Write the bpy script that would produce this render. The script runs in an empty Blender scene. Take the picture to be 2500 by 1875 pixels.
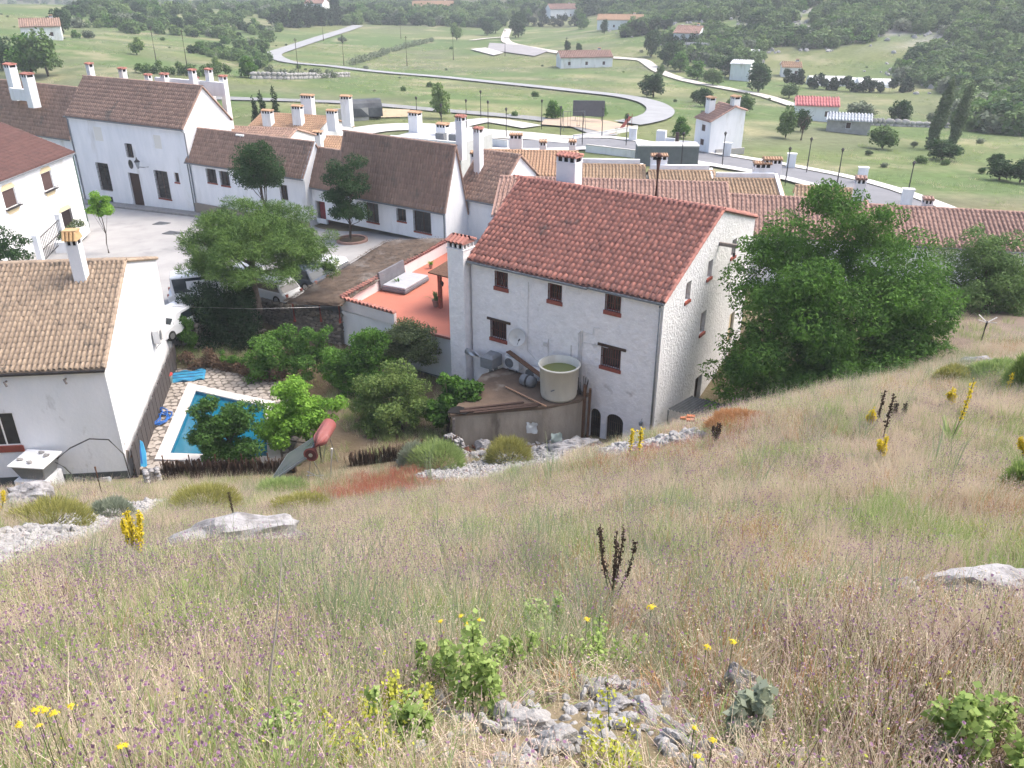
import bpy, math, random
import numpy as np
from mathutils import Vector, Matrix
rnd = random.Random(7); rng = np.random.default_rng(5)
S = bpy.context.scene; C = S.collection
rad = math.radians
# ------------------------------------------------------------------ camera, sky, sun, exposure
F = 2050.0; TH = rad(26.5); CO, SI = math.cos(TH), math.sin(TH); ZC = 24.0
cam = bpy.data.cameras.new('camera'); cam.sensor_width = 36; cam.lens = 36 * F / 2500; cam.clip_end = 9000; cam.clip_start = .1
camo = bpy.data.objects.new('camera', cam); C.objects.link(camo); camo.location = (0, 0, ZC)
camo.rotation_euler = (rad(90) - TH, 0, 0); S.camera = camo
SUN_EL, SUN_AZ = rad(55), rad(72)          # azimuth from +Y towards +X: behind the village, to the right
w = bpy.data.worlds.new('World'); S.world = w; w.use_nodes = True
nt = w.node_tree; sky = nt.nodes.new('ShaderNodeTexSky'); sky.sky_type = 'NISHITA'; sky.sun_disc = False
sky.sun_elevation = SUN_EL; sky.sun_rotation = SUN_AZ; sky.air_density = 1.0; sky.dust_density = 6.0; sky.ozone_density = 1.0
nt.nodes['Background'].inputs[1].default_value = .15
nt.links.new(sky.outputs[0], nt.nodes['Background'].inputs[0])
sl = bpy.data.lights.new('sun', 'SUN'); sl.energy = .85; sl.angle = rad(34); sl.color = (1, .985, .965)
so = bpy.data.objects.new('sun', sl); C.objects.link(so)
sd = Vector((math.sin(SUN_AZ) * math.cos(SUN_EL), math.cos(SUN_AZ) * math.cos(SUN_EL), math.sin(SUN_EL)))
so.rotation_euler = sd.to_track_quat('Z', 'Y').to_euler()
S.view_settings.view_transform = 'Standard'; S.view_settings.look = 'None'; S.view_settings.exposure = 1.34; HAZE = .0005; S.view_settings.gamma = 1
S.render.engine = 'CYCLES'; S.cycles.max_bounces = 5; S.cycles.diffuse_bounces = 3; S.cycles.glossy_bounces = 2; S.cycles.transmission_bounces = 3; S.cycles.volume_bounces = 0
# ------------------------------------------------------------------ photo pixel -> direction helpers
def ray(px, py):
    u = (px - 1250) / F; v = (937.5 - py) / F
    return np.array([u, CO + v * SI, -SI + v * CO])
def atY(px, py, Y): d = ray(px, py); return d * (Y / d[1]) + [0, 0, ZC]
def atZ(px, py, z): d = ray(px, py); return d * ((z - ZC) / d[2]) + [0, 0, ZC]
def onplane(px, py, p, dr):
    d = ray(px, py); t, q = np.linalg.solve(np.array([[d[0], -dr[0]], [d[1], -dr[1]]]), np.array(p[:2]))
    return d * t + [0, 0, ZC], q
# ------------------------------------------------------------------ materials
MATS = {}
def mat(name, c1, c2=None, scale=2.0, rough=.85, bump=0., bscale=None, isl=0., c3=None, s3=.5, t3=.55, stretch=None, metal=0., vc=None, trans=0., spec=.3, det=4):
    """c1/c2 mixed by world noise (or per piece with isl), c3 = stain patches, vc = colour attribute name"""
    if name in MATS: return MATS[name]
    m = bpy.data.materials.new(name); m.use_nodes = True; t = m.node_tree; N = t.nodes; L = t.links
    b = N['Principled BSDF']; b.inputs['Roughness'].default_value = rough; b.inputs['Metallic'].default_value = metal
    b.inputs['Specular IOR Level'].default_value = spec
    geo = N.new('ShaderNodeNewGeometry'); co = geo.outputs['Position']
    if stretch:
        mp = N.new('ShaderNodeMapping'); mp.inputs['Scale'].default_value = stretch; L.new(co, mp.inputs[0]); cs = mp.outputs[0]
    else: cs = co
    def mix(f, a, bb, ty='MIX'):
        x = N.new('ShaderNodeMix'); x.data_type = 'RGBA'; x.blend_type = ty
        if isinstance(f, float): x.inputs[0].default_value = f
        else: L.new(f, x.inputs[0])
        for i, s in ((6, a), (7, bb)):
            if isinstance(s, tuple): x.inputs[i].default_value = (*s[:3], 1)
            else: L.new(s, x.inputs[i])
        return x.outputs[2]
    def noise(sc, d=det, vec=None):
        n = N.new('ShaderNodeTexNoise'); n.inputs['Scale'].default_value = sc; n.inputs['Detail'].default_value = d; n.inputs['Roughness'].default_value = .6
        L.new(vec or co, n.inputs['Vector']); return n.outputs[0]
    def rng_(s, a, bb):
        r = N.new('ShaderNodeMapRange'); r.inputs[1].default_value = a; r.inputs[2].default_value = bb; L.new(s, r.inputs[0]); return r.outputs[0]
    col = c1
    if vc:
        a = N.new('ShaderNodeAttribute'); a.attribute_name = vc; col = a.outputs['Color']
    if c2 is not None:
        if isl:
            oi = N.new('ShaderNodeObjectInfo'); ad = N.new('ShaderNodeMath'); ad.operation = 'ADD'
            L.new(geo.outputs['Random Per Island'], ad.inputs[0]); L.new(oi.outputs['Random'], ad.inputs[1])
            fr = N.new('ShaderNodeMath'); fr.operation = 'FRACT'; L.new(ad.outputs[0], fr.inputs[0])
            nz = rng_(noise(scale, vec=cs), .35, .65)
            bl = N.new('ShaderNodeMix'); bl.inputs[0].default_value = 1 - isl; L.new(fr.outputs[0], bl.inputs[2]); L.new(nz, bl.inputs[3])
            f = bl.outputs[0]
        else: f = rng_(noise(scale, vec=cs), .35, .65)
        col = mix(f, col, c2) if not vc else mix(f, col, mix(1., col, c2, 'MULTIPLY'))
    if c3 is not None: col = mix(rng_(noise(s3, 6, cs), t3, t3 + .12), col, c3)
    if isinstance(col, tuple): b.inputs['Base Color'].default_value = (*col, 1)
    else: L.new(col, b.inputs['Base Color'])
    if bump:
        bp = N.new('ShaderNodeBump'); bp.inputs['Strength'].default_value = 1; bp.inputs['Distance'].default_value = bump
        L.new(noise(bscale or scale * 3, 5), bp.inputs['Height']); L.new(bp.outputs[0], b.inputs['Normal'])
    if trans:
        tr = N.new('ShaderNodeBsdfTranslucent'); mx = N.new('ShaderNodeMixShader'); mx.inputs[0].default_value = trans
        if isinstance(col, tuple): tr.inputs[0].default_value = (*col, 1)
        else: L.new(col, tr.inputs[0])
        L.new(b.outputs[0], mx.inputs[1]); L.new(tr.outputs[0], mx.inputs[2]); L.new(mx.outputs[0], N['Material Output'].inputs[0])
    MATS[name] = m; return m
# ------------------------------------------------------------------ mesh builders
def mesh_np(name, v, f, smooth=False, mats=None):
    v = np.asarray(v, np.float32); f = np.asarray(f, np.int32); k = f.shape[1]
    me = bpy.data.meshes.new(name); me.vertices.add(len(v)); me.vertices.foreach_set('co', v.ravel())
    me.loops.add(f.size); me.loops.foreach_set('vertex_index', f.ravel()); me.polygons.add(len(f))
    me.polygons.foreach_set('loop_start', np.arange(0, f.size, k, dtype=np.int32)); me.polygons.foreach_set('loop_total', np.full(len(f), k, np.int32))
    if smooth: me.polygons.foreach_set('use_smooth', np.ones(len(f), bool))
    me.update(calc_edges=True)
    if mats: me.materials.append(mats)
    return me
class MB:
    def __init__(s): s.v = []; s.f = []
    def add(s, v, f):
        n = len(s.v); s.v += [tuple(p) for p in v]; s.f += [tuple(i + n for i in q) for q in f]; return s
    def box(s, x0, x1, y0, y1, z0, z1, M=None):
        v = [(x, y, z) for z in (z0, z1) for y in (y0, y1) for x in (x0, x1)]
        if M is not None: v = [M @ Vector(p) for p in v]
        return s.add(v, [(0, 2, 3, 1), (4, 5, 7, 6), (0, 1, 5, 4), (2, 6, 7, 3), (0, 4, 6, 2), (1, 3, 7, 5)])
    def hexa(s, lo, hi):     # 4 lower points, 4 upper points, counter-clockwise
        return s.add(list(lo) + list(hi), [(3, 2, 1, 0), (4, 5, 6, 7), (0, 1, 5, 4), (1, 2, 6, 5), (2, 3, 7, 6), (3, 0, 4, 7)])
    def prism(s, poly, z0, z1, M=None):
        n = len(poly); v = [(x, y, z0) for x, y in poly] + [(x, y, z1) for x, y in poly]
        if M is not None: v = [M @ Vector(p) for p in v]
        return s.add(v, [tuple(range(n))[::-1], tuple(range(n, 2 * n))] + [(i, (i + 1) % n, n + (i + 1) % n, n + i) for i in range(n)])
    def beam(s, a, b, w, h, up=(0, 0, 1)):
        a = Vector(a); b = Vector(b); d = (b - a).normalized(); sd_ = d.cross(Vector(up))
        if sd_.length < 1e-4: sd_ = Vector((1, 0, 0))
        sd_.normalize(); u = sd_.cross(d); sd_ *= w / 2; u *= h / 2
        return s.hexa([a - sd_ - u, a + sd_ - u, b + sd_ - u, b - sd_ - u], [a - sd_ + u, a + sd_ + u, b + sd_ + u, b - sd_ + u])
    def tube(s, pts, r, n=6, cap=True):
        pts = [Vector(p) for p in pts]; m = len(pts); rs = r if isinstance(r, (list, tuple)) else [r] * m; V = []; prev = None
        for i, p in enumerate(pts):
            d = (pts[min(i + 1, m - 1)] - pts[max(i - 1, 0)]).normalized()
            a = d.cross(Vector((0, 0, 1)) if prev is None and abs(d.z) < .95 else (prev or Vector((1, 0, 0))))
            if a.length < 1e-4: a = d.cross(Vector((0, 1, 0)))
            a.normalize(); b = d.cross(a); prev = b.copy() if prev is None else prev
            for k in range(n):
                t = 2 * math.pi * k / n; V.append(p + (a * math.cos(t) + b * math.sin(t)) * rs[i])
        fc = [(i * n + k, i * n + (k + 1) % n, (i + 1) * n + (k + 1) % n, (i + 1) * n + k) for i in range(m - 1) for k in range(n)]
        if cap: fc += [tuple(range(n))[::-1], tuple(range((m - 1) * n, m * n))]
        return s.add(V, fc)
    def lathe(s, prof, n=16, c=(0, 0, 0), caps=(True, True)):
        V = [(c[0] + r * math.cos(2 * math.pi * k / n), c[1] + r * math.sin(2 * math.pi * k / n), c[2] + z) for r, z in prof for k in range(n)]
        m = len(prof); fc = [(i * n + k, i * n + (k + 1) % n, (i + 1) * n + (k + 1) % n, (i + 1) * n + k) for i in range(m - 1) for k in range(n)]
        if caps[0]: fc.append(tuple(range(n))[::-1])
        if caps[1]: fc.append(tuple(range((m - 1) * n, m * n)))
        return s.add(V, fc)
    def xf(s, M, start=0):
        s.v[start:] = [tuple(M @ Vector(p)) for p in s.v[start:]]; return s
    def build(s, name, m, parent=None, smooth=False, bevel=0):
        me = bpy.data.meshes.new(name); me.from_pydata(s.v, [], s.f); me.materials.append(m)
        if smooth: me.polygons.foreach_set('use_smooth', [True] * len(me.polygons))
        me.update(); o = bpy.data.objects.new(name, me); C.objects.link(o); o.parent = parent
        if bevel:
            bm = o.modifiers.new('bevel', 'BEVEL'); bm.width = bevel; bm.segments = 2; bm.limit_method = 'ANGLE'
        return o
def ob(name, me, parent=None): o = bpy.data.objects.new(name, me); C.objects.link(o); o.parent = parent; return o
def tag(o, label, cat=None, group=None, kind=None):
    if label: o['label'] = label
    if cat: o['category'] = cat
    if group: o['group'] = group
    if kind: o['kind'] = kind
    return o
def thing(name, label, cat, loc=(0, 0, 0), rz=0, group=None):
    o = bpy.data.objects.new(name, None); C.objects.link(o); o.empty_display_size = .2; o.location = loc; o.rotation_euler = (0, 0, rz)
    return tag(o, label, cat, group)
def struct(o): o['kind'] = 'structure'; return o
def stuff(o): o['kind'] = 'stuff'; return o
def dup(o, parent=None):
    c = o.copy(); C.objects.link(c)
    if parent is not None: c.parent = parent
    for ch in list(o.children): dup(ch, c)
    return c
# value noise on arrays
def vnoise(x, y, seed=0):
    x = np.asarray(x, float); y = np.asarray(y, float); xi = np.floor(x); yi = np.floor(y); fx = x - xi; fy = y - yi
    fx = fx * fx * (3 - 2 * fx); fy = fy * fy * (3 - 2 * fy)
    def h(a, b): q = np.sin(a * 127.1 + b * 311.7 + seed * 74.7) * 43758.5453; return q - np.floor(q)
    return (h(xi, yi) * (1 - fx) + h(xi + 1, yi) * fx) * (1 - fy) + (h(xi, yi + 1) * (1 - fx) + h(xi + 1, yi + 1) * fx) * fy
def fbm(x, y, seed=0, o=4):
    s = 0; a = .5
    for i in range(o): s = s + a * vnoise(x * 2 ** i, y * 2 ** i, seed + i); a *= .5
    return s
ICO = None
def rock_mesh(name, seed, m, sub=2, rough=.28, flat=.7):
    t = (1 + 5 ** .5) / 2
    v = [Vector(p).normalized() for p in [(-1, t, 0), (1, t, 0), (-1, -t, 0), (1, -t, 0), (0, -1, t), (0, 1, t), (0, -1, -t), (0, 1, -t), (t, 0, -1), (t, 0, 1), (-t, 0, -1), (-t, 0, 1)]]
    f = [(0, 11, 5), (0, 5, 1), (0, 1, 7), (0, 7, 10), (0, 10, 11), (1, 5, 9), (5, 11, 4), (11, 10, 2), (10, 7, 6), (7, 1, 8), (3, 9, 4), (3, 4, 2), (3, 2, 6), (3, 6, 8), (3, 8, 9), (4, 9, 5), (2, 4, 11), (6, 2, 10), (8, 6, 7), (9, 8, 1)]
    for _ in range(sub):
        nf = []; cache = {}
        def mid(a, b):
            k = (min(a, b), max(a, b))
            if k not in cache: v.append(((v[a] + v[b]) / 2).normalized()); cache[k] = len(v) - 1
            return cache[k]
        for a, b, c in f: x, y, z = mid(a, b), mid(b, c), mid(c, a); nf += [(a, x, z), (b, y, x), (c, z, y), (x, y, z)]
        f = nf
    r = random.Random(seed); pl = [(Vector((r.gauss(0, 1), r.gauss(0, 1), r.gauss(0, 1))).normalized(), r.uniform(.55, .95)) for _ in range(9)]
    out = []
    for p in v:
        q = 1.0
        for n, d in pl:
            k = p.dot(n)
            if k > 0: q = min(q, d / k)
        q *= 1 + (float(vnoise(p.x * 4 + seed, p.y * 4 + p.z * 3, seed)) - .5) * rough
        out.append((p.x * q, p.y * q, p.z * q * flat))
    me = bpy.data.meshes.new(name); me.from_pydata(out, [], f); me.materials.append(m); return me
# ------------------------------------------------------------------ terrain (heights from what touches the ground)
class TPS:
    def __init__(s, P, lam=1e-4):
        P = np.array(P, float); s.c = P[:, :2]; s.sc = np.abs(s.c).max(); c = s.c / s.sc; n = len(c)
        A = np.zeros((n + 3, n + 3)); A[:n, :n] = s.k(c, c) + lam * np.eye(n); A[:n, n] = 1; A[:n, n + 1:] = c; A[n, :n] = 1; A[n + 1:, :n] = c.T
        s.w = np.linalg.solve(A, np.concatenate([P[:, 2], [0, 0, 0]])); s.cn = c; s.n = n
    @staticmethod
    def k(a, b):
        d2 = ((a[:, None, :] - b[None]) ** 2).sum(-1); return np.where(d2 > 1e-12, d2 * np.log(d2 + 1e-12), 0)
    def __call__(s, x, y):
        x = np.asarray(x, float); sh = x.shape; q = np.stack([x.ravel(), np.asarray(y, float).ravel()], 1) / s.sc; out = np.empty(len(q))
        for i in range(0, len(q), 20000):
            p = q[i:i + 20000]; out[i:i + 20000] = s.k(p, s.cn) @ s.w[:s.n] + s.w[s.n] + p @ s.w[s.n + 1:]
        return out.reshape(sh)
near = [(0, 0, 22.4), (-7, 0, 22.1), (7, 0, 22.6), (0, -10, 27.6), (-16, -10, 27), (16, -10, 28.5), (0, 6.5, 18.6), (0, 12, 15.3), (0, 20, 10.7), (0, 27, 6.7),
        (-3.5, 6.5, 18.5), (4.5, 6.5, 18.7), (-18, 8, 17.0), (18, 8, 19.2)]
for px, py, Y in [(0, 1330, 14), (100, 1200, 26), (350, 1230, 24), (700, 1190, 31), (1000, 1150, 32.5), (1250, 1130, 34), (600, 1340, 15), (2000, 965, 26), (2200, 935, 25), (2420, 905, 27), (1700, 1058, 31), (2400, 840, 37), (2400, 780, 43),
                  (2150, 1000, 18), (2450, 1150, 12), (1850, 1010, 28.5), (1450, 1095, 35.5), (2700, 850, 36), (2700, 1100, 14)]:
    near.append(tuple(atY(px, py, Y)))
near += [(7.2, 36.2, 2.2), (-2, 41, 1.6), (-2, 46, 1.6), (8, 46, 1.6), (12, 40, 3.0), (16, 38, 5.2), (14, 46, 4.2), (-16, 34, 2.2), (-15, 42, 2.1), (-10, 40, 2.1), (-6, 38, 2.0), (-24, 31, 2.6), (-25, 45, 3.2), (-10, 46, 2.0),
         (-36, 24, 4), (-36, 40, 3.4), (40, 20, 12), (44, 40, 7), (32, 52, 4.6), (18, 56, 4.0), (0, 60, 3.0), (-10, 56, 2.6), (-22, 54, 3.5), (-26, 68, 2.7), (-46, 68, 2.4), (-44, 54, 3.4), (-5, 68, 3.0), (45, 60, 3.5), (10, 70, 3.0), (30, 75, 3.0),
         (-12, 75, 3.5), (-30, 85, 1.6), (0, 90, 2.5), (30, 95, 2.0), (55, 90, 2.6), (-55, 95, 1.4), (60, 110, 1), (0, 115, 2.6), (-60, 115, 4)]
far = [(-46, 68, 2.4), (-26, 68, 2.7), (-46, 90, 1.0), (-25, 90, 1.4), (-70, 90, 1.5), (-5, 68, 3.0), (10, 70, 3.), (30, 75, 3), (0, 60, 3), (45, 60, 3.5), (30, 52, 4.5), (60, 60, 4.5), (-70, 60, 4), (-12, 75, 3.0)]
for px, py, Y in [(300, 230, 165), (600, 260, 140), (1000, 310, 125), (1500, 350, 115), (1700, 390, 105), (2150, 490, 85), (2500, 450, 95), (2200, 400, 110), (2000, 340, 130), (2000, 280, 165), (2400, 325, 150), (1300, 250, 165), (1600, 270, 150), (800, 230, 165),
                  (1300, 200, 215), (1300, 150, 275), (1300, 105, 330), (680, 130, 280), (860, 70, 400), (500, 160, 215), (100, 98, 220), (300, 180, 170), (0, 240, 160), (350, 92, 285), (350, 20, 400), (100, 20, 900), (500, 15, 700), (350, -10, 1000), (800, 40, 450), (1000, 40, 470), (1000, 5, 620), (1750, 190, 230), (2000, 175, 250), (2250, 190, 235),
                  (2500, 230, 200), (2300, 100, 272), (2300, 0, 325), (2500, 0, 300), (2500, 100, 255), (2000, 60, 300), (2000, 0, 350), (1700, 60, 330), (1700, 0, 420), (1400, 60, 430), (1400, 0, 580), (1250, 20, 520), (2750, 250, 180), (2750, 0, 290), (-250, 100, 220), (-250, 30, 500)]:
    far.append(tuple(atY(px, py, Y)))
far += [(260, 480, 140), (150, 620, 110), (500, 600, 260), (0, 1000, 60), (-300, 1300, 90), (-700, 1100, 60), (-600, 500, 10), (400, 200, 40), (-900, 2200, 330), (200, 2200, 300), (1200, 2200, 420), (900, 900, 330), (0, 1500, 150), (-400, 250, 20), (900, 300, 200), (-900, 600, 60)]
TN, TF = TPS(near), TPS(far)
def Hs(x, y):
    x = np.asarray(x, float); y = np.asarray(y, float)
    k = np.clip((y - 70) / 28, 0, 1); k = k * k * (3 - 2 * k)
    kx = np.clip((np.abs(x) - 46) / 20, 0, 1); k = np.maximum(k, kx * np.clip((y - 30) / 30, 0, 1))
    n = TN(np.clip(x, -70, 70), np.clip(y, -14, 120)); f = TF(x, np.maximum(y, 50))
    z = n * (1 - k) + f * k
    dx = np.clip(np.minimum(x + 21.5, -10.2 - x) / .8, 0, 1) * np.clip(np.minimum(y - 34.0, 45.5 - y) / .6, 0, 1); z = z - dx * np.maximum(0, z - .6)   # hollow under the pool terrace
    hill = np.clip((34 - y) / 6, 0, 1)
    z = z + hill * ((fbm(x * .5, y * .5, 3) - .47) * .5 + (fbm(x * 2.2, y * 2.2, 9) - .47) * .16)
    far_ = np.clip((y - 380) / 400, 0, 1); z = z + far_ * (fbm(x / 160, y / 160, 5) - .45) * 60 * np.clip((y - 600) / 600, 0, 1)
    return np.where(z > 30, 30 + 40 * np.tanh((z - 30) / 40), z)
def H(x, y): return float(Hs(np.array([x]), np.array([y]))[0])
def hit(px, py, y0=1.5, y1=900):
    d = ray(px, py); ys = np.concatenate([np.arange(y0, 60, .1), np.arange(60, 1400, 1.0)]); ys = ys[(ys >= y0) & (ys <= y1)]
    xs = d[0] / d[1] * ys; zs = ZC + d[2] / d[1] * ys; i = np.argmax(Hs(xs, ys) >= zs); Y = ys[i]
    return np.array([xs[i], Y, H(xs[i], Y)])
# one ground sheet: rows get coarser with distance
rows = np.concatenate([np.arange(-12, 36, .4), np.arange(36, 110, 1.2), np.arange(110, 420, 5), np.geomspace(420, 3000, 40)]); NC = 150
tx = np.linspace(-1, 1, NC); gy = np.repeat(rows[:, None], NC, 1); gx = tx[None] * (14 + 1.0 * (gy + 12) + .0 * gy); gz = Hs(gx, gy)
fi = (np.arange(len(rows) - 1)[:, None] * NC + np.arange(NC - 1)[None]).ravel()
me = mesh_np('ground', np.stack([gx.ravel(), gy.ravel(), gz.ravel()], 1), np.stack([fi, fi + 1, fi + NC + 1, fi + NC], 1), True)
X, Y_, = gx.ravel(), gy.ravel()
soil = np.array([.16, .125, .085]); dryg = np.array([.26, .215, .13]); fieldg = np.array([.105, .165, .05]); field2 = np.array([.165, .19, .075]); field3 = np.array([.145, .165, .088]); wood = np.array([.10, .11, .06])
n1 = fbm(X / 25, Y_ / 14, 1); n2 = fbm(X / 60, Y_ / 22, 2); n3 = fbm(X / 7, Y_ / 5, 4)
def lerp(a, b, t): return a + (b - a) * np.clip(t, 0, 1)[:, None]
col = lerp(np.tile(soil, (len(X), 1)), dryg, (n3 - .3) * 2.2)
vg = lerp(np.tile(fieldg, (len(X), 1)), field2, (n2 - .40) * 5); vg = lerp(vg, field3, (n1 - .5) * 5)
vg = vg * (.72 + .42 * fbm(X / 4, Y_ / 4, 12))[:, None]; vg = lerp(vg, np.array([.30, .28, .16]), (fbm(X / 18, Y_ / 9, 8) - .6) * 6)
col = lerp(col, vg, (Y_ - 72) / 16)
col = lerp(col, wood, np.clip((Y_ - 430) / 60, 0, 1)); col = lerp(col, np.array([.30, .295, .30]), np.clip((X - .22 * Y_ - 5) / 15, 0, 1) * np.clip((Y_ - 262) / 20, 0, 1) * np.clip((fbm(X / 9, Y_ / 9, 15) - .40) * 5, 0, 1)); dirt = np.clip((Y_ - 33.5) / 2, 0, 1) * np.clip((72 - Y_) / 6, 0, 1) * np.clip((9 - X) / 3, 0, 1) * np.clip((X + 14) / 3, 0, 1); col = lerp(col, np.array([.13, .095, .065]), dirt * .8)
ca = me.color_attributes.new('Col', 'FLOAT_COLOR', 'POINT'); ca.data.foreach_set('color', np.concatenate([col, np.ones((len(X), 1))], 1).astype(np.float32).ravel())
me.materials.append(mat('ground_soil', (.2, .2, .1), (.70, .72, .62), scale=.9, rough=.95, bump=.05, bscale=6, vc='Col', c3=(.21, .205, .115), s3=.07, t3=.55))
struct(ob('ground', me))
# ------------------------------------------------------------------ building kit
WHITE = mat('white_plaster', (.80, .81, .83), (.72, .74, .76), 1.2, .9, .012, 5, c3=(.60, .60, .585), s3=.5, t3=.575, stretch=(1, 1, .3))
WHITE2 = mat('worn_white_plaster', (.80, .81, .84), (.74, .76, .79), .8, .9, .015, 6, c3=(.42, .42, .42), s3=.9, t3=.62, stretch=(1, 1, .5))
LUMPY = mat('limewashed_stone', (.88, .855, .86), (.79, .765, .77), 2.5, .92, .075, 5.2, c3=(.50, .46, .45), s3=.8, t3=.66)
LUMPYG = mat('rough_whitewash', (.78, .79, .80), (.70, .71, .72), 3, .92, .075, 7.5, c3=(.36,.37,.38), s3=5.5, t3=.60)
TILE_RED = mat('red_clay_tile', (.43, .185, .145), (.225, .11, .095), 3, .85, .012, 20, isl=.72, c3=(.15, .10, .09), s3=.9, t3=.62)
TILE_TAN = mat('tan_clay_tile', (.385, .30, .22), (.24, .185, .14), 3, .85, .01, 20, isl=.6, c3=(.15, .125, .10), s3=1.6, t3=.57)
TILE_OLD = mat('weathered_clay_tile', (.42, .28, .215), (.26, .18, .145), 2, .9, .01, 20, isl=.7, c3=(.20, .165, .14), s3=.5, t3=.6)
TILE_ORG = mat('orange_clay_tile', (.46, .30, .19), (.37, .235, .155), 2, .85, isl=.7)
TILE_PINK = mat('pinkish_clay_tile', (.40, .255, .205), (.27, .17, .14), 2, .85, isl=.7)
TILE_SAND = mat('sandy_clay_tile', (.42, .30, .195), (.32, .225, .15), 2, .85, isl=.6)
TILE_MAR = mat('maroon_clay_tile', (.15, .078, .07), (.10, .055, .05), 2, .85, isl=.6)
REDPAINT = mat('red_brown_paint', (.30, .075, .05), (.22, .06, .045), 6, .7)
WOODD = mat('dark_wood', (.07, .04, .03), (.045, .027, .02), 8, .75, stretch=(1, 1, 6))
WOODB = mat('brown_wood', (.16, .085, .05), (.10, .05, .03), 6, .75, stretch=(1, 1, 6))
GREYWOOD = mat('grey_weathered_wood', (.25, .22, .20), (.16, .14, .13), 6, .85)
IRON = mat('dark_iron', (.03, .03, .033), (.05, .045, .045), 9, .55)
ZINC = mat('grey_zinc', (.20, .22, .24), (.15, .165, .18), 4, .5)
PANE = mat('dark_glass', (.02, .022, .026), (.035, .038, .042), 2, .12, spec=.6)
SHUT = mat('brown_shutter', (.10, .06, .055), (.075, .045, .04), 9, .7)
OCHRE = mat('ochre_trim', (.72, .60, .38), (.66, .55, .36), 4, .85)
CONC = mat('concrete', (.42, .41, .39), (.33, .32, .31), 1.5, .92, .01, 12, c3=(.22, .205, .19), s3=.8, t3=.6)
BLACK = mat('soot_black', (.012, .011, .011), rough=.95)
STONE = mat('grey_limestone', (.36, .35, .34), (.25, .245, .24), 5, .92, .02, 25, c3=(.12, .115, .11), s3=3, t3=.62)
STONEW = mat('rubble_masonry', (.27, .235, .20), (.16, .14, .12), 3, .95, .03, 14, isl=.8)
PALEST = mat('pale_limestone', (.37, .367, .365), (.24, .237, .235), 6, .92, .02, 25, isl=.6, c3=(.24, .19, .14), s3=3, t3=.66)
METAL = mat('bright_metal', (.55, .56, .58), (.45, .46, .48), 5, .35, metal=.8)
def frame_m(o, d):
    return Matrix(((d[0], d[1], 0, o[0]), (d[1], -d[0], 0, o[1]), (0, 0, 1, o[2] if len(o) > 2 else 0), (0, 0, 0, 1)))
def wall(mb, o, d, top, holes=(), depth=.22, z0=0.):
    """wall strip along d from o; top = [(t,z),...]; openings are real, with reveals"""
    M = frame_m(o, d); W = top[-1][0]; tt = [p[0] for p in top]; zz = [p[1] for p in top]
    ts = sorted({0., W, *tt, *[h[0] for h in holes], *[h[1] for h in holes]})
    def q(*p): mb.add([M @ Vector(x) for x in p], [(0, 1, 2, 3)])
    for a, b in zip(ts, ts[1:]):
        if b - a < 1e-5: continue
        m = (a + b) / 2; hs = sorted((h[2], h[3]) for h in holes if h[0] < m < h[1]); z = z0
        for h0, h1 in hs: q((a, 0, z), (b, 0, z), (b, 0, h0), (a, 0, h0)); z = h1
        q((a, 0, z), (b, 0, z), (b, 0, float(np.interp(b, tt, zz))), (a, 0, float(np.interp(a, tt, zz))))
    for t0, t1, h0, h1 in [h[:4] for h in holes]:
        e = -depth
        q((t0, 0, h0), (t0, e, h0), (t0, e, h1), (t0, 0, h1)); q((t1, 0, h0), (t1, e, h0), (t1, e, h1), (t1, 0, h1))
        q((t0, 0, h0), (t1, 0, h0), (t1, e, h0), (t0, e, h0)); q((t0, 0, h1), (t1, 0, h1), (t1, e, h1), (t0, e, h1))
def window(par, o, d, h, depth=.22, bars=0, sill=None, lintel=None, leaf=None, frame=None, name='window', cross=True, sillh=.12, bm=None, proud=.03):
    t0, t1, z0, z1 = h[:4]; M = frame_m(o, d); f = .05 if t1 - t0 > .5 else .04; e = -depth
    m = MB(); fr = frame or WOODB
    m.box(t0, t1, e, e + .06, z0, z0 + f).box(t0, t1, e, e + .06, z1 - f, z1).box(t0, t0 + f, e, e + .059, z0 + f, z1 - f).box(t1 - f, t1, e, e + .059, z0 + f, z1 - f)
    if cross and not leaf: c = (t0 + t1) / 2; m.box(c - f / 2, c + f / 2, e, e + .056, z0 + f, z1 - f)
    wo = m.xf(M).build(name, fr, par)
    MB().box(t0, t1, e - .02, e + .01 if not leaf else e + .045, z0, z1).xf(M).build('shutter' if leaf else 'pane', leaf or PANE, wo)
    if bars:
        m = MB(); n = max(2, int((t1 - t0) / bars)); g = .014
        for i in range(n + 1): x = t0 + .02 + (t1 - t0 - .04) * i / n; m.box(x - g, x + g, proud - .03, proud, z0 + .01, z1 - .01)
        k = max(2, int((z1 - z0) / .45))
        for i in range(k + 1): z = z0 + .03 + (z1 - z0 - .06) * i / k; m.box(t0, t1, proud - .035, proud - .022, z - .013, z + .013)
        m.xf(M).build('window_bars', bm or IRON, wo)
    if sill: MB().box(t0 - .06, t1 + .06, -.05, .06, z0 - sillh, z0 + .01).xf(M).build('sill', sill, wo)
    if lintel: MB().box(t0 - .2, t1 + .28, -.08, .06, z1 - .005, z1 + .13).xf(M).build('lintel', lintel, wo)
    return wo
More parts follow.
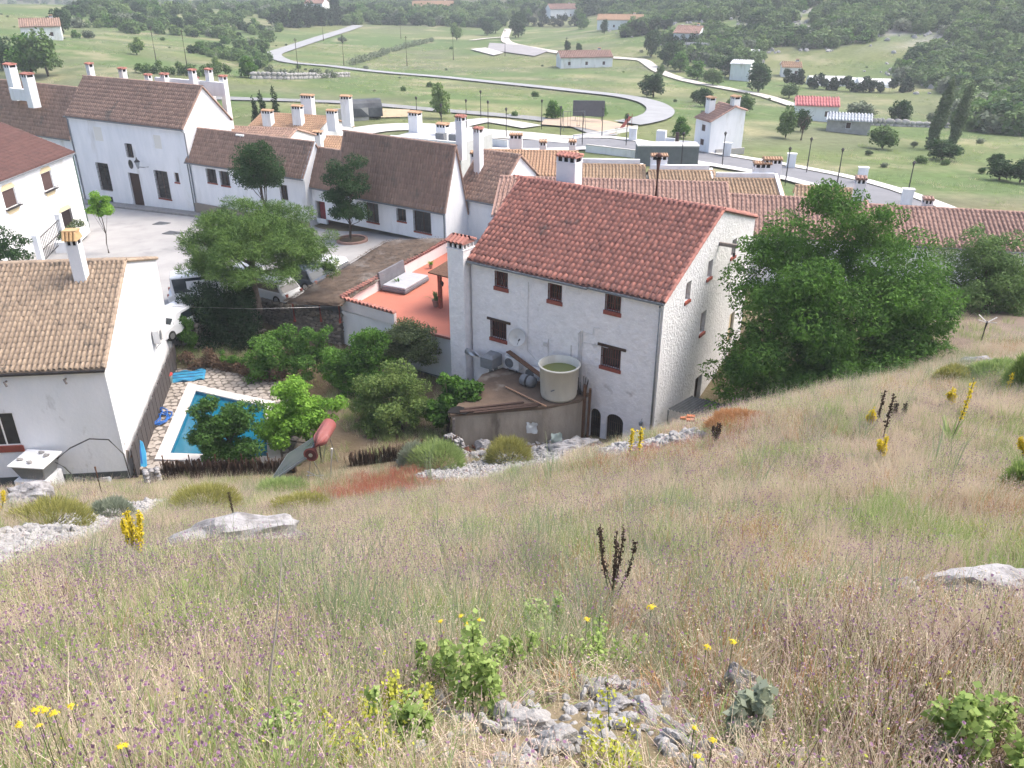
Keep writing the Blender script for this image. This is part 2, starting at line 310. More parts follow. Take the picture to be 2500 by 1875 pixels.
def tile_tpl(r, L, seg=5, th=.018):
    V = []
    for j, (rr, zz) in enumerate(((r * 1.06, .032), (r * .9, .014))):
        for k in range(seg + 1):
            a = math.pi * k / seg; V.append((-math.cos(a) * rr, j * L, math.sin(a) * rr * 1.12 + zz))
    for k in range(seg + 1):    # lower lip shows thickness
        a = math.pi * k / seg; V.append((-math.cos(a) * (r * 1.06 - th), 0, math.sin(a) * (r * 1.06 - th) + .032))
    n = seg + 1
    f = [(k, k + 1, n + k + 1, n + k) for k in range(seg)] + [(2 * n + k, 2 * n + k + 1, k + 1, k) for k in range(seg)]
    return np.array(V), np.array(f)
def tile_roof(par, o, ex, es, W, L, sp, rl, m, singles=0, seg=5, xl=None, xr=None, jit=.012, ext=None, seed=1, name='roof_tiles'):
    """barrel tiles on a slope; o = eave left corner, xl(s)/xr(s) side limits; the nearest `singles` tiles are objects"""
    ex = Vector(ex).normalized(); es = Vector(es).normalized(); en = ex.cross(es); nc = max(2, round(W / sp)); sp = W / nc; r = sp * .35
    nr = max(2, round(L / rl)); rl = L / nr; T, Fc = tile_tpl(r, rl * 1.14, seg); B = np.array([ex, es, en]); rs = np.random.default_rng(seed)
    base = []; xmin = xl(L) if xl else 0; i0 = math.floor(min(xmin, 0) / sp)
    for j in range(nr):
        for i in range(i0, nc):
            x = (i + .5) * sp; s = j * rl
            if xl and x < xl(s + rl / 2): continue
            if xr and x > xr(s + rl / 2): continue
            if j == 0 and ext and ext(x): s -= ext(x)
            base.append((x, s, j))
    nb = len(base); a = rs.normal(0, jit * 1.2, nb); off = rs.normal(0, jit, (nb, 3)) * [.6, 1.6, .35]
    xs_ = np.array([q[0] for q in base]); ss_ = np.array([q[1] for q in base]); off[:, 2] += (fbm(xs_ * .45 + seed, ss_ * .5, 3) - .45) * .07; off[:, 0] += (fbm(xs_ * .3, ss_ * .7 + seed, 5) - .45) * .06
    order = sorted(range(nb), key=lambda q: base[q][1]); single = set(order[:singles]); V = []; FF = []; n = len(T); cnt = 0
    tm = mesh_np('roof_tile', T, Fc, True, m) if singles else None; O = np.array(o)
    for q, (x, s, j) in enumerate(base):
        p = np.array([x, s, 0]) + off[q]
        if q in single:
            t = ob('roof_tile', tm, par); Mx = Matrix(((ex.x, es.x, en.x, 0), (ex.y, es.y, en.y, 0), (ex.z, es.z, en.z, 0), (0, 0, 0, 1)))
            t.matrix_local = Matrix.Translation(O + p @ B) @ Mx @ Matrix.Rotation(a[q], 4, 'Z')
        else:
            c_, s_ = math.cos(a[q]), math.sin(a[q]); Q = T @ np.array([[c_, s_, 0], [-s_, c_, 0], [0, 0, 1]]) + p
            V.append(Q @ B + O); FF.append(Fc + cnt * n); cnt += 1
    if cnt: stuff(ob(name, mesh_np(name, np.concatenate(V), np.concatenate(FF), True, m), par))
def ridge_caps(mb, a, b, r=.13, step=.42):
    a = Vector(a); b = Vector(b); n = max(1, int((b - a).length / step))
    for i in range(n):
        p = a.lerp(b, i / n); q = a.lerp(b, (i + 1.08) / n); s0 = len(mb.v)
        d = (b - a).normalized(); sd_ = d.cross(Vector((0, 0, 1))).normalized(); up = sd_.cross(d)
        V = [c + sd_ * (-math.cos(math.pi * k / 5) * rr) + up * (math.sin(math.pi * k / 5) * rr - .03) for c, rr in ((p, r * 1.06), (q, r * .9)) for k in range(6)]
        mb.add(V, [(k, k + 1, 7 + k, 6 + k) for k in range(5)])
def chimney(par, x, y, z0, z1, wx, wy, tm=None, wm=None, style=0, name='chimney'):
    """white shaft, dark smoke slots and a small hat of barrel tiles"""
    wm = wm or WHITE; tm = tm or TILE_RED; h = min(.32, (z1 - z0) * .25); zs = z1 - h - .12; m = MB()
    m.box(x - wx / 2, x + wx / 2, y - wy / 2, y + wy / 2, z0, zs)
    m.box(x - wx / 2 - .03, x + wx / 2 + .03, y - wy / 2 - .03, y + wy / 2 + .03, zs, zs + .05)
    k = max(2, int(wx / .35))
    for i in range(k + 1):
        px_ = x - wx / 2 + .05 + (wx - .1) * i / k
        for yy in (y - wy / 2 + .05, y + wy / 2 - .05): m.box(px_ - .05, px_ + .05, yy - .05, yy + .05, zs + .05, zs + h)
    o = m.build(name, wm, par)
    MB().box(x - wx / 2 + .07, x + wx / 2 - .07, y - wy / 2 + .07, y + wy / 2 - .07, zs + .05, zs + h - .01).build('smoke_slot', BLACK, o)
    m = MB(); ov = .07; a, b = wx / 2 + ov, wy / 2 + ov; zt = zs + h; rr = .17 * min(1.2, wy)
    m.hexa([(x - a, y - b, zt), (x + a, y - b, zt), (x + a, y + b, zt), (x - a, y + b, zt)], [(x - a * .8, y - .05, zt + rr), (x + a * .8, y - .05, zt + rr), (x + a * .8, y + .05, zt + rr), (x - a * .8, y + .05, zt + rr)])
    nt_ = max(2, int(2 * a / .2)); T, Fc = tile_tpl(a / nt_ * .85, math.hypot(b, rr) * .98, 4)
    for sg in (-1, 1):
        sl_ = Vector((0, -sg * b, rr)).normalized(); ex = Vector((-sg, 0, 0)) if sg > 0 else Vector((1, 0, 0)); ex = Vector((1, 0, 0)) * (1 if sg < 0 else -1); en = ex.cross(sl_)
        for i in range(nt_):
            c0 = Vector((x + ex.x * (-a + (i + .5) * 2 * a / nt_), y + sg * b, zt))
            m.add([c0 + ex * p[0] + sl_ * p[1] + en * p[2] for p in T], [tuple(q) for q in Fc])
    m.build('chimney_cap', tm, o)
    return o
def px_front(eL, eR, ze, zb):
    a, b = atZ(*eL, ze), atZ(*eR, ze); d = (b - a)[:2]; W = np.hypot(*d); return (a[0], a[1], zb), math.atan2(d[1], d[0]), W, d / W, b
def house(name, label, loc, rz, W, he, ry, hr, Dp=None, hb=None, tm=None, wm=None, fh=(), rh=(), sp=.26, rl=.42, ov=.22, fwin=None, rwin=None, cat='house', group=None, gut=True, shear=0, singles=0, seg=4, xl=None, back=True, gutm=None, step=None, caps=True, verge=True, lh=(), rwm=None, chan=None):
    """local frame: x along front, y to the back, z up from base; he front eave, hr ridge at ry, hb back eave at Dp"""
    tm = tm or TILE_OLD; wm = wm or WHITE; Dp = Dp or 2 * ry; hb = he if hb is None else hb; t = thing(name, label, cat, loc, rz, group)
    sx = lambda y: shear * y; lx = (lambda y: xl * y / ry) if xl is not None else sx
    m = MB(); wall(m, (0, 0), (1, 0), [(0, he), (W, he)], fh)
    gd = np.array([shear, 1.0]); k = np.hypot(*gd); gd /= k
    m2 = MB() if rwm else m; wall(m2, (W, 0), gd, [(0, he), (ry * k, hr), (Dp * k, hb)], rh)
    if rwm: m2.build('gable_wall', rwm, t)
    L0 = np.array([lx(Dp), Dp]); dl = -L0 / np.hypot(*L0); kl = np.hypot(*L0)
    wall(m, L0, dl, [(0, hb), ((Dp - ry) / Dp * kl, hr), (kl, he)], lh)
    br = (W + sx(Dp), Dp); d = np.array(L0) - br; wd = np.hypot(*d); wall(m, br, d / wd, [(0, hb), (wd, hb)])
    wo = m.build('wall', wm, t)
    p1 = (hr - he) / ry; p2 = (hr - hb) / (Dp - ry); th = .10
    m = MB(); xo = ov * .6
    ye, yb = -ov, Dp + ov; ze, zb2 = he - p1 * ov, hb - p2 * ov
    st = step or (0, 0)
    def P(x, y, z, s): return (x + (lx(y) if s < 0 else sx(y)), y, z)
    A = [P(-xo, ye, ze, -1), P(W + xo, ye, ze, 1), P(W + xo, ry, hr, 1), P(-xo, ry, hr, -1), P(W + xo, yb, zb2, 1), P(-xo, yb, zb2, -1)]
    up = [(x, y, z + th) for x, y, z in A]
    m.hexa(A[:4], up[:4]); m.hexa([A[3], A[2], A[4], A[5]], [up[3], up[2], up[4], up[5]])
    if step:
        x1, e = step; m.hexa([(-xo, ye - e, ze - p1 * e), (x1, ye - e, ze - p1 * e), (x1, ye, ze), (-xo, ye, ze)], [(-xo, ye - e, ze - p1 * e + th), (x1, ye - e, ze - p1 * e + th), (x1, ye, ze + th), (-xo, ye, ze + th)])
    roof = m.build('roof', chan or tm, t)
    n1_ = Vector((0, -p1, 1)).normalized()
    es = Vector((shear, 1, p1)).normalized(); Ls = (Vector(P(0, ry, hr, 1)) - Vector((sx(ye), ye, ze))).length
    def xlim(s):
        y = ye + s / Ls * (ry - ye); return lx(y) - sx(y) - xo
    ee = (lambda x: step[1] * math.sqrt(1 + p1 * p1) if x < step[0] else 0) if step else None
    tile_roof(roof, Vector((sx(ye) - 0, ye, ze + th - .005)), (1, 0, 0), es, W + xo, Ls, sp, rl, tm, singles, seg, xl=xlim if xl is not None else None, ext=ee, seed=int(W * 100))
    if back:
        es = Vector((-shear, -1, p2)).normalized(); Lb = (Vector((sx(ry), ry, hr)) - Vector((sx(yb), yb, zb2))).length
        tile_roof(roof, Vector((W + xo + sx(yb), yb, zb2 + th - .005)), (-1, 0, 0), es, W + 2 * xo + (abs(xl) * 1.5 if xl else 0), Lb, sp, rl, tm, 0, seg, seed=3)
    if caps:
        m = MB(); ridge_caps(m, A[3][:2] + (hr + th + .02,), A[2][:2] + (hr + th + .02,))
        if verge:
            for sd_ in ((1,) if xl is None else (1, -1)):
                for (ya, za), (yb_, zb_) in (((ye, ze), (ry, hr)), ((yb, zb2), (ry, hr))):
                    x = W + xo - .06 if sd_ > 0 else -xo + .06
                    ridge_caps(m, Vector(P(x, ya, za + th, sd_)), Vector(P(x, yb_, zb_ + th, sd_)), .11)
        m.build('ridge_tiles', tm, roof)
    if gut:
        e = step[1] if step else 0; x1 = step[0] if step else W + xo
        m = MB().beam((-xo, ye - .05 - e, ze + .0 - p1 * e), (x1, ye - .05 - e, ze + .0 - p1 * e), .12, .10)
        m.build('gutter', gutm or ZINC, t)
        if step: MB().beam((x1 + .02, ye - .05, ze), (W + xo, ye - .05, ze), .12, .10).build('gutter', gutm or ZINC, t)
    for i, h in enumerate(fh): window(t, (0, 0), (1, 0), h, **((h[4] if len(h) > 4 else None) or fwin or {}))
    for i, h in enumerate(rh): window(t, (W, 0), gd, h, **((h[4] if len(h) > 4 else None) or rwin or {}))
    return t
def on_roof(he, ry, hr, Dp, hb, y): return he + (hr - he) * y / ry if y < ry else hr - (hr - hb) * (y - ry) / (Dp - ry)
# ------------------------------------------------------------------ the big red-roofed house
MAROON = mat('maroon_iron', (.13, .035, .03), (.09, .03, .028), 6, .6); HB = 1.2; FL = (-2.21, 43.52); RZ = rad(-34.84); MW = 11.41
ARCH = dict(bars=.12, cross=False, frame=WOODD, name='door', bm=WOODD, proud=-.1)
up = dict(bars=.13, sill=REDPAINT, sillh=.2, frame=REDPAINT, cross=True, bm=MAROON, depth=.25)
lo = dict(bars=.14, sill=REDPAINT, sillh=.18, frame=WOODD, lintel=WOODD, depth=.25, bm=MAROON)
gw = dict(bars=0, sill=REDPAINT, sillh=.14, frame=REDPAINT, depth=.3)
fh = [(1.58, 2.42, 7.42, 8.30, up), (4.95, 5.78, 7.40, 8.30, up), (8.28, 9.15, 7.56, 8.42, up), (1.25, 2.32, 4.38, 5.42, lo), (8.2, 9.32, 4.52, 5.62, lo), (7.75, 8.38, -.2, 1.95, ARCH), (8.72, 9.7, -.2, 1.95, ARCH)]
rh = [(2.45, 3.05, 7.85, 8.85, gw), (5.05, 5.65, 8.3, 9.25, gw), (8.2, 8.85, 8.6, 9.6, gw), (4.85, 5.5, 5.25, 6.5, gw), (5.0, 5.95, .2, 2.6, dict(frame=WOODD, name='door', leaf=WOODD, depth=.3)), (9.2, 10.0, 3.0, 5.0, dict(frame=WOODB, leaf=OCHRE, name='door', depth=.2))]
main = house('village_house', 'large white house with a red clay tile roof in the middle of the picture', (*FL, HB), RZ, MW, 8.66, 6.2, 11.62, 11.4, 10.1, TILE_RED, LUMPY, fh, rh, sp=.30, rl=.40, ov=.16, singles=300, seg=5, xl=-1.0, step=(7.38, .07), rwm=LUMPYG, chan=mat('shaded_channel_tile', (.24, .115, .09), (.15, .08, .07), 4, .9))  # roof slab coloured darker to paint in the shade between tile columns
def mp(x, y, z): a, b = math.cos(RZ), math.sin(RZ); return (FL[0] + a * x - b * y, FL[1] + b * x + a * y, HB + z)
# arches over the two ground doors
for o_ in [c for c in main.children if c.name.startswith('door')][:2]: pass
for t0, t1 in ((7.75, 8.38), (8.72, 9.7)):
    m = MB(); c = (t0 + t1) / 2; r = (t1 - t0) / 2; zt = 1.95; h = .38
    for sg in (-1, 1):
        pts = [(c + sg * r, 0)] + [(c + sg * r * math.cos(a), h * math.sin(a)) for a in np.linspace(0, math.pi / 2, 7)] + [(c, h), (c + sg * r, h)]
        pts = [(c + sg * r * math.cos(a), zt - h + h * math.sin(a)) for a in np.linspace(0, math.pi / 2, 7)] + [(c + sg * r, zt)]
        if sg < 0: pts = pts[::-1]
        n = len(pts); m.add([(x, -.004, z) for x, z in pts] + [(x, .2, z) for x, z in pts], [tuple(range(n)), tuple(range(2 * n - 1, n - 1, -1))] + [(i, (i + 1) % n, n + (i + 1) % n, n + i) for i in range(n)])
    m.build('door_arch', LUMPY, main)
# left slice of wall: the tall kitchen chimney standing proud of the corner
m = MB(); m.box(-1.24, -.14, -.5, .5, -.2, 9.15); m.box(-1.28, -.1, -.54, .54, 9.15, 9.22)
for i in range(4): x = -1.18 + i * .327; m.box(x - .06, x + .06, -.49, -.38, 9.22, 9.50); m.box(x - .06, x + .06, .38, .49, 9.22, 9.50)
for y in (-.13, .13): m.box(-1.24, -1.13, y - .06, y + .06, 9.22, 9.5); m.box(-.25, -.14, y - .06, y + .06, 9.22, 9.5)
ch = m.build('chimney', LUMPY, main, bevel=.03)
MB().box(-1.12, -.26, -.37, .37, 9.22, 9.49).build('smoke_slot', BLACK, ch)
m = MB(); m.hexa([(-1.3, -.56, 9.5), (-.08, -.56, 9.5), (-.08, .56, 9.5), (-1.3, .56, 9.5)], [(-1.2, -.05, 9.76), (-.18, -.05, 9.76), (-.18, .05, 9.76), (-1.2, .05, 9.76)])
T, Fc = tile_tpl(.12, .62, 5)
for sg, y0 in ((1, -.6), (-1, .6)):
    sl_ = Vector((0, sg * .58, .27)).normalized(); ex = Vector((sg, 0, 0)); en = ex.cross(sl_)
    for i in range(5):
        c0 = Vector((-1.21 + i * .26, y0, 9.5)); m.add([c0 + ex * p[0] + sl_ * p[1] + en * p[2] for p in T], [tuple(q) for q in Fc])
m.build('chimney_cap', TILE_RED, ch)
# rear chimney with its mossy tile hat and the rusty flue
zr_ = on_roof(8.66, 6.2, 11.62, 11.4, 10.1, 7.4)
chimney(main, 1.55, 7.4, zr_ - .3, zr_ + 1.9, 1.25, .8, TILE_RED, WHITE2)
m = MB(); m.tube([(7.1, 7.4, zr_ - .3), (7.1, 7.4, zr_ + 2.3)], .13, 10); m.tube([(7.1, 7.4, zr_ + 2.3), (7.1, 7.4, zr_ + 2.42), (7.1, 7.4, zr_ + 2.6)], [.20, .22, .04], 10)
m.build('flue_pipe', mat('rusty_flue', (.14, .06, .045), (.09, .05, .045), 5, .8), main, True)
# drainpipe, gable side lifting beam, wall pipes
m = MB(); m.tube([(MW - .12, -.2, 8.45), (MW - .12, -.1, 8.25), (MW - .12, -.09, 0)], .055, 8); m.build('drainpipe', ZINC, main, True)
m = MB(); m.beam((MW - .1, 6.3, 9.9), (MW + 1.0, 6.25, 9.93), .16, .18); bmo = m.build('hoist_beam', GREYWOOD, main)
m = MB(); m.tube([(MW + .85, 6.25, 9.85), (MW + .85, 6.25, 9.55)], .015, 5); m.lathe([(.02, 0), (.07, .04), (.07, .2), (.02, .24)], 8, (MW + .85, 6.25, 9.35)); m.tube([(MW + .85, 6.25, 9.35), (MW + .84, 6.25, 7.2)], .008, 4); m.build('hoist_pulley', IRON, bmo)
PIPEW = mat('white_pipe', (.62, .61, .6), (.5, .49, .48), 4, .6)
m = MB()
for i, x in enumerate((6.9, 7.0, 7.1)): m.tube([(x, -.05, 1.5), (x, -.05, 6.0 + .1 * i), (x + .1, -.05, 6.15)], .02, 5)
m.tube([(7.1, -.05, 6.1), (7.7, -.05, 6.1), (7.75, -.05, 6.5), (8.1, -.06, 6.55)], .02, 5); m.tube([(7.2, -.05, 5.55), (8.6, -.05, 5.6)], .018, 5)
m.tube([(3.75, -.04, 8.1), (3.75, -.04, 4.2), (4.3, -.05, 3.8), (5.6, -.08, 3.4)], .018, 5); m.tube([(5.05, -.03, 3.5), (5.05, -.03, 5.2)], .02, 5); m.tube([(6.45, -.03, 2.6), (6.45, -.03, 5.2)], .025, 5)
m.build('wall_pipes', PIPEW, main)
MB().box(4.75, 4.98, -.06, .0, 4.75, 4.95).build('meter_box', PIPEW, main)
# wall lamp by the doors
m = MB(); m.lathe([(.0, 0), (.09, .03), (.11, .2), (.0, .24)], 8, (10.75, -.14, 1.85)); m.tube([(10.75, -.14, 2.08), (10.75, 0, 2.2)], .02, 5); m.build('wall_lamp', ZINC, main)
# satellite dish
t = thing('satellite_dish', 'pale round satellite dish fixed to the white wall beside a barred window', 'satellite dish', mp(3.25, 0, 5.0), RZ)
m = MB(); prof = [(.0, 0), (.18, .02), (.36, .075), (.48, .14)]; m.lathe(prof, 20, caps=(True, False)); m.lathe([(.0, .012), (.18, .032), (.36, .087), (.475, .15)], 20, caps=(True, False))
Mx = Matrix.Translation((0, -.42, 0)) @ Matrix.Rotation(rad(52), 4, 'Z') @ Matrix.Rotation(rad(72), 4, 'X'); m.xf(Mx); m.build('dish', mat('dish_grey', (.62, .63, .62), (.55, .56, .55), 3, .6), t, True)
m = MB(); m.tube([(0, 0, -.1), (0, -.3, -.1), (0, -.4, 0)], .025, 6); m.tube([Mx @ Vector((0, -.4, .09)), Mx @ Vector((0, -.12, .5))], .015, 5); m.build('arm', IRON, t)
m = MB(); m.tube([Mx @ Vector((0, -.14, .46)), Mx @ Vector((0, -.08, .6))], .05, 8); m.build('receiver', IRON, t)
# air conditioners, duct box
ACW = mat('ac_white', (.66, .66, .66), (.58, .58, .58), 3, .5); ACG = mat('ac_grille', (.2, .21, .23), (.14, .15, .16), 9, .6); BOXG = mat('grey_sheet', (.22, .23, .245), (.17, .18, .19), 3, .5)
def ac(label, loc, rz, w=.95, h=.68, d=.36, g='air conditioners on the walls', stand=True):
    t = thing('air_conditioner', label, 'air conditioner', loc, rz, g); MB().box(-w / 2, w / 2, -d, 0, 0, h).build('casing', ACW, t, bevel=.02)
    m = MB()
    for k in range(7): m.lathe([(.28 - k * .04, 0), (.28 - k * .04, .012), (.262 - k * .04, .012), (.262 - k * .04, 0)], 20, (0, 0, 0), (False, False))
    for k in range(6): a = k * math.pi / 6; m.beam((math.cos(a) * .28, math.sin(a) * .28, .006), (-math.cos(a) * .28, -math.sin(a) * .28, .006), .012, .01)
    m.xf(Matrix.Translation((-w * .18, -d, h / 2)) @ Matrix.Rotation(rad(90), 4, 'X')); m.build('fan_grille', ACG, t)
    MB().lathe([(.0, 0), (.27, .0)], 20, caps=(False, False)).xf(Matrix.Translation((-w * .18, -d - .002, h / 2)) @ Matrix.Rotation(rad(90), 4, 'X')).build('fan_recess', mat('fan_dark', (.06, .065, .07), rough=.8), t)
    m = MB()
    for s in (-.3, .3): m.beam((s, 0, -.03), (s, -d, -.03), .04, .05); m.beam((s, .0, -.35), (s, -d + .05, -.05), .03, .03)
    m.build('bracket', ZINC, t); return t
ac('white air conditioner on the back wall right of the grey duct box', mp(3.0, -.12, 3.05), RZ)
ac('white air conditioner half hidden behind the round water tank', mp(4.35, -.12, 2.75), RZ)
t = thing('duct_unit', 'grey sheet metal fan box with a round duct into the chimney', 'duct unit', mp(1.75, -.7, 2.3), RZ)
m = MB(); m.box(-.35, .45, -.5, .45, .75, 1.35); m.hexa([(-.35, -.5, 1.35), (.45, -.5, 1.35), (.45, .45, 1.35), (-.35, .45, 1.35)], [(-.2, -.3, 1.5), (.35, -.3, 1.5), (.35, .3, 1.5), (-.2, .3, 1.5)]); m.build('fan_box', BOXG, t, bevel=.01)
m = MB().tube([(-.35, 0, 1.05), (-1.2, .05, 1.12), (-1.75, .1, 1.12)], .17, 14); m.build('round_duct', METAL, t, True)
m = MB(); m.box(-.05, .1, -.1, .05, 0, .75); m.box(.15, .3, .1, .25, 0, .75); m.build('stand', ZINC, t)
def Zp(x, y): return 4.0 - .055 * np.maximum(0, y - 56) + .02 * (x + 23)
# ------------------------------------------------------------------ the neighbours and the village round the square
def spec(eL, eR, ze, zb): loc, rz, W, d, b = px_front(eL, eR, ze, zb); return dict(loc=loc, rz=rz, W=W, d=d, a=np.array([loc[0], loc[1]]), b=b, zb=zb, ze=ze)
def hp(sp_, x0, y0, x1, y1, opt=None):
    xm, ym = (x0 + x1) / 2, (y0 + y1) / 2
    t0 = onplane(x0, ym, sp_['a'], sp_['d'])[1]; t1 = onplane(x1, ym, sp_['a'], sp_['d'])[1]
    z1 = onplane(xm, y0, sp_['a'], sp_['d'])[0][2] - sp_['zb']; z0 = onplane(xm, y1, sp_['a'], sp_['d'])[0][2] - sp_['zb']
    return (t0, t1, z0, z1, opt)
def gable(sp_, rp): n = np.array([-sp_['d'][1], sp_['d'][0]]); p, q = onplane(*rp, sp_['b'], n); return q, p[2] - sp_['zb']
BARS = dict(bars=.16, frame=WOODB, sill=None, depth=.2, proud=.1); NICHE = dict(leaf=OCHRE, frame=WHITE, depth=.08, cross=False)
NICHE = dict(leaf=mat('cream_plaster', (.70, .69, .64), rough=.9), frame=WHITE, depth=.06, cross=False)
# A: tall white building on the square
A_ = spec((161, 278), (447, 311), 10.6, 1.6); ry, hr = gable(A_, (492, 213))
ARD = dict(frame=WOODD, leaf=WOODD, depth=.25, name='door')
hA = house('village_building', 'tall white building on the square with an arched dark door and lantern', A_['loc'], A_['rz'], A_['W'], 9.0, ry, hr, 2 * ry, 9.0, TILE_OLD, WHITE,
      [hp(A_, 229, 309, 250, 345, NICHE), hp(A_, 375, 329, 394, 364, NICHE), hp(A_, 309, 351, 324, 384, BARS), hp(A_, 242, 399, 269, 464, BARS), hp(A_, 383, 418, 413, 484, dict(BARS, sill=REDPAINT)), hp(A_, 426, 422, 437, 445, dict(frame=WOODB, sill=REDPAINT)), hp(A_, 320, 424, 346, 502, ARD), hp(A_, 264, 480, 276, 496, dict(frame=IRON, cross=False))], sp=.27, rl=.42, seg=3)
W_ = A_['W']
AK = W_ / 18.6
for x, y, z0, z1, wx, wy in [(W_ - .8, ry + 1.6, hr - 1.5, hr + 1.5, .75, .75), (W_ - .5, ry + 3.6, hr - 2.2, hr + 1.4, .75, .75), (W_ + .25, ry + 4.8, 0, hr + .6, .8, .8), (.4, ry + .7, hr - .6, hr + 1.5, .7, .8), (2.9, ry + 3.0, hr - 1.6, hr + .9, .8, .8), (4.6, ry + 5, hr - 2.6, hr + .1, .8, .7), (10.2, ry + 2.6, hr - 1.2, hr + .7, .8, .8), (14.6, ry + 2.8, hr - 1.2, hr + .5, .8, .8)]:
    chimney(hA, x * AK, ry + (y - ry) * AK, max(0, hr + (z0 - hr) * AK) if z0 else 0, hr + (z1 - hr) * AK, wx * AK * .8, wy * AK * .8, TILE_RED)
MB().box(7, W_, ry + 2.8, ry + 3.1, hr - 1.2, hr + .1).build('parapet', WHITE, hA)
m = MB().tube([(.15, -.35, 8.85), (.1, -.08, 8.5), (.1, -.08, 0)], .07, 6); m.build('drainpipe', ZINC, hA)
m = MB().tube([(W_ - .3, -.35, 8.85), (W_ + .1, -.08, 8.5), (W_ + .1, -.08, 0)], .06, 6); m.build('drainpipe', ZINC, hA)
q = hp(A_, 313, 394, 327, 408); m = MB(); m.lathe([(.0, 0), (.42, .0), (.45, .06), (0, .08)], 16); m.xf(Matrix.Translation(((q[0] + q[1]) / 2, 0, (q[2] + q[3]) / 2)) @ Matrix.Rotation(rad(90), 4, 'X') @ Matrix.Scale(.7, 4, (1, 0, 0))); m.build('round_window', PANE, hA)
q = hp(A_, 338, 381, 360, 408); zc = q[2]
t = thing('wall_lantern', 'black iron lantern on a bracket above the arched door', 'lantern', tuple(A_['a'] + A_['d'] * (q[1])) + (A_['zb'] + zc,), A_['rz'])
m = MB(); m.tube([(0, 0, .1), (0, -.5, .15), (-.5, -.8, .2)], .03, 5); m.build('bracket', IRON, t)
m = MB(); m.lathe([(.1, .1), (.24, .65), (.26, .68)], 6, (-.5, -.8, 0)); m.build('glass', mat('lantern_glass', (.3, .33, .35), rough=.2), t)
m = MB(); m.lathe([(.30, .68), (.14, .86), (.06, .95), (.05, 1.1), (.0, 1.12)], 6, (-.5, -.8, 0)); m.lathe([(.0, 0), (.11, .1)], 6, (-.5, -.8, 0)); m.build('lantern_top', IRON, t)
# raised kerb in front of A
g0 = A_['a']; kd = A_['d']; kn = np.array([-kd[1], kd[0]])
p0, p1, p2, p3 = [tuple(g0 + kd * a + kn * b) for a, b in ((-3, -1.6), (W_ + 2, -1.3), (W_ + 2, .05), (-3, .05))]
struct(MB().hexa([(*p, 1.0) for p in (p0, p1, p2, p3)], [(*p, Zp(*p) + .18) for p in (p0, p1, p2, p3)]).build('pavement', mat('kerb_stone', (.30, .29, .28), (.22, .215, .21), 3, .9, .01, 10)))
# L2: white house behind, at the left edge
L_ = spec((0, 308), (172, 332), 7.7, 1.5); ry2, hr2 = gable(L_, (196, 217)); e = 9; lo_ = tuple(np.array(L_['loc'][:2]) - L_['d'] * e) + (1.5,)
hL = house('village_house', 'white house with weathered roof and two tall chimneys left of the tall building', lo_, L_['rz'], L_['W'] + e, 6.2, ry2, hr2, tm=TILE_OLD, sp=.27, seg=3)
chimney(hL, e + 3.2, ry2 - 1.4, hr2 - 1.6, hr2 + 2.2, .95, .9); chimney(hL, e + 7.2, ry2 - 2.2, hr2 - 2, hr2 + 1.5, .95, .9); MB().box(e + 3.4, e + 7, ry2 - 2.3, ry2 - 1.9, hr2 - 1.4, hr2 - .2).build('parapet', WHITE, hL)
# N1: white house with maroon roof, facade running away from us
R_ = atZ(174, 372, 9.4); Lp = atZ(0, 440, 9.4); d = (R_ - Lp)[:2]; d /= np.hypot(*d); a_ = Lp[:2] - d * 8; N_ = dict(loc=(*a_, 2.6), rz=math.atan2(d[1], d[0]), W=np.hypot(*(R_[:2] - a_)), d=d, a=a_, zb=2.6)
SH = dict(leaf=SHUT, frame=WHITE, depth=.14, cross=False, bars=0)
wins = [hp(N_, 8, 460, 42, 508, SH), hp(N_, 103, 418, 130, 466, SH), hp(N_, 148, 512, 178, 556, dict(SH, bars=.12))]
hN = house('village_house', 'white two storey house with a maroon tile roof and brown shutters at the left edge', N_['loc'], N_['rz'], N_['W'], 6.8, 6.4, 9.4, tm=TILE_MAR, wm=WHITE, fh=wins, sp=.26, rl=.40, seg=3)
for h in wins:
    M = frame_m((0, 0), (1, 0)); t0, t1, z0, z1 = h[:4]
    MB().hexa([(t0 - .2, 0, z1 + .02), (t1 + .2, 0, z1 + .02), (t1 + .2, -.03, z1 + .02), (t0 - .2, -.03, z1 + .02)], [(t0 + .25, 0, z1 + .4), (t1 - .25, 0, z1 + .4), (t1 - .25, -.03, z1 + .4), (t0 + .25, -.03, z1 + .4)]).build('window_trim', OCHRE, hN)
    MB().hexa([(t0 + .25, 0, z0 - .45), (t1 - .25, 0, z0 - .45), (t1 - .25, -.03, z0 - .45), (t0 + .25, -.03, z0 - .45)], [(t0 - .15, 0, z0 - .03), (t1 + .15, 0, z0 - .03), (t1 + .15, -.03, z0 - .03), (t0 - .15, -.03, z0 - .03)]).build('window_trim', OCHRE, hN)
    m = MB(); m.box(t0 - .15, t1 + .15, -.28, 0, z0 - .06, z0); [m.box(t0 - .15 + i * .13, t0 - .13 + i * .13, -.28, -.26, z0, z0 + .22) for i in range(int((t1 - t0 + .3) / .13) + 1)]; m.box(t0 - .15, t1 + .15, -.28, -.26, z0 + .2, z0 + .22); m.build('window_balcony', IRON, hN)
chimney(hN, N_['W'] - 13.6, 3.8, 7.5, 10.4, 1, 1)
m = MB().tube([(N_['W'], -.3, 6.7), (N_['W'] + .05, -.05, 6.4), (N_['W'] + .05, -.05, 0)], .05, 6); m.build('drainpipe', mat('green_pipe', (.08, .13, .10), rough=.6), hN)
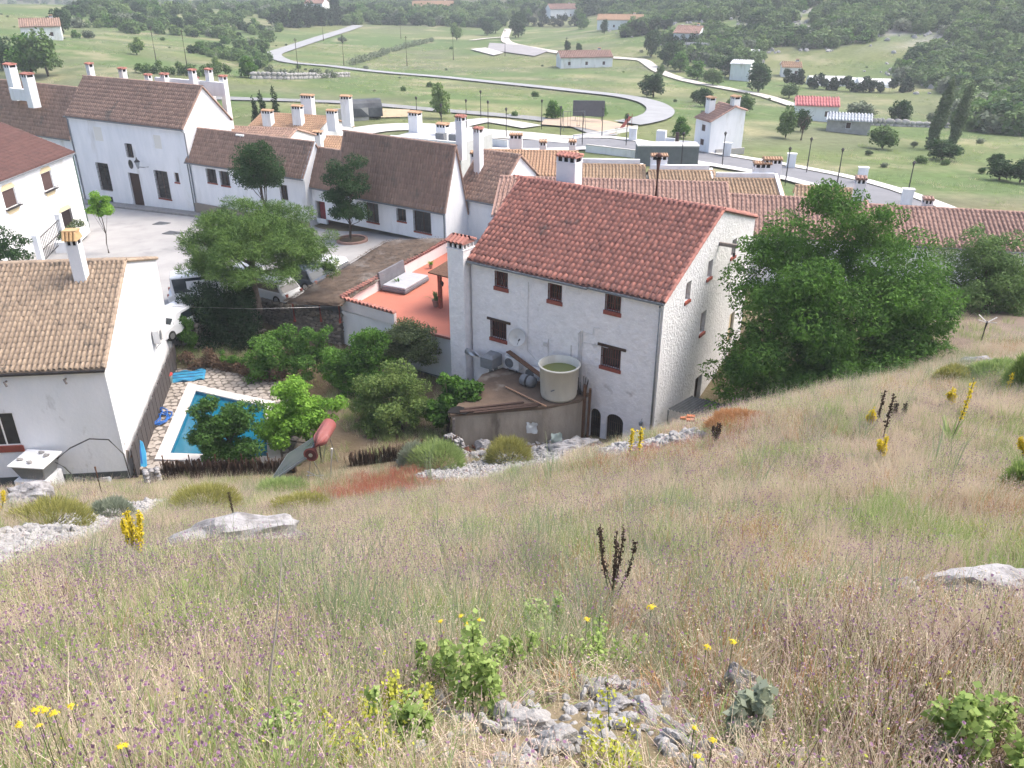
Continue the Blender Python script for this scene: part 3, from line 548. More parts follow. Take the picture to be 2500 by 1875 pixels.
# C1, C2: low white houses along the square
C1 = spec((456, 388), (742, 429), 7.7, 2.6); ry, hr = gable(C1, (766, 350))
h1 = house('village_house', 'low white house with a long brown tile roof behind the two round trees', C1['loc'], C1['rz'], C1['W'], 5.1, ry, hr, fh=[hp(C1, 506, 413, 528, 446, dict(BARS, sill=REDPAINT)), hp(C1, 539, 419, 560, 453, dict(BARS, sill=REDPAINT)), hp(C1, 686, 452, 702, 488, BARS)], sp=.27, seg=3)
chimney(h1, hp(C1, 558, 400, 572, 420)[0] + 0.5, 1.8, 5.4, 7.6, .9, .8, WHITE, WHITE); m = MB().tube([(.1, -.3, 5.0), (.0, -.06, 4.8), (.0, -.06, 0)], .06, 6); m.build('drainpipe', ZINC, h1)
MB().box(C1['W'] - .12, C1['W'] + .22, -.3, ry, 4.95, 5.1).xf(Matrix(((1, 0, 0, 0), (0, 1, 0, 0), (0, (hr - 5.1) / ry, 1, .18), (0, 0, 0, 1)))).build('verge_wall', WHITE, h1)
m = MB(); m.box(.3, C1['W'] + .1, -.25, -.002, -.6, 1.0); m.build('stone_plinth', STONEW, h1)
C2 = spec((822, 456), (1087, 503), 7.0, 3.9); ry, hr = gable(C2, (1111, 359))
h2 = house('village_house', 'low white house with barred windows and a steep brown tile roof', C2['loc'], C2['rz'], C2['W'], 3.1, ry, hr, 2.0 * ry, 1.5, fh=[hp(C2, 893 + 2, 496, 924, 542, dict(BARS, sill=REDPAINT)), hp(C2, 970, 510, 991, 540, dict(BARS, sill=REDPAINT)), hp(C2, 1011, 516, 1052, 567, dict(BARS, sill=REDPAINT))], sp=.27, seg=3)
chimney(h2, C2['W'] - .9, 1.3, 3.3, 5.6, .55, .55, TILE_RED); m = MB().tube([(C2['W'] - .1, -.3, 3.0), (C2['W'] - .15, -.05, 2.8), (C2['W'] - .15, -.05, 0)], .06, 6); m.build('drainpipe', ZINC, h2)
chimney(h2, C2['W'] - .3, ry + 1.2, hr - 1.2, hr + 2.2, .6, .6); chimney(h2, C2['W'] - .2, ry + 3.4, hr - 3, hr + 1.0, .6, .6)
C3 = spec((749, 443), (822, 456), 7.0, 3.9); q3, ry3 = onplane(771, 362, C3['a'], np.array([-C3['d'][1], C3['d'][0]])); hr3 = q3[2] - 3.9; print('C3', ry3, hr3)
h3 = house('village_house', 'narrow low white house with red door joined to the steep brown roof', C3['loc'], C3['rz'], C3['W'] - .02, 3.05, ry3, hr3, fh=[hp(C3, 772, 492, 795, 545, dict(leaf=mat('red_door', (.28, .05, .06), (.2, .04, .05), 5), frame=WOODD, name='door', depth=.5))], sp=.27, seg=3)
# white block behind C2 reaching up behind the red roof
B_ = spec((1120, 345), (1195, 352), 9.6, 3.5)
hB = house('village_house', 'bright white gable wall rising between the brown roof and the red roof', (C2['b'][0] + .6, C2['b'][1] + 3.2, 3.5), C2['rz'] - rad(2), 4.0, 3.6, 3.5, 6.6, 9, 2.4, tm=TILE_OLD, sp=.3, seg=3)
def pole(label, p, h, m=None, name='utility_pole', cat='pole', group=None, r=.09, arm=True):
    t = thing(name, label, cat, p, 0, group); MB().tube([(0, 0, 0), (0, 0, h)], [r, r * .7], 8).build('post', m or WOODB, t)
    if arm: m2 = MB(); m2.beam((-.35, 0, h - .35), (.35, 0, h - .35), .07, .07); [m2.lathe([(.03, 0), (.05, .05), (.02, .12)], 6, (x, 0, h - .31)) for x in (-.3, 0, .3)]; m2.build('crossarm', IRON, t)
    return t
p = atZ(1119, 560, 4.0); pole('dark pole standing against the bright white gable wall', (p[0], p[1] - .1, 3.4), 6.6, IRON)
# orange roofed houses behind
def rhouse(label, rL, rR, zr, run, drop, zb, **k):
    a, b = atZ(*rL, zr), atZ(*rR, zr); d = (b - a)[:2]; W = np.hypot(*d); d /= W; n = np.array([-d[1], d[0]]); f = a[:2] - n * run
    s = dict(a=f, d=d, zb=zb); fh = [hp(s, *w) for w in k.pop('wins', [])]; ch = k.pop('chim', [])
    h = house('village_house', label, (f[0], f[1], zb), math.atan2(d[1], d[0]), W, zr - drop - zb, run, zr - zb, **{**dict(seg=3, sp=.28, rl=.45, fh=fh), **k})
    for (px, py, px2, wz) in ch:
        x = onplane((px + px2) / 2, py, f + n * wz, d)
        chimney(h, x[1], wz, zr - zb - 1.2, x[0][2] - zb, max(.6, (px2 - px) * x[0][1] / 1950), .8, TILE_ORG if 'tm' not in k else k['tm'])
    return h
rhouse('white house with pale orange hipped roof and many chimneys behind the low houses', (640, 277), (805, 287), 8.0, 5.2, 1.9, 1.5, tm=TILE_ORG, chim=[(641, 268, 663, 2.6), (714, 257, 736, 3.2), (736, 231, 763, 6.0), (799, 268, 820, 3.6), (833, 233, 855, 7.0)])
rhouse('small orange roof squeezed between the brown roofs', (800, 335), (886, 338), 7.2, 4, 1.5, 2.5, tm=TILE_ORG, chim=[(765, 320, 783, 1.5)])
rhouse('brown roofed white house half hidden behind the round tree', (560, 311), (722, 318), 9.3, 4, 1.2, 2.5, tm=TILE_OLD)
rhouse('white house with a pale orange roof and brown shuttered window behind the red roof', (1173, 369), (1408, 373), 9.2, 4.2, 1.15, 3.2, tm=TILE_ORG, wins=[(1184, 435, 1206, 465, SH)], chim=[(1152, 370, 1164, 1.2), (1233, 380, 1249, 1.6), (1246, 326, 1274, 6.5), (1320, 343, 1332, 6), (1392, 342, 1404, 6)])
rhouse('row house with pinkish tiles just behind the big red roof ridge', (1225, 435), (1772, 450), 9.8, 4.6, 1.5, 3.2, tm=TILE_PINK, sp=.3)
rhouse('row house with pinkish tiles and a tall white chimney behind the big green tree', (1777, 478), (2113, 495), 9.15, 4.4, 1.5, 3.4, tm=TILE_PINK, sp=.3, chim=[(2092, 432, 2114, 4.6)])
rhouse('long row house with pink tiles and bluish white wall at the right edge', (2113, 503), (2720, 535), 8.6, 4.2, 1.4, 4.2, tm=TILE_PINK, sp=.3, chim=[(2258, 482, 2276, 5.5)], fh=[(8, 9.2, 1, 2.4, dict(BARS)), (15, 16.2, 1, 2.4, dict(BARS))])
for i, (a, b, c, dd, lab) in enumerate([((1412, 404), (1571, 407), 8.8, 72, 'leftmost'), ((1586, 420), (1740, 421), 8.7, 70, 'middle'), ((1745, 439), (1899, 441), 8.5, 68, 'rightmost')]):
    h = rhouse(f'{lab} of three sandy tiled roofs stepping down behind the pink roof', a, b, c, 4.2, 1.5, 3.0, tm=TILE_SAND, group='sandy tiled row houses'); w = (atZ(*b, c) - atZ(*a, c))[0]
    MB().box(.1, w - .3, 4.25, 4.6, 4.2, c - 3 + .55).build('parapet', WHITE, h); MB().box(w - .25, w + .02, -.2, 4.6, 3.8, 4.35).xf(Matrix(((1, 0, 0, 0), (0, 1, 0, 0), (0, 1.5 / 4.2, 1, 0), (0, 0, 0, 1)))).build('party_wall', WHITE, h)
    if i: chimney(h, .8 if i == 1 else w - 1.2, 5, c - 3 - 1, c - 3 + 1.3, 1.3, .9, TILE_ORG)
    if i == 2: chimney(h, w - .4, 5.2, c - 4, c - 3 + 1.6, 1.4, .9, TILE_ORG)
rhouse('small sandy roof beside the tall white chimney', (1945, 456), (2098, 466), 8.3, 4, 1.4, 3, tm=TILE_SAND)
# flat roofed block with air units
p0, p1 = atZ(955, 335, 7.2), atZ(1125, 352, 7.2); t = thing('flat_roofed_block', 'grey flat roofed block with roof units behind the steep brown roof', 'building', (p0[0], p0[1], 3), math.atan2(p1[1] - p0[1], p1[0] - p0[0])); w = np.hypot(*(p1 - p0)[:2])
MB().box(0, w, 0, 7, 0, 4.2).build('wall', mat('grey_render', (.5, .51, .52), (.44, .45, .46), 2, .9), t); MB().box(-.1, w + .1, -.1, .2, 4.2, 4.4).build('parapet', WHITE, t)
for x in (w - 3.4, w - 1.8): MB().box(x, x + 1, .5, 1.2, 4.2, 5.0).build('roof_unit', BOXG, t)
for x, z in ((.6, 2.2), (4.2, 1.2)): chimney(t, x, 4, 4, 4.2 + z, 1.2, 1.0, TILE_ORG)
# left neighbour by the pool
NBe = 8.1; gdir = np.array([-2.43, 12.4]); gdir /= np.hypot(*gdir); e0 = np.array([-18.03, 33.5]); dL = np.array([-22.36, 33.04]) - e0; dL = -dL / np.hypot(*dL)
n_ = np.array([-dL[1], dL[0]]); sh = (gdir @ dL) / (gdir @ n_); Wn = 15.0; f0 = e0 - dL * Wn
nb = house('village_house', 'white house beside the swimming pool with a tan clay tile roof', (f0[0], f0[1], 2.2), math.atan2(dL[1], dL[0]), Wn, NBe - 2.2, 6.8, 10.74 - 2.2, 13.4, 6.55, TILE_TAN, WHITE2, [(9.35, 10.65, 2.2, 3.9, dict(frame=mat('white_frame', (.75, .75, .74)), depth=.1, sill=REDPAINT, sillh=.3))], sp=.225, rl=.35, ov=.16, shear=sh, singles=300, seg=5, gutm=IRON)
def nbp(x, y, z): return (f0[0] + dL[0] * x + n_[0] * y + dL[0] * sh * y, f0[1] + dL[1] * x + n_[1] * y + dL[1] * sh * y, 2.2 + z)
zt = on_roof(5.9, 6.8, 8.54, 13.4, 6.55, 5.6); chx = 13.2 + sh * 5.6
m = MB(); m.box(chx - .42, chx + .42, 5.2, 6.0, zt - .6, zt + 1.85); [m.box(chx + sx_ * .36 - .06, chx + sx_ * .36 + .06, yy - .06, yy + .06, zt + 1.85, zt + 2.15) for sx_ in (-1, 0, 1) for yy in (5.27, 5.93)]; c_ = m.build('chimney', WHITE2, nb)
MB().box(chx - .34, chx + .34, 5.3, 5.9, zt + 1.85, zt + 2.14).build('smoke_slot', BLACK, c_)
m = MB(); m.hexa([(chx - .52, 5.08, zt + 2.12), (chx + .52, 5.08, zt + 2.12), (chx + .52, 6.12, zt + 2.12), (chx - .52, 6.12, zt + 2.12)], [(chx - .42, 5.3, zt + 2.5), (chx + .42, 5.3, zt + 2.5), (chx + .42, 5.9, zt + 2.5), (chx - .42, 5.9, zt + 2.5)]); m.box(chx - .5, chx + .5, 5.2, 6.0, zt + 2.5, zt + 2.58)
T, Fc = tile_tpl(.12, .48, 5); sl_ = Vector((0, .22, .38)).normalized(); ex = Vector((1, 0, 0)); en = ex.cross(sl_)
for i in range(4): c0 = Vector((chx - .4 + i * .265, 5.0, zt + 2.08)); m.add([c0 + ex * p[0] + sl_ * p[1] + en * p[2] for p in T], [tuple(q) for q in Fc])
c_.scale = (.66, .72, .97); c_.location = (chx * .34, 5.6 * .28, (zt + 1) * .03); m.build('chimney_cap', mat('buff_tile', (.55, .38, .2), (.42, .27, .14), 5, isl=.4), c_)
MB().box(0, Wn + .02, -.03, .0, -.6, .55).build('dark_plinth', mat('dark_render', (.06, .07, .075), (.09, .10, .10), 2, .9), nb)
for x in (10.8, 13.3):
    m = MB(); m.tube([(x, 0, 5.45), (x, -.2, 5.5), (x + .12, -.32, 5.35)], .05, 6); m.build('floodlight', GREYWOOD, nb)
m = MB().beam((Wn - .01, -.03, .0), (Wn - .01, -.03, 5.7), .02, .02); m.build('corner_bead', WHITE2, nb)
gp = np.array(nbp(Wn, 9.3, 3.2)); ac('white air conditioner high on the bright gable beside the pool', tuple(gp + np.array([gdir[1], -gdir[0], 0]) * .1), math.atan2(gdir[1], gdir[0]), .9, .75, .34)
# ------------------------------------------------------------------ plants kit
def leafmat(name, a, b, trans=.4): return mat(name, a, b, .9, .7, isl=.45, trans=trans, spec=.2)
G_DARK = leafmat('dark_leaf', (0.0543, 0.116, 0.0341), (0.0232, 0.0543, 0.0217)); G_MID = leafmat('mid_leaf', (0.132, 0.264, 0.0465), (0.0543, 0.132, 0.0279)); G_BRIGHT = leafmat('bright_leaf', (0.264, 0.465, 0.062), (0.124, 0.264, 0.0388))
G_ELM = leafmat('elm_leaf', (0.135, 0.285, 0.042), (0.036, 0.092, 0.02)); G_OLIVE = leafmat('olive_leaf', (0.155, 0.202, 0.093), (0.0775, 0.109, 0.0465)); G_PINE = leafmat('pine_needle', (0.155, 0.256, 0.0543), (0.0543, 0.109, 0.0341), .2)
G_CON = leafmat('conifer_leaf', (0.0341, 0.0697, 0.0279), (0.0155, 0.0341, 0.0155), .15); G_FAR = leafmat('far_leaf', (0.139, 0.223, 0.0652), (0.0652, 0.121, 0.0372), .2); G_FAR2 = leafmat('far_pale_leaf', (0.223, 0.317, 0.102), (0.112, 0.186, 0.0558), .2); G_GREY = leafmat('grey_leaf', (0.242, 0.288, 0.186), (0.131, 0.158, 0.102), .2)
BARK = mat('bark', (.10, .075, .055), (.055, .042, .034), 5, .95, .02, 12, stretch=(1, 1, .25)); BARKP = mat('pale_bark', (.20, .16, .13), (.12, .095, .08), 5, .95, .02, 12)
def unit(v): return v / np.maximum(np.linalg.norm(v, axis=-1, keepdims=True), 1e-9)
def leaves(cl, n, size, asp=.55, up=.5, seed=0, axis_out=.3, droop=0., shell=.5):
    """diamond leaves spread through clumps cl = (x,y,z,rx,rz)"""
    g = np.random.default_rng(seed); cl = np.asarray(cl, float); wgt = cl[:, 3] ** 2; i = g.choice(len(cl), n, p=wgt / wgt.sum())
    d = unit(g.normal(size=(n, 3))); r = (shell + (1 - shell) * g.random(n) ** .7)[:, None] * g.uniform(.85, 1.12, (n, 1))
    p = cl[i, :3] + d * r * np.stack([cl[i, 3], cl[i, 3], cl[i, 4]], 1)
    nr = unit(d * .6 + g.normal(size=(n, 3)) * .7 + [0, 0, up]); a = g.normal(size=(n, 3)) + d * axis_out * 3 + [0, 0, -droop]; a = unit(a - nr * (a * nr).sum(1, keepdims=True)); b = np.cross(nr, a)
    s = size * g.uniform(.6, 1.35, (n, 1)); a = a * s; b = b * s * asp * .5
    v = np.stack([p - a * .5, p + b - a * .05, p + a * .5, p - b - a * .05], 1).reshape(-1, 3)
    return v, np.arange(4 * n).reshape(-1, 4)
def clumps(c, R, k, cr, seed=0, lo=.45, bot=-.6, flat=.75, squash=None):
    g = np.random.default_rng(seed); out = []
    while len(out) < k:
        d = unit(g.normal(size=3)); 
        if d[2] < bot: continue
        q = g.uniform(lo, 1); p = np.array(c) + d * q * np.array(R); r = cr * g.uniform(.6, 1.35); out.append((*p, r, r * flat))
    return np.array(out)
def limbs(m, base, top, cl, r, seed=0, n=9, bend=.3):
    g = random.Random(seed); b = Vector(base); t = Vector(top); k = 6; pts = []
    for i in range(k): p = b.lerp(t, i / (k - 1)); pts.append(p + Vector((g.uniform(-1, 1), g.uniform(-1, 1), 0)) * bend * (1 if 0 < i < k - 1 else 0) * r * 3)
    m.tube(pts, [r * (1.25 if i == 0 else 1 - .55 * i / (k - 1)) for i in range(k)], 8)
    idx = list(range(len(cl))); g.shuffle(idx)
    for q in idx[:n]:
        e = Vector(cl[q][:3]); s = pts[g.randint(2, 4)]; mid = s.lerp(e, .5) + Vector((0, 0, -.08 * (e - s).length)) + Vector((g.uniform(-1, 1), g.uniform(-1, 1), 0)) * .06 * (e - s).length
        m.tube([s, mid, e], [r * .42, r * .28, r * .08], 5)
def tree(name, label, base, c, R, n, size, lm, r=.18, k=40, cr=1.0, seed=1, group=None, cat='tree', lo=.45, bot=-.6, asp=.55, bark=None, flat=.75, droop=0., nl=10, up=.5, shell=.5, axis_out=.3, extra=None, crown='crown'):
    t = thing(name, label, cat, tuple(base), 0, group); cl = clumps(c, R, k, cr, seed, lo, bot, flat)
    if extra is not None: cl = np.concatenate([cl, np.array(extra, float)])
    v, f = leaves(cl, n, size, asp, up, seed, axis_out, droop, shell); ob(crown, mesh_np('foliage', v, f, False, lm), t)
    m = MB(); limbs(m, (0, 0, -.3), (c[0], c[1], c[2]), cl, r, seed, nl); m.build('trunk', bark or BARK, t, True); return t
def bush(name, label, base, R, n, size, lm, k=14, cr=.4, seed=1, group=None, cat='bush', asp=.4, up=.3, droop=0, axis_out=.6):
    t = thing(name, label, cat, tuple(base), 0, group); cl = clumps((0, 0, R[2] * .55), (R[0] * .8, R[1] * .8, R[2] * .55), k, cr, seed, .3, -.9, .85)
    v, f = leaves(cl, n, size, asp, up, seed, axis_out, droop, .4); ob('foliage', mesh_np('foliage', v, f, False, lm), t)
    m = MB(); limbs(m, (0, 0, -.2), (0, 0, R[2] * .5), cl, .04, seed, 6); m.build('stems', BARK, t); return t
# ------------------------------------------------------------------ square, terrace, pergola
def sheet(name, poly, zf, m, off=.0, step=1.6, skirt=0, kind=True):
    """flat sheet over a plan polygon following zf"""
    P = np.array(poly); x0, y0 = P.min(0); x1, y1 = P.max(0)
    import bmesh
    bm = bmesh.new(); vs = [bm.verts.new((x, y, 0)) for x, y in poly]; bm.faces.new(vs)
    for ax, a, b in ((0, x0, x1), (1, y0, y1)):
        for c in np.arange(a + step, b, step):
            n = (1, 0, 0) if ax == 0 else (0, 1, 0); g = bm.verts[:] + bm.edges[:] + bm.faces[:]; bmesh.ops.bisect_plane(bm, geom=g, plane_co=(c, c, 0), plane_no=n)
    if skirt:
        e = [x for x in bm.edges if x.is_boundary]; r = bmesh.ops.extrude_edge_only(bm, edges=e); low = [v for v in r['geom'] if isinstance(v, bmesh.types.BMVert)]
    else: low = []
    lowset = set(low)
    X = np.array([v.co.x for v in bm.verts]); Y = np.array([v.co.y for v in bm.verts]); Z = np.asarray(zf(X, Y)) + off
    for v, z in zip(bm.verts, Z): v.co.z = z - (skirt if v in lowset else 0)
    me = bpy.data.meshes.new(name); bm.to_mesh(me); bm.free(); me.materials.append(m); o = ob(name, me)
    return struct(o) if kind else o
PAVE = mat('pale_concrete_paving', (.36, .355, .35), (.30, .297, .295), .5, .9, .006, 8, c3=(.25, .247, .245), s3=.25, t3=.58)
sheet('square', [(-10.6, 49.9), (-16.4, 52.3), (-17.6, 51.0), (-19.4, 47.6), (-22, 47.2), (-50, 47), (-62, 74), (-50, 95), (-24, 86), (-8, 76), (1, 67), (-3.5, 63)], Zp, PAVE, 0, 2.0, 2.6)
for px, py, L, lab in ((426, 569, 1.9, 'larger'), (394, 544, 1.3, 'smaller')):
    p = atZ(px, py, 3.2); p = atZ(px, py, float(Zp(p[0], p[1]))); t = thing('drain_grate', f'{lab} dark iron drain grate in the pale square', 'drain grate', (p[0], p[1], float(Zp(p[0], p[1])) + .005), rad(-20), 'drain grates in the square')
    MB().box(-L / 2, L / 2, -.5, .5, 0, .02).build('rim', IRON, t); m = MB(); [m.box(-L / 2 + .08, L / 2 - .08, -.42 + i * .17, -.36 + i * .17, .02, .035) for i in range(6)]; m.build('grate_bars', ZINC, t)
def rubble(name, label, path, h, th, ss, m, core=None, seed=0, cat='wall', top=True, zf=None, n_single=0):
    """masonry wall of separate uneven stones over a core"""
    g = random.Random(seed); t = thing(name, label, cat, (path[0][0], path[0][1], path[0][2])); O = Vector(path[0]); mb = MB(); V = []; FF = []; k = 0
    rm = [rock_mesh('stone', 50 + i, m, 1, .3, .8) for i in range(5)]; RV = [np.array([v.co for v in r.vertices]) for r in rm]; RF = [np.array([p.vertices[:] for p in r.polygons]) for r in rm]
    for a, b in zip(path, path[1:]):
        a = Vector(a) - O; b = Vector(b) - O; d = (b - a); L = d.length; d.normalize(); s = Vector((d.y, -d.x, 0)).normalized()
        mb.hexa([a - s * th * .4, b - s * th * .4, b + s * th * .4, a + s * th * .4], [p + Vector((0, 0, h - .06)) for p in (a - s * th * .4, b - s * th * .4, b + s * th * .4, a + s * th * .4)])
        z = 0
        while z < h:
            rh_ = ss * g.uniform(.6, 1.0); x = -g.uniform(0, ss)
            while x < L:
                w_ = ss * g.uniform(.7, 1.9)
                for sd_ in (1, -1) if z < h - ss else (1, 0, -1):
                    q = g.randrange(5); c = a + d * (x + w_ / 2) + s * sd_ * (th / 2 - .02) + Vector((0, 0, z + rh_ / 2)); ang = math.atan2(d.y, d.x) + g.uniform(-.15, .15)
                    ca, sa = math.cos(ang), math.sin(ang); v = RV[q] * [w_ * .58, th * .22 + .04, rh_ * .72] * 1.0; v = np.stack([v[:, 0] * ca - v[:, 1] * sa, v[:, 0] * sa + v[:, 1] * ca, v[:, 2]], 1) + np.array(c)
                    V.append(v); FF.append(RF[q] + k); k += len(v)
                x += w_
            z += rh_
    mb.build('core', core or m, t); stuff(ob('stones', mesh_np('stones', np.concatenate(V), np.concatenate(FF), False, m), t)); return t
rubble('stone_wall', 'grey rubble stone retaining wall between the garden and the square', [(-10.9, 49.35, 1.8), (-13.6, 50.6, 1.8), (-16.6, 51.9, 1.9), (-18.0, 50.4, 1.9), (-19.5, 47.4, 2.0)], 2.35, .45, .28, STONEW, mat('dark_mortar', (.13, .115, .10), rough=.95), 3)
# terrace joined to the big house
ORG = mat('orange_floor_paint', (.45, .155, .105), (.40, .14, .095), .7, .75, c3=(.40, .15, .10), s3=.5, t3=.62); PINKW = mat('pinkish_white_paint', (.74, .70, .70), (.68, .64, .64), 1, .9)
TA = np.array([-10.75, 49.46]); TBk = np.array([-4.74, 62.1]); TF_ = np.array(mp(-.2, .5, 0)[:2]); TR = np.array(mp(-1.75, 11.2, 0)[:2]); TJ = np.array([-7.09, 46.92])
t = thing('roof_terrace', 'low white annexe with an orange painted roof terrace', 'terrace', (*TA, 1.6)); rel = lambda p, z: (p[0] - TA[0], p[1] - TA[1], z - 1.6)
def quadbox(m, P, z0, z1): m.hexa([rel(p, z0) for p in P], [rel(p, z1) for p in P])
quadbox_m = MB(); quadbox(quadbox_m, [TA, TF_, TR, TBk], 1.0, 4.5); quadbox_m.build('wall', WHITE, t)
m = MB(); quadbox(m, [TA + [.12, .1], TF_, TR, TBk + [.1, -.1]], 4.5, 4.58); m.build('floor', ORG, t)
def parapet(a, b, h, th, inn):
    d = b - a; L = np.hypot(*d); d = d / L; n = np.array([-d[1], d[0]]) * inn * th; m = MB(); quadbox(m, [a, b, b + n, a + n] if inn > 0 else [a + n, b + n, b, a], 4.58, 4.58 + h); w = m.build('parapet', PINKW, t)
    m = MB(); k = max(2, int(L / .3))
    for i in range(k):
        c = a + d * (i + .5) * L / k + n / 2; T, Fc = tile_tpl(L / k * .45, th + .14, 4); nn = unit(n); o = c - nn * (th + .14) / 2
        m.add([rel(o + d * p[0] + nn * p[1], 4.58 + h + p[2]) for p in T], [tuple(q) for q in Fc])
    quadbox(m, [a - n * .15, b - n * .15, b + n * 1.15, a + n * 1.15] if inn > 0 else [a + n * 1.15, b + n * 1.15, b - n * .15, a - n * .15], 4.575 + h, 4.61 + h); m.build('coping_tiles', TILE_RED, w)
parapet(TA, TJ, .72, .22, 1); parapet(TBk, TA, .80, .22, 1); parapet(TR, TBk, .8, .22, 1)
m = MB(); quadbox(m, [TJ + [.05, -.05], TF_ + [0, -.08], TF_ + [.1, .12], TJ + [.2, .14]], 4.5, 4.64); m.build('edge_tiles', TILE_RED, t)
ddn = (TF_ - TA) / np.hypot(*(TF_ - TA)); ndn = np.array([-ddn[1], ddn[0]]); xA = 6.0
m = MB(); [m.box(i * .9 + 3.2, i * .9 + 3.3, -.02, .0, 1.2, 1.3) for i in range(2)]; m.xf(frame_m((0, 0, 0), ddn)); m.build('vent', IRON, t)
m = MB(); m.tube([rel(TA + ddn * 3 - ndn * .15, 1.9), rel(TF_ - ndn * .2, 1.95)], .07, 6); m.build('pipe', ZINC, t)
def tp(px, py, z=4.58): return atZ(px, py, z)
# grey folded hot-tub cover / daybed against the parapet
pd = unit(TBk - TA); pn = np.array([pd[1], -pd[0]]); p = tp(1000, 700); GREYV = mat('grey_vinyl', (.40, .41, .44), (.34, .35, .38), 2, .6); GREYD = mat('grey_vinyl_dark', (.17, .17, .19), (.13, .13, .15), 2, .6)
q0 = TA + pd * ((p[:2] - TA) @ pd) + pn * .3; ang = math.atan2(pd[1], pd[0]); t = thing('hot_tub', 'grey hot tub with its folded cover leaning on the terrace parapet', 'hot tub', (*q0, 4.58), ang)
m = MB().box(-1.55, 1.55, -2.0, -.15, 0.05, .30); m.build('tub_shell', GREYD, t, bevel=.06); MB().box(-1.5, 1.5, -1.95, -.2, .30, .46).build('tub_cover', GREYV, t, bevel=.05); MB().box(-1.55, 1.55, -.14, .0, .1, 1.25).xf(Matrix.Rotation(rad(-6), 4, 'X')).build('raised_cover', GREYD, t, bevel=.04)
def pot(label, p, s=1., lm=None, n=30, spike=True, group='potted plants on the terrace'):
    t = thing('potted_plant', label, 'potted plant', tuple(p), 0, group); m = MB().lathe([(.13 * s, 0), (.2 * s, .32 * s), (.22 * s, .34 * s), (.18 * s, .34 * s), (.16 * s, .28 * s)], 12); m.build('pot', TILE_PINK, t)
    g = np.random.default_rng(int(abs(p[0]) * 100)); m = MB()
    for i in range(n):
        a = g.uniform(0, 6.28); e = g.uniform(.5, 1.3); L = g.uniform(.4, .8) * s; d = Vector((math.cos(a) * math.cos(e), math.sin(a) * math.cos(e), math.sin(e))); sd_ = Vector((-math.sin(a), math.cos(a), 0)) * .03 * s; b = Vector((0, 0, .3 * s)); k = b + d * L * .6; tip = b + d * L + Vector((0, 0, -.25 * L))
        m.add([b - sd_, b + sd_, k + sd_, k - sd_, tip], [(0, 1, 2, 3), (3, 2, 4)])
    m.build('leaves', lm or G_FAR2, t); return t
pot('spiky potted plant at the foot of the dark wooden terrace post', tp(1065, 748), 1.3); pot('small potted plant beside the near end of the hot tub', tp(972, 702), .9, G_MID); pot('small potted plant behind the far end of the hot tub', tp(1052, 655), .8, G_BRIGHT)
# wooden canopy post next to the chimney
p = tp(1076, 752); t = thing('terrace_canopy', 'dark wooden canopy with one post beside the white chimney', 'canopy', tuple(p), RZ)
m = MB(); m.box(-.1, .1, -.1, .1, 0, 2.35); m.beam((0, 0, 1.95), (.0, .6, 2.35), .1, .1); m.build('post', REDPAINT, t); MB().hexa([(-.5, -.5, 2.35), (3.6, -.5, 2.35), (3.6, 3.2, 2.75), (-.5, 3.2, 2.75)], [(-.5, -.5, 2.43), (3.6, -.5, 2.43), (3.6, 3.2, 2.83), (-.5, 3.2, 2.83)]).build('canopy_roof', WOODB, t)
m = MB(); m.lathe([(.05, 0), (.1, .22), (.03, .32)], 6, (.22, -.0, 1.5)); m.beam((.1, 0, 1.85), (.22, 0, 1.85), .02, .02); m.build('lantern', IRON, t)
# brush pergola over the parking
BR = mat('brown_brushwood', (.135, .10, .075), (.085, .066, .055), 2.5, .95, .05, 14, c3=(.17, .15, .135), s3=.45, t3=.5)
c0, c1, c2, c3 = atZ(697, 735, 5.35), atZ(829, 741, 5.35), atZ(1085, 578, 5.75), atZ(945, 586, 5.75)
t = thing('brush_pergola', 'long brown brushwood pergola roof over the parking beside the terrace', 'pergola', (c0[0], c0[1], 3.6)); O = np.array([c0[0], c0[1], 3.6])
NU, NV = 10, 24; V = []; g = np.random.default_rng(4)
for lay in (0, 1):
    for j in range(NV + 1):
        for i in range(NU + 1):
            u, v = i / NU, j / NV; p = (c0 * (1 - u) + c1 * u) * (1 - v) + (c3 * (1 - u) + c2 * u) * v; z = .10 * math.sin(v * 9) * math.sin(u * 3) + g.normal(0, .025) + (-.14 if lay == 0 else .02); ed = (.14 if i in (0, NU) or j in (0, NV) else 0)
            V.append(p - O + [g.normal(0, .03), g.normal(0, .03), z - ed * (lay == 1)])
n = NU + 1; K = n * (NV + 1); FQ = [(l * K + j * n + i, l * K + j * n + i + 1, l * K + (j + 1) * n + i + 1, l * K + (j + 1) * n + i) for l in (0, 1) for j in range(NV) for i in range(NU)]
ring = [i for i in range(n)] + [j * n + NU for j in range(1, NV + 1)] + [NV * n + i for i in range(NU - 1, -1, -1)] + [j * n for j in range(NV - 1, 0, -1)]
FQ += [(ring[i], ring[(i + 1) % len(ring)], K + ring[(i + 1) % len(ring)], K + ring[i]) for i in range(len(ring))]
ob('brush_roof', mesh_np('brush_roof', V, FQ, True, BR), t)
st = []
for _ in range(2600):   # loose brush sticks over the thatch and its ragged edges
    u, v = g.random(), g.random() ** 1.0
    if g.random() < .3: v = g.random() * .03 if g.random() < .5 else v; u = g.choice([0.01, u])
    p = (c0 * (1 - u) + c1 * u) * (1 - v) + (c3 * (1 - u) + c2 * u) * v - O + [0, 0, .04 + .10 * math.sin(v * 9) * math.sin(u * 3)]; a = g.uniform(0, 3.14); d = np.array([math.cos(a), math.sin(a), g.normal(0, .12)]) * g.uniform(.15, .35); b = np.array([-d[1], d[0], 0]) * .06; st.append([p - d, p + b, p + d, p - b])
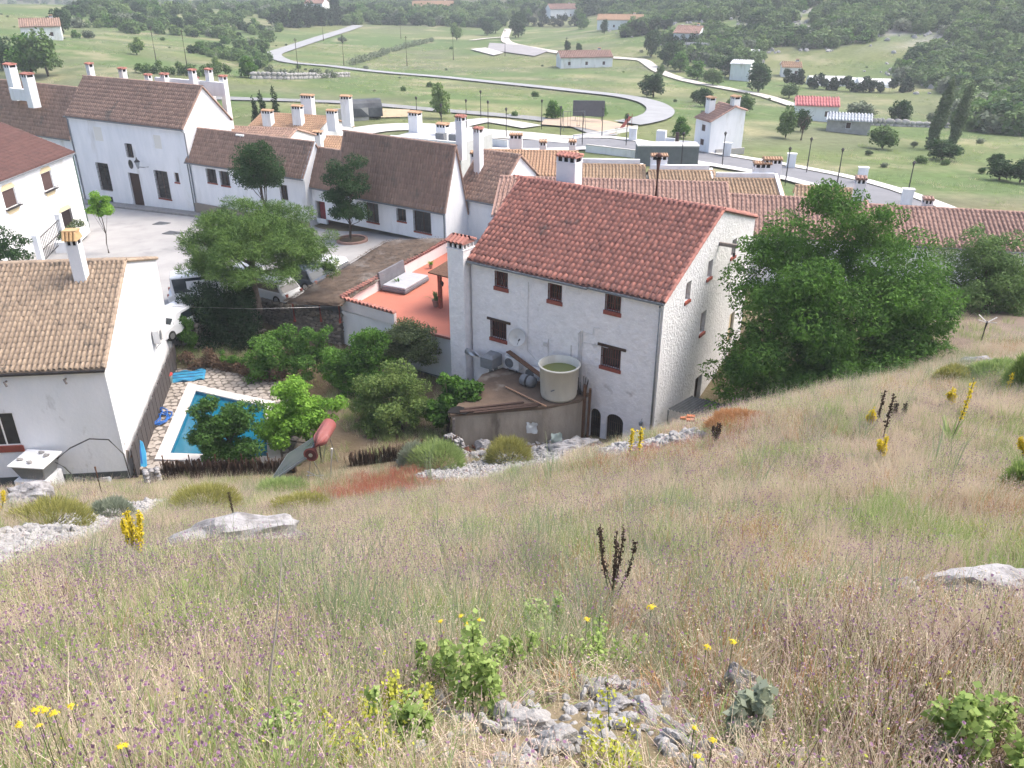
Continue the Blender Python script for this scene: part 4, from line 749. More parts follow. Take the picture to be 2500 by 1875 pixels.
st = np.array(st).reshape(-1, 3); stuff(ob('brush_sticks', mesh_np('brush_sticks', st, np.arange(len(st)).reshape(-1, 4), False, BR), t))
for u, v in ((.08, .02), (.55, .03), (.93, .02), (.06, .33), (.06, .66), (.06, .97), (.94, .5), (.94, .97)):
    p = (c0 * (1 - u) + c1 * u) * (1 - v) + (c3 * (1 - u) + c2 * u) * v - O; MB().tube([(p[0], p[1], float(Zp(*(p[:2] + O[:2]))) - 3.6 - .3), (p[0], p[1], p[2] - .1)], .09, 8).build('post', REDPAINT, t)
for u in (.02, .35, .68, .97): MB().beam(((c0 * (1 - u) + c3 * u) - O + [0, 0, -.2]), ((c1 * (1 - u) + c2 * u) - O + [0, 0, -.2]), .1, .14).build('beam', WOODB, t)
# ------------------------------------------------------------------ cars on the square
def car(label, p, rz, paint, L=4.3, W=1.75, Hh=1.5, van=False, group='cars parked on the square'):
    t = thing('parked_car', label, 'car', tuple(p), rz, group); h = Hh
    prof = [(-.5, .28), (-.5, .55), (-.49, .72), (-.44, .80), (-.34 if not van else -.43, h), (.14 if not van else .30, h), (.27 if not van else .38, .92), (.44, .80), (.49, .66), (.5, .35), (.49, .26)]
    prof = [(x * L, z) for x, z in prof]; n = len(prof); V = []
    for y, k in ((-.5, 0), (-.5, 1), (.5, 1), (.5, 0)): V += [(x, y * W * (.93 if z > 1.0 and k else 1) + (0), z) for x, z in prof]
    V = []; sides = [(-.5, .0), (-.44, .03), (.44, .03), (.5, 0)]
    for y, _ in sides:
        V += [(x * (1 if abs(y) < .45 else .985), y * W * (.86 if z > 1.0 else 1), z - (0 if abs(y) < .45 else .03 * (z > .5))) for x, z in prof]
    Fq = [(s * n + i, s * n + (i + 1) % n, (s + 1) * n + (i + 1) % n, (s + 1) * n + i) for s in range(3) for i in range(n)] + [tuple(range(n))[::-1], tuple(range(3 * n, 4 * n))]
    m = MB(); m.add(V, Fq); m.build('body', paint, t, bevel=.03)
    GL = mat('car_glass', (.02, .03, .035), rough=.08, spec=.7); x0, x1 = prof[4][0], prof[5][0]; xa, xb = prof[3][0], prof[6][0]
    for s in (-1, 1):
        m = MB(); yb, yt = s * (W / 2 * .985 + .006), s * (W / 2 * .86 + .012); m.add([(xa + .2, yb, .88), (xb - .02, yb, .92), (x1 - .03, yt, h - .1), (x0 + .08, yt, h - .1)], [(0, 1, 2, 3)]); m.build('side_window', GL, t)
    for (xa_, za), (xb_, zb_), nm in (((prof[6][0] + .015, .95), (x1 + .02, h - .06), 'windscreen'), ((prof[3][0] - .01, .86), (x0 - .02, h - .07), 'rear_window')):
        MB().add([(xa_, -W * .43, za), (xa_, W * .43, za), (xb_, W * .39, zb_), (xb_, -W * .39, zb_)], [(0, 1, 2, 3)]).build(nm, GL, t)
    for x in (-.31 * L, .31 * L):
        for s in (-1, 1):
            m = MB().lathe([(.0, -.1), (.30, -.1), (.32, -.06), (.32, .06), (.30, .1), (0, .1)], 16); m.xf(Matrix.Translation((x, s * (W / 2 - .08), .32)) @ Matrix.Rotation(rad(90), 4, 'X')); w_ = m.build('wheel', mat('tyre', (.02, .02, .02), rough=.9), t, True)
            m = MB().lathe([(.0, 0), (.19, 0), (.19, .012), (0, .02)], 12); m.xf(Matrix.Translation((x, s * (W / 2 + .023), .32)) @ Matrix.Rotation(rad(-90 * s), 4, 'X')); m.build('rim', METAL, w_)
    for s in (-1, 1):
        MB().box(.475 * L, .5 * L + .004, s * W * .36 - .16, s * W * .36 + .16, .58, .72).build('headlight', METAL, t); MB().box(-.5 * L - .004, -.48 * L, s * W * .38 - .1, s * W * .38 + .1, .6, .8).build('tail_light', REDPAINT, t)
    MB().box(.49 * L, .5 * L + .006, -.26, .26, .42, .53).build('number_plate', WHITE, t)
    return t
CW = mat('white_car_paint', (.76, .77, .78), rough=.25, spec=.5); CD = mat('dark_blue_car_paint', (.05, .07, .10), rough=.25, spec=.5); CS = mat('silver_car_paint', (.45, .47, .49), rough=.3, metal=.4)
def cz(px, py): p = atZ(px, py, 4.2); z = float(Zp(p[0], p[1])); p = atZ(px, py, z + .7); return (p[0], p[1], z + .005)
car('white van parked behind the dark conifer hedge, leftmost of the cars', cz(500, 705), rad(18), CW, 4.6, 1.85, 1.9, True)
car('white car parked under the pine beside the pergola', cz(660, 702), rad(150), CW)
car('silver car in the shade of the pine between the white cars', cz(600, 672), rad(155), CS)
car('dark blue car parked beyond the pine near the pergola corner', cz(725, 672), rad(155), CD)
car('white car seen through the right side of the pine crown', cz(790, 655), rad(158), CW)
car('white car with dark windscreen parked behind the pool neighbour house', cz(425, 782), rad(250), CW, 4.2)
# ------------------------------------------------------------------ pool garden
PZ = 2.4
pin = np.array([(-17.92, 42.41), (-16.9, 35.6), (-12.0, 35.3), (-13.5, 40.55)])[::-1]      # counter-clockwise inner edge
cen = pin.mean(0)
def offs(P, d):
    out = []; n = len(P)
    for i in range(n):
        a, b, c = P[i - 1], P[i], P[(i + 1) % n]; e1 = unit(b - a); e2 = unit(c - b); n1_ = np.array([e1[1], -e1[0]]); n2_ = np.array([e2[1], -e2[0]]); q = unit(n1_ + n2_); out.append(b + q * d / max(.3, q @ n1_))
    return np.array(out)
if ((pin[1] - pin[0])[0] * (pin[2] - pin[1])[1] - (pin[1] - pin[0])[1] * (pin[2] - pin[1])[0]) < 0: pin = pin[::-1]
pout = offs(pin, .62); t = thing('swimming_pool', 'blue swimming pool with a pale concrete border beside the white house', 'swimming pool', (*cen, PZ)); rl_ = lambda P, z: [(p[0] - cen[0], p[1] - cen[1], z) for p in P]
m = MB(); n = 4; m.add(rl_(pin, .05) + rl_(pout, .05) + rl_(pout, -.3) + rl_(pin, -.02), [(i, (i + 1) % n, n + (i + 1) % n, n + i) for i in range(n)][:0] + [(i, n + i, n + (i + 1) % n, (i + 1) % n) for i in range(n)] + [(n + i, 2 * n + i, 2 * n + (i + 1) % n, n + (i + 1) % n) for i in range(n)] + [(3 * n + i, i, (i + 1) % n, 3 * n + (i + 1) % n) for i in range(n)])
m.build('pool_border', mat('pale_coping', (.56, .53, .51), (.47, .44, .42), 1.2, .9, c3=(.33, .30, .28), s3=.7, t3=.6), t)
m = MB(); m.add(rl_(pin, -.02) + rl_(pin, -1.5), [(i, n + i, n + (i + 1) % n, (i + 1) % n) for i in range(n)] + [(4, 5, 6, 7)]); m.build('pool_lining', mat('blue_mosaic', (.03, .20, .33), (.02, .13, .24), 14, .3), t)
m = MB(); m.add(rl_(offs(pin, -.002), -.17), [(0, 1, 2, 3)]); m.build('water', mat('pool_water', (.006, .10, .17), (.009, .12, .185), .5, .06, .01, 2.5, spec=.5), t)
# flagstone terrace: each stone on its own
inside = lambda P, x, y: all((P[(i + 1) % len(P)][0] - P[i][0]) * (y - P[i][1]) - (P[(i + 1) % len(P)][1] - P[i][1]) * (x - P[i][0]) > 0 for i in range(len(P)))
reg = [(-18.3, 34.2), (-11, 34.2), (-10.8, 40.5), (-13.5, 43.6), (-18.6, 45.8), (-21.0, 45.6)]; pc = offs(pin, .3); ii = lambda q: int(np.argmin(np.hypot(pc[:, 0] - q[0], pc[:, 1] - q[1]))); fl_, nl_, nr_, fr_ = [tuple(pc[ii(q)]) for q in ((-17.92, 42.41), (-16.9, 35.6), (-12.0, 35.3), (-13.5, 40.55))]
m = MB()
for P in ([reg[0], nl_, fl_, reg[5]], [fl_, fr_, reg[3], reg[4], reg[5]], [nr_, reg[1], reg[2], reg[3], fr_], [reg[0], reg[1], nr_, nl_]): m.prism(P, PZ - 1.2, PZ - .03)
deck = struct(m.build('pool_terrace', mat('grey_mortar', (.17, .15, .13), (.12, .105, .09), 3, .95)))
FLAG = mat('flagstone', (.40, .36, .32), (.27, .24, .21), 4, .9, .006, 20, isl=.6); g = random.Random(8); fm = []
for k in range(8):
    kk = g.randint(5, 7); P = [((.5 + g.uniform(-.10, .06)) * math.cos(2 * math.pi * i / kk + g.uniform(-.2, .2)), (.5 + g.uniform(-.10, .06)) * math.sin(2 * math.pi * i / kk + g.uniform(-.2, .2))) for i in range(kk)]
    fm.append(MB().prism(P, -.04, .03)); me = bpy.data.meshes.new('paving_stone'); me.from_pydata(fm[-1].v, [], fm[-1].f); me.materials.append(FLAG); fm[-1] = me
cells = []
for j in range(40):
    for i in range(40):
        x, y = -21.2 + i * .44 + (j % 2) * .22 + g.uniform(-.06, .06), 34 + j * .38 + g.uniform(-.05, .05)
        if inside(reg, x, y) and not inside(pout, x, y) and (y > 41 or x < -16.5 or g.random() < .4): cells.append((x, y))
cells.sort(key=lambda c: (c[0] > -15.5, c[1])); cells = cells[:290]
for x, y in cells:
    o = ob('paving_stone', fm[g.randrange(8)], deck); o.location = (x, y, PZ - .03 + .005); s = g.uniform(.40, .50); o.scale = (s, s * g.uniform(.8, 1.0), 1); o.rotation_euler = (0, 0, g.uniform(0, 6))
# dark reed fence along the white gable
FEN = mat('grey_reed_screen', (.085, .075, .075), (.05, .045, .045), 6, .9, .01, 30, stretch=(8, 8, .4)); a = np.array([-17.75, 33.6]); b = np.array([-20.2, 46.0]); L = np.hypot(*(b - a)); d = (b - a) / L
t = thing('reed_fence', 'dark grey reed screen along the foot of the bright white gable', 'fence', (*a, 2.2), math.atan2(d[1], d[0])); k = 34
for i in range(k): MB().box(i * L / k, (i + .96) * L / k, -.03 + .012 * (i % 2), .02 + .012 * (i % 2), 0, 1.62 + .05 * math.sin(i * 1.7)).build('panel', FEN, t)
m = MB(); m.box(0, L, .04, .08, .4, .47); m.box(0, L, .04, .08, 1.2, 1.27); m.build('rail', WOODB, t)
# things around the pool
def hose(label, pts, r, m, name='hose', cat='hose'): t = MB().tube(pts, r, 6).build(name, m, None, True); return tag(t, label, cat)
BLUE = mat('blue_plastic', (.03, .13, .42), (.02, .10, .34), 4, .5); BLUE2 = mat('light_blue_plastic', (.05, .32, .55), (.04, .26, .48), 3, .5)
g = random.Random(3); c0_ = atZ(382, 1025, PZ); pts = []
for i in range(90): a = i * .42; r_ = .55 + .18 * math.sin(i * .9) + .12 * math.sin(i * .31); pts.append((c0_[0] + r_ * math.cos(a) * 1.0 + .15 * math.sin(i * .13), c0_[1] + r_ * math.sin(a) * 1.25, PZ + .05 + .035 * (i // 15) + .02 * math.sin(i)))
hose('tangled blue pool hose lying on the flagstones', pts, .035, BLUE)
p = atZ(450, 917, PZ + .1); t = thing('folded_tarp', 'blue folded pool cover lying behind the swimming pool', 'tarp', (p[0], p[1], PZ + .02), rad(14))
V = []; NX, NY = 12, 7
for l in (0, 1):
    for j in range(NY + 1):
        for i in range(NX + 1): V.append((-1.15 + 2.3 * i / NX, -.65 + 1.3 * j / NY, (.0 if l == 0 else .14 + .07 * math.sin(i * 1.3 + j) + .05 * math.sin(j * 2.1) - (.1 if i in (0, NX) or j in (0, NY) else 0))))
n = NX + 1; K = n * (NY + 1); ob('cover_sheet', mesh_np('cover_sheet', V, [(l * K + j * n + i, l * K + j * n + i + 1, l * K + (j + 1) * n + i + 1, l * K + (j + 1) * n + i) for l in (0, 1) for j in range(NY) for i in range(NX)], True, mat('tarp_blue', (.03, .20, .42), (.05, .28, .42), 1.5, .5)), t)
m = MB(); [m.beam((-1.1, -.6 + .4 * k, .26), (1.1, -.6 + .4 * k, .24), .03, .02) for k in range(4)]; m.build('strap', IRON, t)
p = atZ(345, 1125, PZ + .3); t = thing('pool_float', 'light blue pool float leaning at the corner of the reed fence', 'pool float', (p[0], p[1], PZ - .1), rad(20)); MB().prism([(-.2, 0), (.2, 0), (.24, .7), (.16, 1.25), (0, 1.4), (-.16, 1.25), (-.24, .7)], 0, .09).xf(Matrix.Rotation(rad(50), 4, 'X')).build('board', BLUE2, t, bevel=.02); MB().box(-.03, .03, .2, 1.1, .09, .1).xf(Matrix.Rotation(rad(50), 4, 'X')).build('stripe', BLUE, t)
p = atZ(412, 935, PZ); t = thing('garden_tub', 'white plastic tub with red lid beside the blue pool cover', 'tub', tuple(p)); MB().lathe([(.22, 0), (.28, .5), (.3, .52)], 14).build('tub', mat('mint_plastic', (.5, .6, .56), rough=.5), t, True); MB().lathe([(.31, .52), (.31, .57), (.0, .62)], 14).build('lid', mat('red_plastic', (.45, .06, .05), rough=.5), t)
p = atZ(420, 887, PZ + .1); tag(MB().lathe([(.0, 0), (.2, .03), (.24, .2), (.14, .34), (.0, .36)], 14, tuple(p)).build('beach_ball', WHITE, None, True), 'small white ball by the hedge behind the pool', 'ball')
# picnic table under the pine
p = atZ(600, 845, 2.1); p[2] = H(p[0], p[1]); t = thing('picnic_table', 'grey wooden picnic table with benches under the pine', 'picnic table', tuple(p), rad(38))
for k in range(5): MB().box(-1.1, 1.1, -.42 + k * .17, -.27 + k * .17, .72, .77).build('table_board', GREYWOOD, t)
for s in (-1, 1): MB().box(-1.15, 1.15, s * .85 - .15, s * .85 + .15, .42, .47).build('bench_board', GREYWOOD, t)
for x in (-.8, .8):
    m = MB(); m.beam((x, -.8, 0), (x, -.25, .72), .09, .09); m.beam((x, .8, 0), (x, .25, .72), .09, .09); m.beam((x, -.95, .4), (x, .95, .4), .08, .09); m.build('leg_frame', GREYWOOD, t)
tag(MB().box(-.35, .25, -.2, .15, 0, .03).xf(Matrix.Translation((p[0], p[1], p[2] + .772)) @ Matrix.Rotation(rad(50), 4, 'Z')).build('board', mat('cream_board', (.6, .55, .42)), None), 'cream board lying on the picnic table', 'board')
p2 = atZ(545, 800, 2.6); p2[2] = H(p2[0], p2[1]); t = thing('garden_bench', 'grey wooden bench with a plank back left of the picnic table', 'bench', tuple(p2), rad(38)); MB().box(-1.1, 1.1, -.2, .2, .42, .48).build('seat', GREYWOOD, t); MB().box(-1.1, 1.1, .22, .28, .6, 1.0).build('backrest', GREYWOOD, t)
for x in (-.9, .9): MB().box(x - .05, x + .05, -.2, .28, 0, .42).build('leg', GREYWOOD, t); MB().box(x - .05, x + .05, .2, .22, .42, .98).build('back_post', GREYWOOD, t)
# ------------------------------------------------------------------ annexe below the big house, with tank
AP = [(-3.04, 36.7), (1.6, 37.5), (3.4, 38.2), (3.95, 38.95), (-.5, 42.05), (-1.6, 41.2)]; AC = mat('stained_concrete', (.36, .32, .27), (.24, .21, .175), 1.2, .95, .02, 9, c3=(.12, .10, .085), s3=.8, t3=.55, stretch=(1, 1, .3))
t = thing('outbuilding', 'low concrete outbuilding with a flat brown roof below the big white house', 'outbuilding', (0, 38, 1.4)); rr_ = [(x, y - 38) for x, y in AP]
MB().prism([(x * .985, y * .985) for x, y in rr_], -.6, 2.48).build('wall', AC, t)
ob('flat_roof', None, t) if False else MB().prism([(x * 1.02, y * 1.02) for x, y in rr_], 2.48, 2.62).build('flat_roof', mat('brown_felt', (.155, .11, .08), (.105, .075, .055), 1.1, .95, .01, 8, c3=(.25, .21, .17), s3=.6, t3=.6), t)
for x0, y0, x1, y1, w_ in ((-2.6, -1.15, 1.5, -.35, .22), (-2.4, -.85, .6, -.2, .14), (-1.9, -1.25, 1.3, -.6, .12)): MB().beam((x0, y0, 2.68), (x1, y1, 2.72), w_, .06).build('rotten_board', WOODD, t)
m = MB(); m.prism([(-3.2, -1.2), (-2.3, -1.35), (-2.0, -.9), (-2.7, -.5), (-3.1, -.7)], 2.62, 2.67); m.build('felt_scrap', BLACK, t); m = MB().beam((-2.9, -1.3, .0), (-2.9, -1.36, 2.4), .1, .1); m.build('corner_post', GREYWOOD, t)
TKm = mat('tank_polyester', (.62, .60, .53), (.55, .53, .47), 2, .55, c3=(.45, .42, .36), s3=.9, t3=.6, stretch=(1, 1, .3)); tz = 4.05
t = thing('water_tank', 'round cream water tank full of green water on the outbuilding roof', 'water tank', (2.42, 38.75, tz)); m = MB().lathe([(.90, 0), (.94, .15), (1.02, 1.72), (1.09, 1.74), (1.09, 1.80), (1.0, 1.80), (.985, 1.3)], 36, caps=(True, False)); m.build('shell', TKm, t, True)
MB().lathe([(.0, 1.38), (.99, 1.38)], 36, caps=(False, False)).build('water', mat('green_water', (.17, .19, .05), (.14, .17, .05), 1, .08, spec=.5), t); m = MB(); m.beam((-.45, -.86, .65), (-.28, -.93, .75), .06, .05); m.build('tap', ZINC, t)
tag(MB().beam((-.35, 39.6, 4.1), (1.72, 37.3, 4.15), .07, .05).build('pole', mat('peeled_pole', (.40, .24, .15)), None), 'pale reddish pole lying across the flat brown roof', 'pole')
t = thing('plastic_barrel', 'grey plastic barrel lying by the wall next to the tank', 'barrel', (0.85, 39.9, 4.3), rad(-35)); m = MB().lathe([(.0, -.4), (.27, -.4), (.31, -.2), (.31, .2), (.27, .4), (0, .4)], 16); m.xf(Matrix.Rotation(rad(90), 4, 'Y')); m.build('barrel', BOXG, t, True); m = MB().lathe([(.31, -.06), (.325, -.04), (.325, .04), (.31, .06)], 16, caps=(False, False)); m.xf(Matrix.Rotation(rad(90), 4, 'Y')); m.build('hoop', IRON, t, True)
tag(MB().beam(mp(2.6, -.25, 3.95), mp(5.6, -1.0, 3.35), .3, .05).build('plank', WOODB, None), 'brown plank leaning from the wall towards the water tank', 'plank')
for i, (q, r_, lb) in enumerate([((3.72, 38.75), .16, 'thicker'), ((3.98, 38.55), .12, 'thinner')]):
    p_ = MB().beam((q[0], q[1], 1.2), (q[0] + .05, q[1], 4.6 - .1 * i), r_ * 1.6, r_); tag(p_.build('wooden_post', WOODB, None), f'{lb} of two brown upright boards left of the arched doors', 'post')
m = MB(); g = random.Random(5)
for i in range(9): x = 3.5 + g.uniform(-.15, .2); y = 38.9 + g.uniform(-.2, .2); m.tube([(x, y, 2.0), (x + g.uniform(-.2, .2), y, 3.2), (x + g.uniform(-.3, .3), y + .1, 4.6 + g.uniform(-.3, .5))], .02, 4)
tag(m.build('cable_bundle', IRON, None), 'tangle of black cables and pipes beside the water tank', 'cables')
for i, (px, py, s, lb) in enumerate([(1217, 1072, .24, 'larger'), (1182, 1070, .18, 'smaller')]):
    p_ = atZ(px, py, 2.7); p_[2] = max(H(p_[0], p_[1]), 2.2); t = thing('clay_jar', f'{lb} of two dark clay jars standing on stones in front of the outbuilding', 'jar', tuple(p_)); MB().lathe([(.1, 0), (.22, .18), (.2, .36), (.13, .42), (.16, .46)], 12).xf(Matrix.Scale(s / .22, 4)).build('jar', mat('glazed_brown', (.12, .03, .02), rough=.3), t, True); MB().lathe([(.15, .20), (.205, .22), (.205, .3), (.15, .33)], 12, caps=(False, False)).xf(Matrix.Scale(s / .22 * 1.05, 4)).build('cream_band', OCHRE, t)
# corrugated lean-to and brick pile by the right corner
p = np.array(mp(MW + .1, .6, 0)); CORR = mat('dark_corrugated_sheet', (.075, .08, .085), (.045, .05, .05), 3, .6, stretch=(1, 1, 1))
q = [atZ(1632, 1000, 4.1), atZ(1745, 1030, 3.9), atZ(1790, 995, 4.25), atZ(1690, 968, 4.45)]; t = thing('lean_to', 'dark corrugated lean-to roof against the right wall of the big house', 'lean-to', (q[0][0], q[0][1], 2.6)); m = MB(); NN = 28
for i in range(NN):
    for j in (0, 1):
        u = (i + j) / NN; a_ = q[0] * (1 - u) + q[1] * u; b_ = q[3] * (1 - u) + q[2] * u
    u0, u1 = i / NN, (i + 1) / NN; zz = .05 if i % 2 else 0; A0 = q[0] * (1 - u0) + q[1] * u0; A1 = q[0] * (1 - u1) + q[1] * u1; B0 = q[3] * (1 - u0) + q[2] * u0; B1 = q[3] * (1 - u1) + q[2] * u1; O = np.array([q[0][0], q[0][1], 2.6]); h0, h1 = (0, .06) if i % 2 else (.06, 0)
    m.hexa([A0 - O + [0, 0, h0 - .015], A1 - O + [0, 0, h1 - .015], B1 - O + [0, 0, h1 - .015], B0 - O + [0, 0, h0 - .015]], [A0 - O + [0, 0, h0], A1 - O + [0, 0, h1], B1 - O + [0, 0, h1], B0 - O + [0, 0, h0]])
m.build('corrugated_roof', CORR, t); m = MB(); [m.tube([tuple(x - O + [0, 0, -2.0]), tuple(x - O + [0, 0, -.02])], .05, 6) for x in q]; m.build('posts', ZINC, t)
BRK = mat('orange_brick', (.42, .15, .07), (.34, .12, .06), 3, .9, isl=.6); t = thing('brick_pile', 'pile of orange hollow bricks beside the lean-to', 'bricks', tuple(hit(1690, 1048, 20, 40))); g = random.Random(2)
for i in range(14): MB().box(-.13, .13, -.06, .06, 0, .08).xf(Matrix.Translation((g.uniform(-.9, .9), g.uniform(-.3, .5), .1 * (i // 6) + .05)) @ Matrix.Rotation(g.uniform(-.6, .6), 4, 'Z') @ Matrix.Rotation(g.uniform(-.2, .2), 4, 'X')).build('brick', BRK, t)
# ------------------------------------------------------------------ in front of the neighbour: cistern box, pipe, boards; solar heater
p = atZ(95, 1185, 2.9); t = thing('cistern_box', 'white rendered block carrying a grey plastic cistern in front of the left house', 'cistern', (p[0], p[1], 2.4), rad(-6)); MB().box(-.75, .75, -.5, .75, -.3, 1.0).build('block', WHITE2, t, bevel=.03); m = MB().hexa([(-.5, -.3, 1.0), (.62, -.3, 1.0), (.62, .65, 1.0), (-.5, .65, 1.0)], [(-.72, -.5, 1.75), (.82, -.5, 1.75), (.82, .85, 1.75), (-.72, .85, 1.75)]); m.build('tub', mat('grey_tub', (.15, .16, .17), (.19, .20, .21), 3, .6), t, bevel=.05); MB().box(-.8, .9, -.58, .92, 1.75, 1.83).build('lid', mat('white_lid', (.78, .78, .78), rough=.6), t, bevel=.03)
m = MB(); [m.lathe([(.735 + .012 * k, 1.25 + .18 * k), (.75 + .012 * k, 1.27 + .18 * k)], 4, caps=(False, False)) for k in range(2)]
for i, (x, y, s) in enumerate([(-.5, .0, .13), (.05, -.25, .12), (.15, .6, .11), (.5, .35, .14)]):
    o = tag(ob('stone', rock_mesh('stone', 80 + i, STONE, 2)), ['grey stone at the left of the white cistern lid', 'pale stone at the near edge of the white cistern lid', 'dark stone at the far edge of the white cistern lid', 'grey stone at the right of the white cistern lid'][i], 'stone', 'stones on the cistern lid'); o.location = (p[0] + x, p[1] + y, 2.4 + 1.83 + s * .5); o.scale = (s * 1.2, s, s)
bx = lambda x, y, z: (p[0] + x, p[1] + y, 2.4 + z); hose('thin black hose looping across the white wall beside the cistern', [bx(.85, .5, 1.6), bx(1.5, .6, 2.1), bx(2.4, .75, 2.5), bx(3.2, .85, 2.4), bx(3.7, .9, 1.6), bx(3.75, .9, .4)], .03, IRON); hose('short black hose dropping from the cistern to the ground', [bx(.85, .3, 1.55), bx(1.15, .4, 1.2), bx(1.4, .4, .8), bx(1.5, .3, .1)], .025, IRON)
a_ = hit(180, 1187, 20, 34); b_ = hit(262, 1187, 20, 34); hose('grey drain pipe lying at the foot of the left house', [(a_[0], a_[1] + .3, a_[2] + .15), (b_[0], b_[1] + .3, b_[2] + .15)], .15, ZINC, 'drain_pipe', 'pipe')
for i, (px, w_, h_, lb) in enumerate([(292, .35, 1.7, 'tallest'), (300, .3, 1.3, 'middle'), (285, .25, 1.0, 'shortest')]):
    q_ = atZ(px, 1160, 2.5); tag(MB().beam((q_[0], q_[1] - .1 * i, 2.1), (q_[0] + .25, q_[1] + .3, 2.4 + h_), w_, .05, (0, 1, 0)).build('old_board', GREYWOOD, None), f'{lb} of the old boards leaning at the corner of the left house', 'board', 'old boards at the house corner')
t = thing('solar_water_heater', 'solar water heater with a red tank and tilted glass collector in the grass', 'solar heater', (-8.6, 31.6, 3.6), 0); RT = mat('faded_red_tank', (.27, .075, .07), (.24, .09, .085), 1.2, .6, c3=(.33, .17, .16), s3=1, t3=.6)
ta, tb = Vector((-.15, -.3, 1.35)), Vector((.15, 2.3, 1.4)); m = MB().tube([ta, ta.lerp(tb, .5), tb], .33, 20); m.build('tank', RT, t, True); d_ = (ta - tb).normalized(); m = MB().tube([ta, ta + d_ * .02], .25, 18); m.build('end_cap', mat('dark_red', (.10, .03, .03)), t); m = MB().tube([ta + d_ * .02, ta + d_ * .05], .09, 12); m.build('flange', METAL, t)
P4 = [Vector((-2.0, -.6, .05)), Vector((-.35, -.3, 1.15)), Vector((-.05, 1.9, 1.2)), Vector((-1.75, 1.7, .1))]; nrm = (P4[1] - P4[0]).cross(P4[3] - P4[0]).normalized(); m = MB().hexa(P4, [p_ + nrm * .09 for p_ in P4]); m.build('collector', ZINC, t); c_ = sum(P4, Vector()) / 4; Q4 = [c_ + (p_ - c_) * .94 + nrm * .094 for p_ in P4]; MB().add(Q4, [(0, 1, 2, 3)]).build('collector_glass', mat('collector_glass', (.10, .115, .12), (.13, .14, .145), 1, .25, spec=.6), t)
m = MB(); [m.tube([a, b], .025, 5) for a, b in (((-.2, -.2, 1.05), (-.5, -.3, -.3)), ((-.1, -.2, 1.05), (.35, -.3, -.3)), ((-.45, -.3, .3), (.3, -.3, .3)), ((-.4, -.3, .5), (.3, -.3, .1)), ((.1, 2.1, 1.1), (.4, 2.1, -.5)), ((.1, 2.1, 1.1), (-.3, 2.1, -.5)))]; m.build('frame', METAL, t)
# ------------------------------------------------------------------ garden and street trees
def gz(x, y): return H(x, y)
def ptree(name, label, base, lobes, n, size, lm, r=.15, per=10, cr=.42, seed=1, **k):
    """crown lobes given as (px, py, Y, radius m, vertical radius m)"""
    b = np.array(base, float); cl = []; g = np.random.default_rng(seed)
    for px, py, Y, R_, Rz in lobes:
        c = atY(px, py, Y) - b
        for _ in range(max(3, int(per * R_ * R_))):
            d = unit(g.normal(size=3)); q = g.uniform(k.get('qlo', .35), 1); rr = cr * g.uniform(.6, 1.4) * (.7 + .3 * R_); cl.append((*(c + d * q * np.array([R_, R_, Rz])), rr, rr * k.get('flat', .7)))
    cl = np.array(cl); top = np.average(cl[:, :3], axis=0, weights=cl[:, 3])
    t = thing(name, label, k.get('cat', 'tree'), tuple(b), 0, k.get('group')); v, f = leaves(cl, n, size, k.get('asp', .5), k.get('up', .5), seed, k.get('axis_out', .3), k.get('droop', 0.), k.get('shell', .35)); ob('crown', mesh_np('foliage', v, f, False, lm), t)
    m = MB(); limbs(m, (0, 0, -.4), tuple(top), cl, r, seed, k.get('nl', 14), .5); m.build('trunk', k.get('bark') or BARK, t, True); return t
# stone pine
b = np.array([-16.25, 50.2, gz(-16.25, 50.2)]); t = thing('stone_pine', 'umbrella shaped pine with a wide bright green crown over the garden', 'tree', tuple(b)); g = np.random.default_rng(11); cl = []
C0 = atY(622, 600, 51) - b
while len(cl) < 230:
    d = unit(g.normal(size=3)); d[2] = abs(d[2]); q = g.uniform(.5, 1.0); p = C0 + d * q * [4.7, 4.4, 3.7] + [0, 0, -.75 - .45 * (1 - d[2])]; rr = g.uniform(.5, .9); cl.append((*p, rr, rr * .62))
cl += [(*(C0 + np.array([g.uniform(-4.2, 4.2), g.uniform(-4, 4), g.uniform(-1.0, -.3)])), .55, .3) for _ in range(30)] + [(*(atY(790, 620, 50.5) - b + g.normal(0, .5, 3)), .6, .4) for _ in range(8)] + [(*(atY(500, 660, 50) - b + g.normal(0, .5, 3)), .6, .4) for _ in range(8)]
cl = np.array(cl); v, f = leaves(cl, 100000, .25, .14, .1, 5, 1.4, -.9, .55); ob('crown', mesh_np('foliage', v, f, False, G_PINE), t)
m = MB(); m.tube([(0, 0, -.4), (.05, 0, 1.5), (-.1, .1, 3.2), (.0, .1, 4.4), (.1, .1, 5.0)], [.30, .25, .22, .2, .16], 10); gg = random.Random(2)
for i in range(16):
    e = Vector(cl[gg.randrange(230)][:3]); s_ = Vector((0, .1, 3.4 + gg.random() * 1.2)); m.tube([s_, s_.lerp(e, .5) + Vector((0, 0, -.25)), e], [.11, .07, .02], 5)
m.build('trunk', BARKP, t, True)
